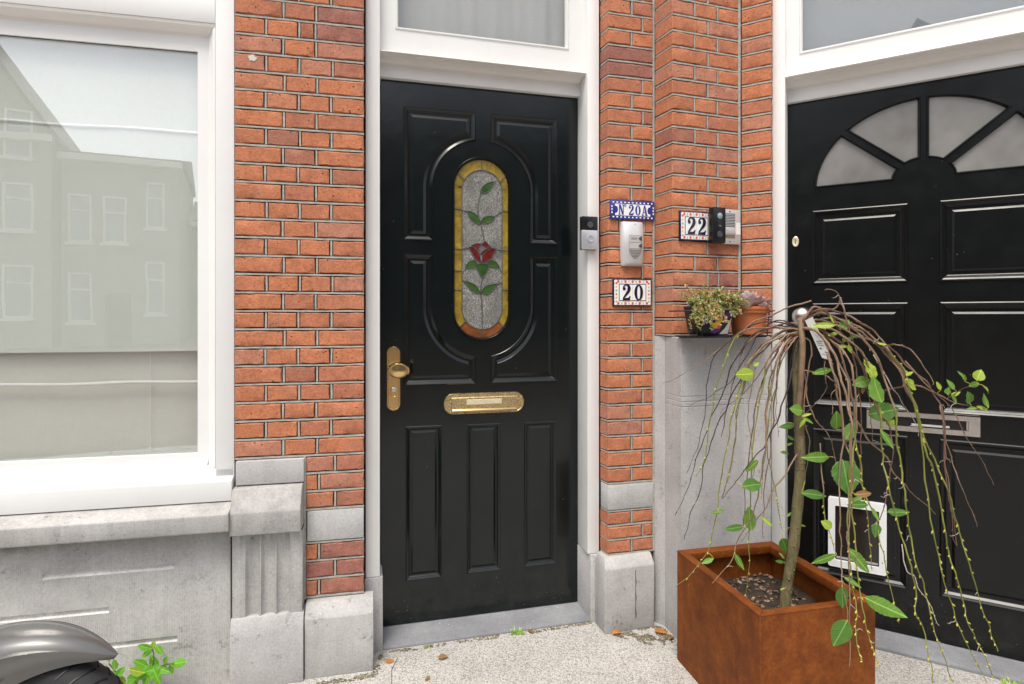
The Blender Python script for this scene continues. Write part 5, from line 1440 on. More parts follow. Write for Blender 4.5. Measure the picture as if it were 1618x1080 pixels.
def leaf_obj(root, base_co, pos, direction, normal, L, kind, mat, name='leaf'):
    """leaf whose stalk end is at pos, tip towards direction, upper face towards normal"""
    x = Vector(direction).normalized(); z = Vector(normal); z = (z - x*z.dot(x)).normalized(); y = z.cross(x)
    R = Matrix((x, y, z)).transposed().to_4x4()
    o = bpy.data.objects.new(name, leaf_mesh(kind, mat)); COL.objects.link(o)
    mt = Matrix.Translation(Vector(pos) - Vector(base_co)) @ R @ Matrix.Diagonal((L, L*rnd.uniform(0.85, 1.15), L*rnd.uniform(0.5, 2.4)*rnd.choice((1, 1, -0.8)), 1))
    if root is not None: o.parent = root; o.matrix_local = mt
    else: o.matrix_world = mt
    return o
def leaf_px(root, base_co, px, py, Lpx, ang, kind, mat, d, tilt=None):
    """leaf centred on a photo pixel: length in pixels, angle of its tip counter-clockwise from right, d metres deep"""
    a = math.radians(ang); L = Lpx/FOC*d
    dr = Vector((math.cos(a), rnd.uniform(-0.35, 0.35), math.sin(a))).normalized()
    c = cw(px, py, d); nrm = Vector((rnd.uniform(-0.35, 0.35), -1.0, rnd.uniform(0.15, 0.7))) if tilt is None else Vector(tilt)
    return leaf_obj(root, base_co, c - dr*L*0.5, dr, nrm, L, kind, mat)

# ---------------------------------------------------------------- rusty planter
Cf = Vector((0.693, 1.626)); av = Vector((0.222, -0.975)); bv = Vector((0.975, 0.222)); LA, LB, HP = 0.465, 0.385, 0.39
pyaw = math.atan2(bv.y, bv.x); Cb = Cf - av*LA
FPl = Frame(Cf.x, Cf.y, math.degrees(pyaw))      # x along the right-hand face, y to the back
pt = thing('planter', 'rust brown weathering steel planter holding the weeping tree', 'planter', FPl, LB/2, LA/2, 0)
rim, thk = 0.032, 0.003
for nm, (x0, x1, y0, y1) in (('side_panel', (0, LB, 0, 0.003)), ('side_panel', (0, LB, LA-0.003, LA)), ('side_panel', (0, 0.003, 0.0035, LA-0.0035)), ('side_panel', (LB-0.003, LB, 0.0035, LA-0.0035))):
    b = MB(); b.box(x0, x1, y0, y1, 0.0, HP-0.0035); b.build(nm, M['rust'], pt, bevel=0.001, segs=1)
def rim_piece(p0, p1, q1, q0):       # mitred flange: outer p0,p1, inner q1,q0
    m2 = MB(); vs = []
    for (x, y), dz in ((p0, 0), (p1, 0), (q1, -0.003), (q0, -0.003)): vs.append((x, y, HP+dz))
    lo = [(p0[0], p0[1], HP-0.004), (p1[0], p1[1], HP-0.004), (q1[0], q1[1], HP-0.030), (q0[0], q0[1], HP-0.030)]
    m2.add(vs+lo, [(0,1,2,3), (0,4,5,1), (2,6,7,3), (1,5,6,2), (3,7,4,0), (4,7,6,5)])
    m2.build('rim', M['rust'], pt, bevel=0.002)
r_ = rim; e_ = 0.0012
rim_piece((-e_, -e_), (LB+e_, -e_), (LB-r_, r_), (r_, r_)); rim_piece((LB+e_, -e_), (LB+e_, LA+e_), (LB-r_, LA-r_), (LB-r_, r_))
rim_piece((LB+e_, LA+e_), (-e_, LA+e_), (r_, LA-r_), (LB-r_, LA-r_)); rim_piece((-e_, LA+e_), (-e_, -e_), (r_, r_), (r_, LA-r_))
b = MB(); vs = []; fs = []; N = 26; SZ = 0.275
for j in range(N+1):
    for i in range(N+1):
        x = 0.004+(LB-0.008)*i/N; y = 0.004+(LA-0.008)*j/N
        vs.append((x, y, SZ+0.020*mnoise.noise(Vector((x*9, y*9, 2)))+0.010*mnoise.noise(Vector((x*40, y*40, 5)))))
for j in range(N):
    for i in range(N): a = j*(N+1)+i; fs.append((a, a+1, a+N+2, a+N+1))
b.add(vs, fs); b.build('soil', M['soil'], pt)
cb = MB(); rc = random.Random(11)
for k in range(420):
    x = rc.uniform(0.02, LB-0.02); y = rc.uniform(0.02, LA-0.02); L = rc.uniform(0.006, 0.017)
    z = SZ+0.020*mnoise.noise(Vector((x*9, y*9, 2)))+0.010*mnoise.noise(Vector((x*40, y*40, 5)))+rc.uniform(0.001, 0.007)
    R = Matrix.Rotation(rc.uniform(0, 6.28), 3, 'Z') @ Matrix.Rotation(rc.uniform(-0.5, 0.5), 3, 'X') @ Matrix.Rotation(rc.uniform(-0.5, 0.5), 3, 'Y')
    w_ = L*rc.uniform(0.35, 0.8); hgt = L*rc.uniform(0.12, 0.35)
    q = [Vector(p) for p in ((-L/2,-w_/2,-hgt/2),(L/2,-w_/2*rc.uniform(.4,1),-hgt/2),(L/2,w_/2,-hgt/2),(-L/2,w_/2*rc.uniform(.4,1),-hgt/2),(-L/2,-w_/2,hgt/2),(L/2,-w_/2,hgt/2),(L/2,w_/2*rc.uniform(.4,1),hgt/2),(-L/2,w_/2,hgt/2))]
    cb.add([R @ p + Vector((x, y, z)) for p in q], [(0,3,2,1),(4,5,6,7),(0,1,5,4),(1,2,6,5),(2,3,7,6),(3,0,4,7)], 0 if rc.random() < 0.55 else 1)
o = cb.build('bark_chip', [M['chip'], M['chip_dark']], pt, smooth=0); o['kind'] = 'stuff'

# ---------------------------------------------------------------- weeping tree
TB = Vector((0.889, 1.9, 0.262))
tr = bpy.data.objects.new('weeping_tree', None); COL.objects.link(tr); tr.location = TB; tr.empty_display_size = 0.05
tr['label'] = 'bare grafted weeping willow with drooping twigs growing in the rusty planter'; tr['category'] = 'tree'; OFF[tr.name] = TB
def crom(P_, sub=5):
    n = len(P_); out = []
    for i in range(n-1):
        p0 = P_[max(0, i-1)]; p1 = P_[i]; p2 = P_[i+1]; p3 = P_[min(n-1, i+2)]
        for q in range(sub):
            t = q/sub; out.append(0.5*((2*p1)+(-p0+p2)*t+(2*p0-5*p1+4*p2-p3)*t*t+(-p0+3*p1-3*p2+p3)*t**3))
    out.append(P_[-1]); return out
tk = [(1238, 968, 1.90), (1241, 945, 1.90), (1247, 905, 1.90), (1254, 860, 1.90), (1260, 800, 1.90), (1264, 740, 1.90), (1263, 680, 1.90), (1260, 620, 1.90), (1259, 570, 1.90), (1262, 530, 1.90), (1264, 512, 1.90)]
pts = crom([cw(*p) for p in tk], 6)
rad = []
for i, p in enumerate(pts):
    f = i/(len(pts)-1); r_ = 0.0180*(1-f)+0.0130*f; r_ *= 1+0.20*mnoise.noise(p*17)
    if f < 0.05: r_ *= 1.25-5*f
    if f > 0.93: r_ *= 1.12
    rad.append(r_)
b = MB(); b.tube(pts, rad, 14)
for k in range(26):
    i = rnd.randrange(8, len(pts)-2); a = rnd.uniform(math.pi, 2*math.pi)
    b.ellipsoid(pts[i]+Vector((math.cos(a), math.sin(a), 0))*rad[i]*0.93, (0.004, 0.004, 0.005), 6, 4)
b.build('trunk', M['bark'], tr, smooth=60)
b = MB(); b.tube(crom([cw(1262, 640, 1.885), cw(1266, 590, 1.872), cw(1268, 545, 1.872), cw(1266, 512, 1.885), cw(1274, 498, 1.89)], 6), 0.0095, 10); b.build('graft_stem', M['twig_brown'], tr, smooth=60)

BR = [  # colour, start radius, depth at the end, points in photo pixels
 ('twig_brown', 3.0, 1.98, [(1282,475),(1238,489),(1213,498),(1184,513),(1158,533),(1127,559),(1100,580),(1060,599),(1046,605)]),
 ('twig_red', 5.0, 1.93, [(1266,516),(1249,511),(1224,514),(1202,524),(1184,538),(1171,556),(1168,578),(1158,607),(1149,638),(1140,690)]),
 ('twig_brown', 4.6, 1.96, [(1262,522),(1238,523),(1216,537),(1198,553),(1184,576),(1176,600),(1166,640),(1160,700),(1141,787)]),
 ('twig_red', 5.2, 1.86, [(1262,528),(1244,531),(1233,547),(1222,567),(1211,589),(1202,611),(1195,640),(1188,690),(1180,760),(1175,830)]),
 ('twig_green', 3.6, 1.90, [(1262,520),(1225,516),(1185,519),(1160,536),(1144,576),(1129,624),(1121,677),(1113,732),(1100,753)]),
 ('twig_dark', 2.6, 2.00, [(1262,518),(1230,508),(1180,516),(1145,545),(1127,566),(1119,600),(1113,656),(1104,700),(1085,748)]),
 ('twig_dark', 2.8, 1.97, [(1262,520),(1225,513),(1185,535),(1160,570),(1145,610),(1130,650),(1104,716),(1090,763),(1077,796),(1067,814)]),
 ('twig_dark', 3.0, 1.92, [(1262,526),(1235,528),(1200,560),(1170,600),(1145,650),(1124,696),(1111,743),(1102,785),(1088,821),(1081,852)]),
 ('twig_green', 3.6, 1.84, [(1262,527),(1245,526),(1205,546),(1178,585),(1165,625),(1156,666),(1143,735),(1135,793),(1127,840),(1113,879),(1096,902),(1066,928)]),
 ('twig_green', 3.2, 1.88, [(1262,527),(1240,528),(1200,553),(1178,600),(1165,666),(1154,738),(1140,785)]),
 ('twig_green', 3.0, 1.94, [(1262,524),(1235,556),(1215,610),(1210,688),(1224,771),(1229,799),(1238,838)]),
 ('twig_dark', 3.2, 1.80, [(1262,540),(1247,600),(1227,666),(1210,702),(1185,732),(1163,760),(1140,788)]),
 ('twig_green', 3.4, 1.82, [(1262,524),(1240,530),(1220,556),(1206,600),(1196,666),(1188,727),(1186,800),(1184,870),(1181,927),(1178,955)]),
 ('twig_brown', 3.2, 1.82, [(1259,718),(1227,771),(1199,821),(1171,855)]),
 ('twig_brown', 4.4, 1.80, [(1262,526),(1246,536),(1228,570),(1213,640),(1208,700),(1204,752),(1193,807),(1168,852),(1154,888),(1125,921)]),
 ('twig_brown', 2.6, 1.86, [(1262,522),(1238,518),(1210,548),(1190,600),(1183,660),(1190,730),(1188,760)]),
 ('twig_dark', 2.4, 1.95, [(1262,516),(1232,505),(1205,522),(1180,560),(1160,596),(1120,625),(1090,640)]),
 ('twig_red', 3.4, 1.84, [(1262,530),(1242,545),(1228,590),(1222,650),(1216,720),(1208,790),(1206,850)]),
 ('twig_green', 2.8, 1.85, [(1262,530),(1246,548),(1224,610),(1214,680),(1206,735),(1203,790)]),
 ('twig_brown', 2.4, 1.93, [(1262,526),(1236,540),(1206,580),(1180,618),(1150,640),(1138,655)]),
 ('twig_red', 6.5, 1.83, [(1264,516),(1270,503),(1281,488),(1292,485),(1305,491),(1318,504),(1329,523),(1340,543),(1350,565),(1356,610),(1360,680),(1362,760)]),
 ('twig_red', 5.5, 1.78, [(1268,510),(1285,492),(1305,488),(1335,495),(1359,508),(1381,524),(1403,545),(1422,565),(1450,591),(1478,625),(1490,660),(1493,730),(1501,790),(1512,861)]),
 ('twig_brown', 7.0, 1.58, [(1264,518),(1288,521),(1303,537),(1316,554),(1325,584),(1333,602),(1340,632),(1344,670),(1345,760),(1341,850),(1343,950),(1342,1053)]),
 ('twig_red', 6.0, 1.80, [(1264,518),(1294,523),(1316,534),(1338,548),(1355,563),(1366,585),(1374,610),(1385,650),(1400,665),(1409,685),(1412,710),(1405,760),(1398,793),(1388,823)]),
 ('twig_green', 4.4, 1.70, [(1266,514),(1300,505),(1351,530),(1388,541),(1403,552),(1425,580),(1440,620),(1456,700),(1473,840),(1482,878),(1491,909),(1507,964),(1520,998),(1538,1040),(1560,1079)]),
 ('twig_brown', 2.8, 1.74, [(1403,545),(1418,546),(1435,552),(1450,567),(1465,588),(1474,608)]),
 ('twig_red', 3.0, 1.70, [(1397,617),(1443,608),(1473,617),(1493,627),(1510,637),(1533,643),(1556,648)]),
 ('twig_brown', 2.4, 1.70, [(1497,629),(1520,617),(1543,606)]),
 ('twig_green', 4.8, 1.72, [(1268,508),(1300,495),(1350,517),(1400,557),(1430,605),(1450,660),(1468,720),(1477,750),(1493,840),(1499,871),(1511,913),(1520,947),(1531,982),(1542,1011),(1555,1035),(1570,1069)]),
 ('twig_green', 4.6, 1.74, [(1268,510),(1330,505),(1395,545),(1430,600),(1455,670),(1475,725),(1497,775),(1515,842),(1531,884),(1544,935),(1555,971),(1567,1000),(1577,1029)]),
 ('twig_green', 4.8, 1.66, [(1268,512),(1335,512),(1375,550),(1400,600),(1415,660),(1422,720),(1430,787),(1437,840),(1449,893),(1458,929),(1467,964),(1473,991),(1487,1027),(1507,1079)]),
 ('twig_green', 4.8, 1.64, [(1266,516),(1310,520),(1355,550),(1378,600),(1390,650),(1395,720),(1403,770),(1420,830),(1436,884),(1446,936),(1451,967),(1458,993),(1467,1038),(1476,1085)]),
 ('twig_brown', 2.4, 1.80, [(1430,570),(1470,612),(1497,640),(1520,675),(1540,710),(1570,766)]),
 ('twig_brown', 2.4, 1.76, [(1485,640),(1490,670),(1502,720),(1517,763),(1533,800),(1544,832)]),
 ('twig_red', 3.0, 1.82, [(1490,650),(1493,720),(1500,787),(1512,862)]),
 ('twig_brown', 3.2, 1.84, [(1345,650),(1370,690),(1400,720),(1410,747),(1427,764),(1450,786),(1478,812)]),
 ('twig_green', 3.6, 1.76, [(1300,522),(1330,560),(1346,630),(1351,688),(1357,721),(1363,753),(1366,790),(1370,823),(1375,858),(1378,900)]),
 ('twig_green', 4.0, 1.70, [(1290,520),(1312,560),(1326,640),(1337,701),(1348,729),(1363,764),(1372,793),(1385,823),(1392,856),(1400,893),(1410,950),(1420,984)]),
 ('twig_brown', 3.6, 1.59, [(1300,540),(1322,600),(1331,688),(1326,734),(1326,780),(1327,827),(1329,885),(1331,925),(1338,965),(1340,985)]),
 ('twig_green', 3.8, 1.57, [(1310,545),(1335,590),(1342,640),(1345,700),(1342,780),(1340,850),(1342,884),(1347,935),(1351,965),(1351,995),(1357,1035),(1361,1046)]),
 ('twig_green', 4.0, 1.58, [(1300,530),(1330,550),(1350,600),(1352,680),(1345,760),(1350,840),(1353,895),(1358,935),(1364,967),(1373,1007),(1380,1031),(1389,1053)]),
 ('twig_brown', 2.8, 1.84, [(1266,560),(1272,590),(1276,630),(1288,660),(1303,677),(1314,695),(1320,717),(1324,740)]),
 ('twig_brown', 2.4, 1.80, [(1262,580),(1276,584),(1298,591),(1314,599),(1327,610),(1316,621),(1313,639),(1314,654)]),
 ('twig_red', 2.0, 1.84, [(1303,560),(1305,593),(1306,613),(1292,634),(1270,655)]),
 ('twig_green', 2.6, 1.80, [(1296,700),(1300,775),(1305,808),(1311,838),(1318,870)]),
 ('twig_brown', 3.0, 1.90, [(1278,492),(1310,490),(1328,477),(1322,462),(1303,458)]),
 ('twig_brown', 3.0, 1.84, [(1328,470),(1333,490),(1345,530),(1362,575),(1375,640),(1380,700)]),
 ('twig_grey', 2.0, 1.84, [(1380,560),(1407,606),(1424,634),(1442,658),(1452,690)]),
 ('twig_grey', 2.0, 1.66, [(1425,860),(1432,900),(1445,910),(1452,930),(1470,958),(1484,988)]),
 ('twig_brown', 3.4, 1.86, [(1264,530),(1282,545),(1276,590),(1270,650),(1280,700),(1272,760)]),
 ('twig_dark', 2.2, 1.95, [(1262,530),(1250,570),(1243,640),(1244,700),(1248,740)]),
 ('twig_dark', 2.2, 1.96, [(1262,524),(1246,520),(1232,560),(1226,620),(1230,690)]),
]
budrnd = random.Random(5)
def twig(col, r0, d1, px):
    n = len(px); pp = []
    for i, (x, y) in enumerate(px):
        f = i/(n-1); d = 1.89 + (d1-1.89)*(f**0.7)
        if i and (px[0][0] > 1290): d = 1.84 + (d1-1.84)*f
        pp.append(cw(x, y, d + (0.012*math.sin(3.1*i+r0) if 0 < i < n-1 else 0)))
    pts = crom(pp, 5); m = len(pts)
    r0m = min(r0, 3.2+0.55*(r0-3.2))*0.98/2/FOC*1.85 if r0 > 3.2 else r0*0.98/2/FOC*1.85
    pts = [p + mnoise.noise_vector(p*17+Vector((r0, 0, 0)))*0.0075 + mnoise.noise_vector(p*55)*0.0022 if 2 < i < m-1 else p for i, p in enumerate(pts)]
    rad = [r0m*(1-0.72*(i/(m-1))**0.9)*(1+0.30*mnoise.noise(pts[i]*70)) for i in range(m)]
    return pts, rad
for col, r0, d1, px in BR:
    pts, rad = twig(col, r0, d1, px); m = len(pts)
    b = MB()
    if col == 'twig_green':
        k = int(m*0.30); b.tube(pts[:k+1], rad[:k+1], 7, mi=1); b.tube(pts[k:], rad[k:], 7, mi=0)
        if px[-1][1] > 1000:
            q = int(m*0.86)
    else: b.tube(pts, rad, 7)
    # buds and nodes along the twig
    step = 2 if col == 'twig_green' else 3
    for i in range(4, m-1, step):
        if budrnd.random() < (0.85 if col == 'twig_green' else 0.6):
            d = (pts[i+1]-pts[i]).normalized(); side = d.cross(Vector((0, 1, 0))).normalized()*budrnd.choice((-1, 1)) + Vector((0, -0.4, 0))*budrnd.random()
            L = budrnd.uniform(0.0035, 0.0062) if col == 'twig_green' else budrnd.uniform(0.002, 0.0035)
            ax = (d*0.75+side*0.5).normalized(); rot = Vector((0, 0, 1)).rotation_difference(ax).to_matrix()
            b.ellipsoid(pts[i]+side*rad[i]*0.9+ax*L*0.4, (L*0.42, L*0.42, L), 6, 4, rot, 2 if (col == 'twig_green' and i > m*0.3) else (0 if col != 'twig_green' else 1))
    mats = [M['twig_green'], M['twig_brown'], M['bud']] if col == 'twig_green' else [M[col]]
    o = b.build('twig', mats, tr, smooth=60)
# fine withered side twiglets
b = MB(); tw = random.Random(21)
for col, r0, d1, px in BR:
    if r0 < 2.9: continue
    pts, rad = twig(col, r0, d1, px); m = len(pts)
    for q in range(2):
        i = tw.randrange(int(m*0.35), m-1); p = pts[i]; L = tw.uniform(0.012, 0.040); s_ = tw.choice((-1, 1))
        e = [p]
        for k in range(1, 5): e.append(e[-1] + Vector((s_*tw.uniform(0.2, 0.8), tw.uniform(-0.4, 0.4), -tw.uniform(-0.3, 1.0))).normalized()*L/4)
        b = MB(); b.tube(e, [0.0011, 0.0010, 0.0009, 0.0007, 0.0005], 5); b.build('twiglet', M['twig_grey'], tr, smooth=60)
TL = [  # px, py, length px, tip angle, shape, tone, depth
 (1177,591,36,182,'wide','leaf_lime',1.85), (1301,586,36,12,'narrow','leaf',1.80), (1301,514,34,182,'narrow','leaf_lime',1.82), (1335,512,24,40,'wide','leaf',1.80),
 (1314,503,14,110,'narrow','leaf_lime',1.81), (1318,527,20,20,'narrow','leaf_lime',1.80), (1348,532,18,30,'narrow','leaf',1.80), (1330,547,18,180,'narrow','leaf_lime',1.80), (1343,552,14,300,'round','leaf_lime',1.79),
 (1335,535,10,80,'round','leaf_lime',1.79), (1374,583,36,105,'wide','leaf_lime',1.72), (1360,604,26,200,'round','leaf_spot',1.75), (1385,614,44,100,'round','leaf',1.70), (1397,650,48,12,'wide','leaf_dark',1.70),
 (1322,664,32,100,'wide','leaf_spot',1.72), (1345,679,38,50,'wide','leaf',1.72), (1402,694,36,305,'narrow','leaf',1.72), (1290,722,50,178,'narrow','leaf',1.76), (1337,754,54,272,'round','leaf_dark',1.72),
 (1189,766,38,2,'wide','leaf_dark',1.84), (1188,736,28,230,'narrow','leaf_spot',1.84), (1185,819,38,95,'wide','leaf_spot',1.82), (1160,834,36,185,'narrow','leaf_dark',1.82), (1287,781,42,352,'narrow','leaf_dark',1.76),
 (1356,797,44,175,'narrow','leaf_dark',1.72), (1352,790,26,200,'narrow','leaf',1.73), (1419,809,40,355,'curl','leaf_dark',1.72), (1384,838,22,260,'round','leaf_dark',1.70), (1383,812,22,290,'narrow','leaf',1.70), (1302,883,40,205,'narrow','leaf',1.72),
 (1358,886,50,310,'narrow','leaf',1.68), (1331,943,36,275,'wide','leaf_dark',1.61), (1398,959,72,335,'narrow','leaf',1.66), (1328,1000,46,240,'wide','leaf_dark',1.59), (1240,862,26,290,'wide','leaf_dark',1.86), (1212,824,22,320,'narrow','leaf_lime',1.88),
 (1168,887,30,300,'narrow','leaf',1.82), (1118,886,22,195,'narrow','leaf',1.83), (1258,647,22,170,'round','leaf',1.84), (1244,673,26,190,'narrow','leaf_dark',1.86), (1268,668,18,240,'narrow','leaf_lime',1.83), (1275,655,16,20,'curl','leaf_lime',1.83), (1277,664,18,330,'curl','leaf',1.83),
 (1130,809,16,180,'curl','leaf_spot',1.85), (1140,807,14,0,'curl','leaf',1.85), (1365,780,34,0,'narrow','leaf_brown',1.72), (1348,920,30,330,'curl','leaf_spot',1.69), (1306,828,18,150,'round','leaf_lime',1.80),
 (1502,607,18,120,'round','leaf',1.70), (1522,595,24,130,'curl','leaf',1.70), (1547,592,20,60,'round','leaf_lime',1.69), (1540,607,26,10,'narrow','leaf',1.69), (1531,628,22,110,'round','leaf_dark',1.69), (1560,616,20,320,'curl','leaf_lime',1.69), (1557,632,24,110,'curl','leaf',1.69), (1553,645,20,340,'narrow','leaf_lime',1.69),
 (1510,622,22,15,'narrow','leaf_lime',1.70), (1508,630,18,290,'narrow','leaf',1.70), (1483,609,14,110,'round','leaf_lime',1.71), (1498,617,12,80,'round','leaf',1.70), (1536,645,18,180,'curl','leaf',1.69), (1437,590,16,20,'narrow','leaf_lime',1.74), (1436,603,16,150,'round','leaf_lime',1.74), (1443,612,14,330,'round','leaf_lime',1.74),
 (1393,543,14,170,'narrow','leaf_lime',1.78), (1408,668,14,60,'round','leaf_lime',1.72), (1195,575,10,30,'round','leaf_lime',1.86), (1248,812,12,30,'curl','leaf',1.86), (1237,930,10,20,'curl','leaf_lime',1.87), (1232,887,16,170,'curl','leaf_dark',1.88), (1243,893,14,300,'curl','leaf_dark',1.88), (1236,878,12,130,'curl','leaf',1.88),
 (1250,692,18,330,'curl','leaf_dark',1.88), (1240,715,14,350,'curl','leaf_dark',1.92), (1246,702,12,200,'curl','leaf',1.92), (1268,830,12,350,'curl','leaf_lime',1.84), (1363,617,10,270,'round','leaf_brown',1.74),
]
ALLT = []
for col, r0, d1, px in BR: ALLT += twig(col, r0, d1, px)[0]
for px, py, L, an, kd, tn, d in TL:
    a = math.radians(an); want = cw(px, py, d); Lm = L/FOC*d
    # hang the leaf at the depth of the twig that carries it, joined by a short stalk
    foot = want - Vector((math.cos(a), 0, math.sin(a)))*Lm*0.5
    best = min(ALLT, key=lambda p: (p.x/p.y-foot.x/foot.y)**2 + ((p.z-EYE)/p.y-(foot.z-EYE)/foot.y)**2)
    d2 = best.y-0.006
    o = leaf_px(tr, TB, px, py, L, an, kd, tn, d2)
    f0 = o.matrix_basis.translation + TB
    if 0.002 < (best-f0).length < 0.09:
        mid = best.lerp(f0, 0.55) + Vector((0, -0.002, 0.10*(best-f0).length))
        m3 = MB(); m3.tube(crom([best, mid, f0, f0 + (o.matrix_basis.to_3x3() @ Vector((0.12, 0, 0)))], 4), 0.0008, 5); m3.build('leaf_stalk', M['bud'], tr, smooth=60)
# plant tag tied to the crown
tg = thing('plant_tag', 'grey printed plastic plant tag hanging from the crown of the weeping tree', 'tag', FW, cw(1297, 565, 1.88).x, 1.88, cw(1297, 565, 1.88).z)
c = [cw(1270, 503, 1.87), cw(1283, 498, 1.87), cw(1312, 568, 1.86), cw(1298, 565, 1.86)]
c = [cw(1272, 506, 1.872), cw(1284, 500, 1.872), cw(1315, 570, 1.862), cw(1299, 565, 1.862)]
b = MB(); dv = Vector((0, 0.0008, 0)); b.add([p for p in c]+[p+dv for p in c], [(0,1,2,3), (7,6,5,4), (0,4,5,1), (1,5,6,2), (2,6,7,3), (3,7,4,0)]); tgb = b.build('tag_strip', M['paper_grey'], tg, smooth=0)
b = MB()
for f0, f1, g0, g1 in ((0.55, 0.565, 0.15, 0.85), (0.60, 0.612, 0.15, 0.7), (0.65, 0.662, 0.15, 0.8), (0.72, 0.76, 0.2, 0.4), (0.80, 0.83, 0.62, 0.8), (0.88, 0.89, 0.15, 0.75)):
    def tp(f, g_): return (c[0]*(1-f)+c[3]*f)*(1-g_) + (c[1]*(1-f)+c[2]*f)*g_ + Vector((0, -0.0008, 0))
    b.add([tp(f0, g0), tp(f0, g1), tp(f1, g1), tp(f1, g0)], [(0,1,2,3)])
b.build('print', M['ink'], tgb, smooth=0)
# ---------------------------------------------------------------- wire holder with two pots on the stone ledge
ty = ZS + 0.010
hs0, hs1 = FP.s(1084, 0.13), FP.s(1206, 0.13)
hd = thing('pot_holder', 'black wire balcony holder carrying two small pots on the ledge', 'plant holder', FP, (hs0+hs1)/2, -0.05, ZS)
b = MB(); b.box(hs0+0.01, hs1-0.02, -0.172, -0.045, ZS+0.001, ZS+0.007); b.build('tray', M['wire'], hd, bevel=0.002)
b = MB(); zr_ = ty+0.088
b.tube([(hs0, -0.02, zr_), (hs0, -0.178, zr_), (hs1, -0.178, zr_), (hs1, -0.09, zr_)], 0.0024, 6)
for x in (hs0+0.012, FP.s(1107, 0.17), (hs0+hs1)/2, hs1-0.015): b.tube([(x, -0.178, zr_), (x*0.97+0.03*(hs0+hs1)/2, -0.172, ZS+0.004)], 0.0022, 6)
b.tube([(hs1-0.012, -0.178, zr_), (hs1+0.022, -0.165, zr_+0.001)], 0.002, 6)
b.tube([(FP.s(1178, 0.05), -0.03, zr_), (FP.s(1178, 0.05), -0.03, zr_+0.06), (FP.s(1182, 0.05), -0.034, zr_+0.075)], 0.0022, 6)
b.build('wire_frame', M['wire'], hd, smooth=60)

# left pot: square printed sleeve with trailing plant
pc = cw(1119, 520, 2.165); ps, py_ = lp_(FP, pc.x, pc.y)
pp = thing('potted_plant', 'trailing variegated plant spilling over a purple printed square pot', 'potted plant', FP, ps, py_, ty)
def taper(x, y, w0, w1, d0_, d1_, z0, z1, mb):
    mb.add([(x-w0,y-d0_,z0),(x+w0,y-d0_,z0),(x+w0,y+d0_,z0),(x-w0,y+d0_,z0),(x-w1,y-d1_,z1),(x+w1,y-d1_,z1),(x+w1,y+d1_,z1),(x-w1,y+d1_,z1)], [(0,3,2,1),(4,5,6,7),(0,1,5,4),(1,2,6,5),(2,3,7,6),(3,0,4,7)])
w0, w1, q0, q1, hh = 0.058, 0.074, 0.042, 0.052, 0.106
b = MB(); taper(ps, py_, w0, w1, q0, q1, ty, ty+hh, b); sv = b.build('pot', m_simple('black_printed_film', (0.014,0.012,0.018), 0.3), pp, bevel=0.004)
def on_front(fx, fz, lift=0.0006):     # print coordinates 0..1 on the tapered front
    w = w0+(w1-w0)*fz; d = q0+(q1-q0)*fz; return (ps+(fx*2-1)*w, py_-d-lift, ty+hh*fz)
def printed(poly_, mat, nm='print', lift=0.0006):
    m2 = MB(); m2.add([on_front(x, z, lift) for x, z in poly_], [tuple(range(len(poly_)))]); m2.build(nm, M[mat], sv, smooth=0)
printed([(0.01,0.80),(0.99,0.80),(0.99,0.985),(0.01,0.985)], 'paper')
printed([(0.62,0.03),(0.95,0.03),(0.985,0.60),(0.80,0.22)], 'paper')
printed([(0.74,0.30),(0.97,0.72),(0.95,0.90),(0.70,0.86)], 'purple', lift=0.0009)
printed([(0.30,0.10),(0.44,0.05),(0.66,0.14),(0.62,0.26),(0.36,0.28)], 'purple', lift=0.0012)
printed(circ(0.57, 0.55, 0.13, 10, 0.16), 'yellow', lift=0.0012); printed(circ(0.48, 0.33, 0.12, 10, 0.11), 'yellow', lift=0.0014)
printed(circ(0.60, 0.28, 0.06, 8, 0.07), 'glaze_red', lift=0.0017)
printed(stroke([(0.10,0.45),(0.16,0.66),(0.24,0.70),(0.20,0.52),(0.30,0.64),(0.38,0.68)], [0.03]*6), 'paper', 'lettering', lift=0.0017)
printed(stroke([(0.08,0.36),(0.12,0.52),(0.17,0.40),(0.22,0.54)], [0.028]*4), 'paper', 'lettering', lift=0.0017)
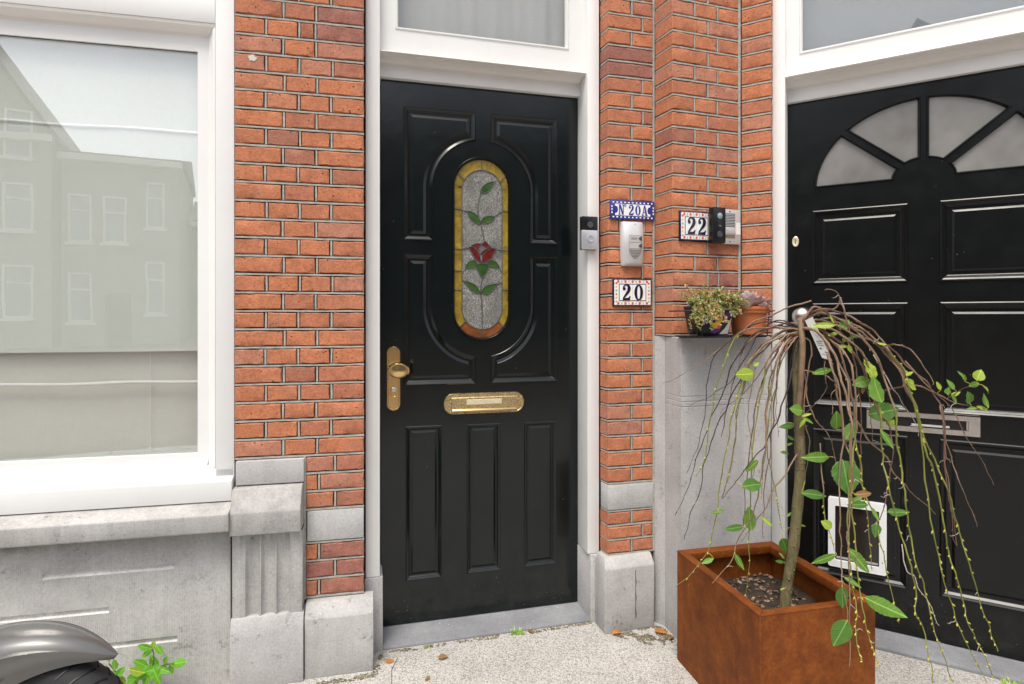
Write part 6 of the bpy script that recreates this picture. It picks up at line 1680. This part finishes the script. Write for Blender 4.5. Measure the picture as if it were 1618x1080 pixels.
# trailing stems with small leaves
b = MB(); vs = []; sr = random.Random(4); stems = MB()
def tiny_leaf(mb, p, d, L, mi):
    d = d.normalized(); s_ = d.cross(Vector((sr.uniform(-1, 1), sr.uniform(-1, 1), sr.uniform(-1, 1)))).normalized(); u_ = s_.cross(d)
    mb.add([p, p+d*L*0.45+s_*L*0.34+u_*L*0.08, p+d*L, p+d*L*0.45-s_*L*0.34+u_*L*0.08], [(0,1,2,3)], mi)
top = ty+hh
for k in range(150):
    x = ps+sr.uniform(-0.07, 0.045); y = py_+sr.uniform(-0.05, 0.04)
    out = Vector((sr.uniform(-1, 1), -abs(sr.gauss(0.5, 0.5)), 0))
    edge = sr.random()
    p = Vector((x, y, top-0.006)); path = [p]; L = sr.uniform(0.04, 0.10)
    v = Vector((out.x*0.5, out.y*0.35, 1.0)).normalized()
    if k < 42: p = Vector((ps-0.062+sr.uniform(-0.012, 0.05), py_-0.045, top)); path = [p]; L = sr.uniform(0.07, 0.17); v = Vector((-0.9*sr.random(), -0.5, 0.6)).normalized()
    elif k < 48: p = Vector((ps+0.035+sr.uniform(0, 0.025), py_-0.05, top)); path = [p]; L = sr.uniform(0.05, 0.075); v = Vector((0.15, -0.6, 0.5)).normalized()
    n = 12
    for q in range(n):
        v = (v + Vector((sr.uniform(-.25, .25), sr.uniform(-.2, .15), -0.22 if k < 52 else -0.13))).normalized()
        nx_ = path[-1]+v*L/n
        if nx_.z < top and nx_.y > py_-q1-0.006: nx_.y = py_-q1-0.006-sr.random()*0.008
        path.append(nx_)
    stems.tube(path, 0.0009, 4)
    tone = sr.random()
    for q in range(1, n+1):
        for r_ in range(sr.choice((3, 4, 5))):
            dd = Vector((sr.uniform(-1, 1), sr.uniform(-1.2, .5), sr.uniform(-.5, 1)))
            mi = (0 if sr.random() < 0.55 else 1) if tone < 0.58 else (2 if sr.random() < 0.6 else 0)
            tiny_leaf(b, path[q], dd, sr.uniform(0.008, 0.0135), mi)
stems.build('stem', M['twig_brown'], pp, smooth=60)
o = b.build('foliage', [M['leaf_pale'], M['leaf_olive'], M['leaf_dry']], pp, smooth=0); o['kind'] = 'stuff'

# right pot: terracotta with a rosette succulent
pc = cw(1182, 520, 2.185); ts, ty_ = lp_(FP, pc.x, pc.y)
tp_ = thing('potted_plant', 'mauve rosette succulent in a round terracotta pot', 'potted plant', FP, ts, ty_, ty)
hR = 0.104
b = MB(); b.lathe([(0.052, 0), (0.056, 0.004), (0.0655, hR-0.024), (0.071, hR-0.0235), (0.0725, hR-0.020), (0.0725, hR-0.012), (0.076, hR-0.010), (0.0765, hR-0.002), (0.075, hR), (0.071, hR), (0.068, hR-0.012), (0.0001, hR-0.014)], (ts, ty_, ty), 40)
b.build('pot', M['terracotta'], tp_, smooth=35)
sm = {}
for mk in ('succulent', 'succulent2'):
    m2 = MB(); vs = []; fs = []; n, k_ = 8, 8
    for i in range(n+1):
        u = i/n; w = 0.27*math.sin(math.pi*(0.12+0.84*u**1.5))**0.75*(1 if i < n else 0.1); th_ = 0.075*(1-0.6*u)
        for j in range(k_):
            a = 2*math.pi*j/k_; vs.append((u, w*math.cos(a), th_*math.sin(a)*(1 if math.sin(a) < 0 else 0.35) + 0.14*u*u + 0.5*(w*math.cos(a))**2))
    for i in range(n):
        for j in range(k_): fs.append((i*k_+j, i*k_+(j+1)%k_, (i+1)*k_+(j+1)%k_, (i+1)*k_+j))
    fs.append(tuple(range(n*k_, (n+1)*k_))); m2.add(vs, fs); sm[mk] = m2.mesh('leaf', M[mk], smooth=70)
gr = random.Random(9); offp = OFF[tp_.name]
def rosette(c, R, count, lean=(0, 0)):
    for k in range(count):
        f = (k+0.5)/count; az = k*2.39996; el = math.radians(66*(1-f)**0.8+18); L = R*(0.72+0.28*f)*gr.uniform(0.88, 1.1)
        d = Vector((math.cos(az)*math.cos(el)+lean[0], math.sin(az)*math.cos(el)+lean[1], math.sin(el))).normalized()
        up = Vector((-math.cos(az)*math.sin(el), -math.sin(az)*math.sin(el), math.cos(el))); up = (up-d*up.dot(d)).normalized(); y = up.cross(d)
        Rm = Matrix((d, y, up)).transposed().to_4x4()
        o = bpy.data.objects.new('leaf', sm['succulent2' if gr.random() < 0.32 else 'succulent']); COL.objects.link(o); o.parent = tp_
        o.matrix_local = Matrix.Translation(Vector(c)-offp) @ Rm @ Matrix.Diagonal((L, L, L, 1))
rosette((ts-0.014, ty_-0.004, ty+hR-0.014), 0.092, 24, (0, 0))
rosette((ts+0.048, ty_-0.012, ty+hR-0.010), 0.062, 18, (0.1, 0))
rosette((ts+0.014, ty_-0.056, ty+hR-0.012), 0.044, 13, (0, -0.1))
rosette((ts-0.046, ty_-0.046, ty+hR-0.010), 0.044, 13, (-0.1, 0))

# ---------------------------------------------------------------- scooter wheel and mudguard at the lower left
WC = Vector((-1.07, 1.28, 0.250)); FS = Frame(WC.x, WC.y, 6.0)
sc_t = thing('scooter', 'silver grey scooter front mudguard over a black tyre by the window', 'scooter', FS, 0, 0, 0)
R_w = 0.243; b = MB(); prof = []
for k in range(13):
    a = -math.pi*0.62+math.pi*1.24*k/12; prof.append((0.185+0.058*math.cos(a), 0.052*math.sin(a)))
b.lathe([(0.165, -0.040)]+prof+[(0.165, 0.040)], (0, 0, WC.z), 72, 'y')
wh = b.build('tyre', M['tyre'], sc_t, smooth=40)
b = MB()
for k in range(48):
    a = 2*math.pi*k/48
    for s_ in (-1, 1):
        pts = []
        for q in range(5):
            f = q/4; aa = a+0.10*f*(1 if s_ > 0 else 1); yy = s_*(0.006+0.038*f); rr = 0.185+0.0582*math.cos(math.asin(min(1, abs(yy)/0.052)))
            pts.append((rr*math.cos(aa), yy, WC.z+rr*math.sin(aa)))
        b.tube(pts, 0.0022, 4)
b.build('tread_groove', M['black_plastic'], wh)
b = MB(); b.lathe([(0.0001, -0.03), (0.03, -0.035), (0.035, -0.02), (0.035, 0.02), (0.03, 0.035), (0.0001, 0.03)], (0, 0, WC.z), 24, 'y')
b.lathe([(0.150, -0.036), (0.172, -0.042), (0.172, 0.042), (0.150, 0.036), (0.146, 0.0), (0.150, -0.036)], (0, 0, WC.z), 60, 'y')
for k in range(5):
    a = 2*math.pi*k/5; b.tube([(0.03*math.cos(a), 0, WC.z+0.03*math.sin(a)), (0.155*math.cos(a), 0, WC.z+0.155*math.sin(a))], [0.014, 0.010], 8)
b.build('rim', M['alu'], sc_t, smooth=40)
b = MB()
for y in (-0.085, 0.085): b.tube([(0, y, WC.z), (-0.06, y, WC.z+0.02), (-0.30, y, WC.z+0.16)], [0.014, 0.017, 0.018], 10)
b.tube([(0, -0.09, WC.z), (0, 0.09, WC.z)], 0.010, 10); b.build('fork', M['dark_grey'], sc_t, smooth=40)
# mudguard: arch swept round the wheel, pointed at the front
b = MB(); vs = []; fs = []; N, K = 44, 22
for i in range(N+1):
    f = i/N; th_ = math.radians(150-(150-49)*f)
    w = 0.090*min(1, (1-f)*2.3+0.01)**0.75; Rt = 0.302 - 0.010*f
    rs_ = 0.160+(0.280-0.160)*max(0, (f-0.42)/0.58)**1.1
    for k in range(K+1):
        v = k/K*2-1; av_ = abs(v)
        if av_ < 0.6:                       # crown
            q = av_/0.6; y = w*0.80*q*math.copysign(1, v); r = Rt - 0.034*(w/0.09)*q**2.2
        else:                               # side skirt with a shoulder crease
            q = (av_-0.6)/0.4; r0 = Rt-0.034*(w/0.09); r = r0+(rs_-r0)*q
            y = math.copysign(w*(0.80+0.22*min(1, q*6.0)-0.10*q), v)
            if q < 0.17: r = r0+0.002*(w/0.09)
        r = max(r, rs_) if av_ >= 0.6 else r
        vs.append((r*math.cos(th_), y, WC.z+r*math.sin(th_)))
for i in range(N):
    for k in range(K): a = i*(K+1)+k; fs.append((a, a+1, a+K+2, a+K+1))
mg_b = MB()
for th_d, rr_ in ((118, 0.215), (96, 0.205)):
    a_ = math.radians(th_d); mg_b.lathe([(0.007, 0.0), (0.007, -0.003), (0.004, -0.005), (0.0001, -0.005)], (rr_*math.cos(a_), -0.084, WC.z+rr_*math.sin(a_)), 8, 'y')
mg_b.build('mudguard_bolt', M['dark_grey'], sc_t)
b.add(vs, fs); b.build('mudguard', M['silver_paint'], sc_t, smooth=32)
b = MB(); b.ellipsoid((-0.005, -0.096, WC.z+0.212), (0.020, 0.004, 0.008), 12, 8); b.build('painted_glint', M['white_plastic'], sc_t)  # white blob standing in for a highlight on the mudguard

# ---------------------------------------------------------------- weeds at the foot of the plinth
def weed(label, base_px, d, stems_px, leaves):
    bp = cw(*base_px, d); bp.z = 0.0
    t = bpy.data.objects.new('weed_plant', None); COL.objects.link(t); t.location = bp; t['label'] = label; t['category'] = 'weed'; t['group'] = 'weeds growing under the window'; OFF[t.name] = bp.copy()
    m2 = MB()
    for st_ in stems_px:
        pp_ = [bp] + [cw(x, y, d-0.01*i) for i, (x, y) in enumerate(st_)]; m2.tube(crom(pp_, 4), 0.0018, 6)
    m2.build('stem', M['twig_red'], t, smooth=60)
    for (x, y, L, an, mt) in leaves: leaf_px(t, bp, x, y, L, an, 'wide', mt, d+rnd.uniform(-0.03, 0.0))
weed('bright green leafy weed rising from the pavement below the window', (236, 1090), 1.86, [[(225,1070),(240,1055),(243,1035),(240,1025)], [(232,1072),(255,1052),(275,1048)], [(215,1078)]],
     [(228,1022,22,160,'leaf_weed'),(243,1019,18,70,'leaf_lime'),(252,1027,18,310,'leaf_weed'),(232,1032,18,215,'leaf_weed'),(283,1047,28,12,'leaf_weed'),(262,1044,22,60,'leaf_weed'),(258,1058,24,340,'leaf_weed'),(243,1046,26,120,'leaf_weed'),(240,1058,28,200,'leaf_weed'),(222,1048,24,150,'leaf_weed'),(226,1064,30,215,'leaf_weed'),(247,1068,26,300,'leaf_weed'),(210,1072,30,200,'leaf_weed'),(215,1060,26,170,'leaf_lime'),(232,1074,26,250,'leaf_weed'),(271,1057,16,290,'leaf_weed'),(205,1080,26,220,'leaf_weed')])
weed('small green weed sprig beside the scooter tyre', (196, 1094), 1.80, [[(190,1075),(180,1058),(172,1048)], [(192,1072),(196,1060)]],
     [(173,1037,24,60,'leaf_weed'),(181,1049,22,80,'leaf_weed'),(162,1058,24,205,'leaf_weed'),(172,1066,22,160,'leaf_weed'),(190,1062,20,50,'leaf_weed'),(180,1074,26,200,'leaf_lime'),(192,1076,22,300,'leaf_lime'),(184,1080,24,330,'leaf_weed'),(170,1078,22,190,'leaf_weed')])

# grass and moss in the joints
def tuft(name, label, cat, px, py, n, r, h, seed, mats=('leaf', 'leaf_lime')):
    d = EYE*FOC/(py-CY); c = cw(px, py, d); c.z = 0.0; m2 = MB(); q = random.Random(seed)
    for k in range(n):
        a = q.uniform(0, 6.28); rr = r*q.random()**0.6; p = Vector((c.x+rr*math.cos(a), c.y+rr*0.6*math.sin(a), -0.002)); L = h*q.uniform(0.5, 1.1)
        lean = Vector((math.cos(a)*q.uniform(0.1, 0.9), math.sin(a)*q.uniform(0.1, 0.7)-0.2, 1)).normalized(); sd = lean.cross(Vector((0, 1, 0.2))).normalized()*0.0016
        m2.add([p-sd, p+sd, p+lean*L*0.6+sd*0.8, p+lean*L+Vector((lean.x, lean.y, -0.4))*L*0.3, p+lean*L*0.6-sd*0.8], [(0,1,2,3,4)], q.randrange(len(mats)))
    return place(m2, name, [M[x] for x in mats], label, cat, c, smooth=0)
tuft('grass_tuft', 'small green grass tuft at the foot of the blue grey doorstep', 'grass', 817, 1000, 70, 0.022, 0.024, 1)
tuft('grass_tuft', 'tiny yellowish moss tuft near the left end of the doorstep', 'grass', 676, 1022, 40, 0.014, 0.011, 2, ('leaf_olive', 'leaf_lime'))
tuft('grass_tuft', 'green weed tuft at the right end of the smooth doorstep', 'grass', 1598, 1079, 60, 0.03, 0.022, 3)
# dirt washed into the joints
def dirt(pts_px, seed, zz=600):
    m2 = MB(); pl_ = []
    for x, y in pts_px: d = EYE*FOC/(y-CY); pl_.append(cw(x, y, d))
    c = sum(pl_, Vector())/len(pl_)
    ring = []
    for i in range(len(pl_)):
        for q in range(4):
            p = pl_[i].lerp(pl_[(i+1)%len(pl_)], q/4); ring.append(p + mnoise.noise_vector(p*60)*0.008)
    q_ = random.Random(seed); xs_ = [p.x for p in pl_]; ys_ = [p.y for p in pl_]
    def inside(x, y):
        r = False; j = len(pl_)-1
        for i in range(len(pl_)):
            if (pl_[i].y > y) != (pl_[j].y > y) and x < (pl_[j].x-pl_[i].x)*(y-pl_[i].y)/(pl_[j].y-pl_[i].y)+pl_[i].x: r = not r
            j = i
        return r
    tries = 0; made = 0
    while made < zz and tries < 40000:
        tries += 1; x = q_.uniform(min(xs_), max(xs_)); y = q_.uniform(min(ys_), max(ys_))
        if not inside(x, y) or mnoise.noise(Vector((x*25, y*25, seed))) < -0.12: continue
        rr = q_.uniform(0.0010, 0.0036)*(1.6 if q_.random() < 0.06 else 1)
        m2.ellipsoid((x, y, rr*0.2), (rr*q_.uniform(0.7, 1.6), rr*q_.uniform(0.7, 1.4), rr*q_.uniform(0.35, 0.8)), 5, 3, None, q_.choice((0, 0, 0, 1, 2)))
        made += 1
    o = m2.build('dirt', [M['soil_joint'], M['chip'], M['leaf_olive']], None); o['kind'] = 'stuff'; o['label'] = 'dirt and moss washed into the pavement joints'; o['category'] = 'dirt'
dirt([(962, 1004), (1000, 996), (1036, 988), (1050, 992), (1068, 1014), (1040, 1022), (1015, 1016), (995, 1010)], 1, 900)
dirt([(606, 1030), (700, 1016), (800, 1001), (930, 983), (936, 985), (820, 1004), (740, 1014), (640, 1029)], 2, 500)
dirt([(588, 1062), (598, 1035), (606, 1031), (602, 1052), (594, 1070), (540, 1078), (500, 1083), (500, 1078)], 3, 350)
# fallen leaves
for px, py, L, an, mt, lb in ((622, 1046, 17, 190, 'leaf_fallen', 'round orange fallen leaf on the paving left of the doorstep'), (692, 1042, 20, 15, 'leaf_dry', 'curled brown fallen leaf on the paving before the doorstep'),
                              (835, 996, 16, 300, 'leaf_dry', 'dry tan leaf beside the grass tuft at the doorstep'), (967, 1003, 20, 10, 'leaf_fallen', 'orange fallen leaf against the pier base block'),
                              (1034, 998, 26, 330, 'leaf_fallen', 'large orange fallen leaf in the corner by the stone pillar'), (1056, 1012, 18, 40, 'leaf_dry', 'brown fallen leaf between the stone pillar and the planter'), (672, 1077, 14, 60, 'leaf_brown', 'small dark fallen leaf at the bottom of the paving')):
    d = EYE*FOC/(py-CY); c = cw(px, py, d); c.z = 0.006; a = math.radians(an)
    o = leaf_obj(None, (0, 0, 0), c, Vector((math.cos(a), math.sin(a), 0.08)), Vector((0.1, -0.2, 1)), 0.82*L/FOC*d, 'dry', mt, 'fallen_leaf'); solo(o, lb, 'leaf', 'fallen leaves on the paving')
b = MB(); pts = [cw(628, 1040, EYE*FOC/540), cw(619, 1058, EYE*FOC/558), cw(619, 1078, EYE*FOC/578), cw(622, 1110, EYE*FOC/610)]
b.tube([(p.x, p.y, 0.0003) for p in pts], 0.0014, 5); b.build('paving_crack', M['bed'], pave)

# ---------------------------------------------------------------- houses across the street (some mirrored in the window, outer ones added)
def house(label, x0, x1, yf, dep, eave, ridge, wall, gable, wins, door=None):
    t = thing('row_house', label, 'house', FW, (x0+x1)/2, yf, -0.12)
    m2 = MB(); wl = rect(x0, x1, -0.12, eave)
    if gable: wl = [(x0, -0.12), (x1, -0.12), (x1, eave), ((x0+x1)/2, ridge), (x0, eave)]
    holes_ = [rect(*w_) for w_ in wins]
    fill(m2, [wl]+holes_, yf)
    m2.add([(x, yf, z) for x, z in wl]+[(x, yf-dep, z) for x, z in wl], [(i, (i+1)%len(wl), len(wl)+(i+1)%len(wl), len(wl)+i) for i in range(len(wl))])
    wo = m2.build('wall', M[wall], t, smooth=0)
    for w_ in wins:
        m2 = MB(); inset_panel(m2, rect(*w_), [(0, yf+0.02), (0.09, yf+0.02), (0.09, yf-0.10)], cap=False)
        zc = w_[2]+(w_[3]-w_[2])*0.66; m2.box(w_[0]+0.09, w_[1]-0.09, yf-0.08, yf-0.02, zc-0.04, zc+0.04)
        fo = m2.build('window', M['far_white'], t, smooth=0)
        m2 = MB(); m2.box(w_[0]+0.05, w_[1]-0.05, yf-0.12, yf-0.10, w_[2]+0.05, w_[3]-0.05); m2.build('pane', M['far_glass'], fo, smooth=0)
        m2 = MB(); m2.box(w_[0]-0.1, w_[1]+0.1, yf-0.05, yf+0.12, w_[2]-0.12, w_[2]-0.005); m2.build('sill', M['far_white'], fo, smooth=0)
    m2 = MB()
    if gable:
        xm_ = (x0+x1)/2
        for sx in (-1, 1):
            xe = x0-0.3 if sx < 0 else x1+0.3
            m2.add([(xe, yf+0.35, eave-0.25), (xm_, yf+0.35, ridge+0.15), (xm_, yf-dep, ridge+0.15), (xe, yf-dep, eave-0.25), (xe, yf+0.35, eave-0.05), (xm_, yf+0.35, ridge+0.35), (xm_, yf-dep, ridge+0.35), (xe, yf-dep, eave-0.05)], [(0,1,2,3), (7,6,5,4), (0,4,5,1), (1,5,6,2), (2,6,7,3), (3,7,4,0)])
    else:
        m2.prism_yz([(yf+0.4, eave+0.05), (yf-dep/2, ridge), (yf-dep, eave+0.05), (yf-dep, eave+0.001), (yf+0.4, eave+0.001)], x0-0.15, x1+0.15)
    m2.build('roof', M['roof'], t, smooth=0)
    m2 = MB(); m2.box(x0-0.1, x1+0.1, yf+0.001, yf+0.42, eave-0.30, eave-0.02); m2.build('cornice', M['far_white'], t, smooth=0)
    if door:
        m2 = MB(); m2.box(*door[:2], yf+0.001, yf+0.08, -0.1, door[2]); m2.build('door', M['door_green'], t, smooth=0)
YF = -28.0
ROWX = random.Random(2)
house('tall brown gabled house across the street, mirrored at the left of the window', -17.0, -8.35, YF+1.0, 9.0, 9.0, 15.5, 'house_a', True,
      [(-16.2, -15.2, 0.8, 3.0), (-13.6, -12.6, 0.8, 3.0), (-16.2, -15.2, 4.6, 6.6), (-13.6, -12.6, 4.6, 6.6), (-10.0, -9.0, 4.9, 6.9), (-10.0, -9.0, 1.2, 3.4), (-10.0, -9.0, 8.0, 10.0), (-13.3, -12.2, 9.0, 11.0)], (-11.6, -10.6, 2.2))
house('buff brick row house across the street, mirrored in the middle of the window', -8.25, -3.6, YF, 9.0, 8.6, 9.8, 'house_b', False,
      [(-8.0, -7.1, 4.6, 6.8), (-6.7, -5.8, 4.6, 6.8), (-5.0, -4.2, 5.4, 7.6), (-5.0, -4.2, 1.4, 3.8), (-8.0, -7.1, 1.0, 3.2)], (-6.6, -5.6, 2.3))
house('low brick house at the far corner of the street, mirrored beside the window post', -3.3, 3.0, YF-4.0, 8.0, 6.4, 8.2, 'house_b', False, [(-2.8, -1.9, 3.7, 5.5), (-1.2, -0.3, 3.7, 5.5), (0.6, 1.5, 3.7, 5.5), (-2.8, -1.9, 0.8, 2.8), (0.6, 1.5, 0.8, 2.8)], (-1.2, -0.3, 2.2))

for (x0, x1, yf, ev, rg, lb, wl) in ((3.2, 11.5, -27.5, 11.5, 14.0, 'tall brown terrace house across the street, added to darken reflections in the rose glass door', 'house_a'), (11.6, 20.0, -26.0, 12.0, 14.5, 'brown terrace house across the street, added to darken the right of the rose glass door', 'house_a'), (20.1, 30.0, -23.0, 12.0, 15.0, 'large terrace house at the right end of the street, added to darken reflections in glossy paint', 'house_b'),
                              (-26.0, -17.2, -26.0, 11.5, 14.0, 'brown terrace house across the street, added to darken reflections in the black door 22', 'house_a'), (-36.0, -26.2, -23.0, 12.0, 15.0, 'large terrace house at the left end of the street, added to darken reflections in glossy paint', 'house_b')):
    wn_ = []  # these terraces are added to darken what the doors reflect
    for zz_ in (0.9, 4.6, 8.1):
        x = x0+0.9
        while x+1.1 < x1-0.5:
            wn_.append((x, x+1.1, zz_, zz_+2.1)); x += 2.3
    house(lb, x0, x1, yf, 9.0, ev, rg, wl, False, wn_)
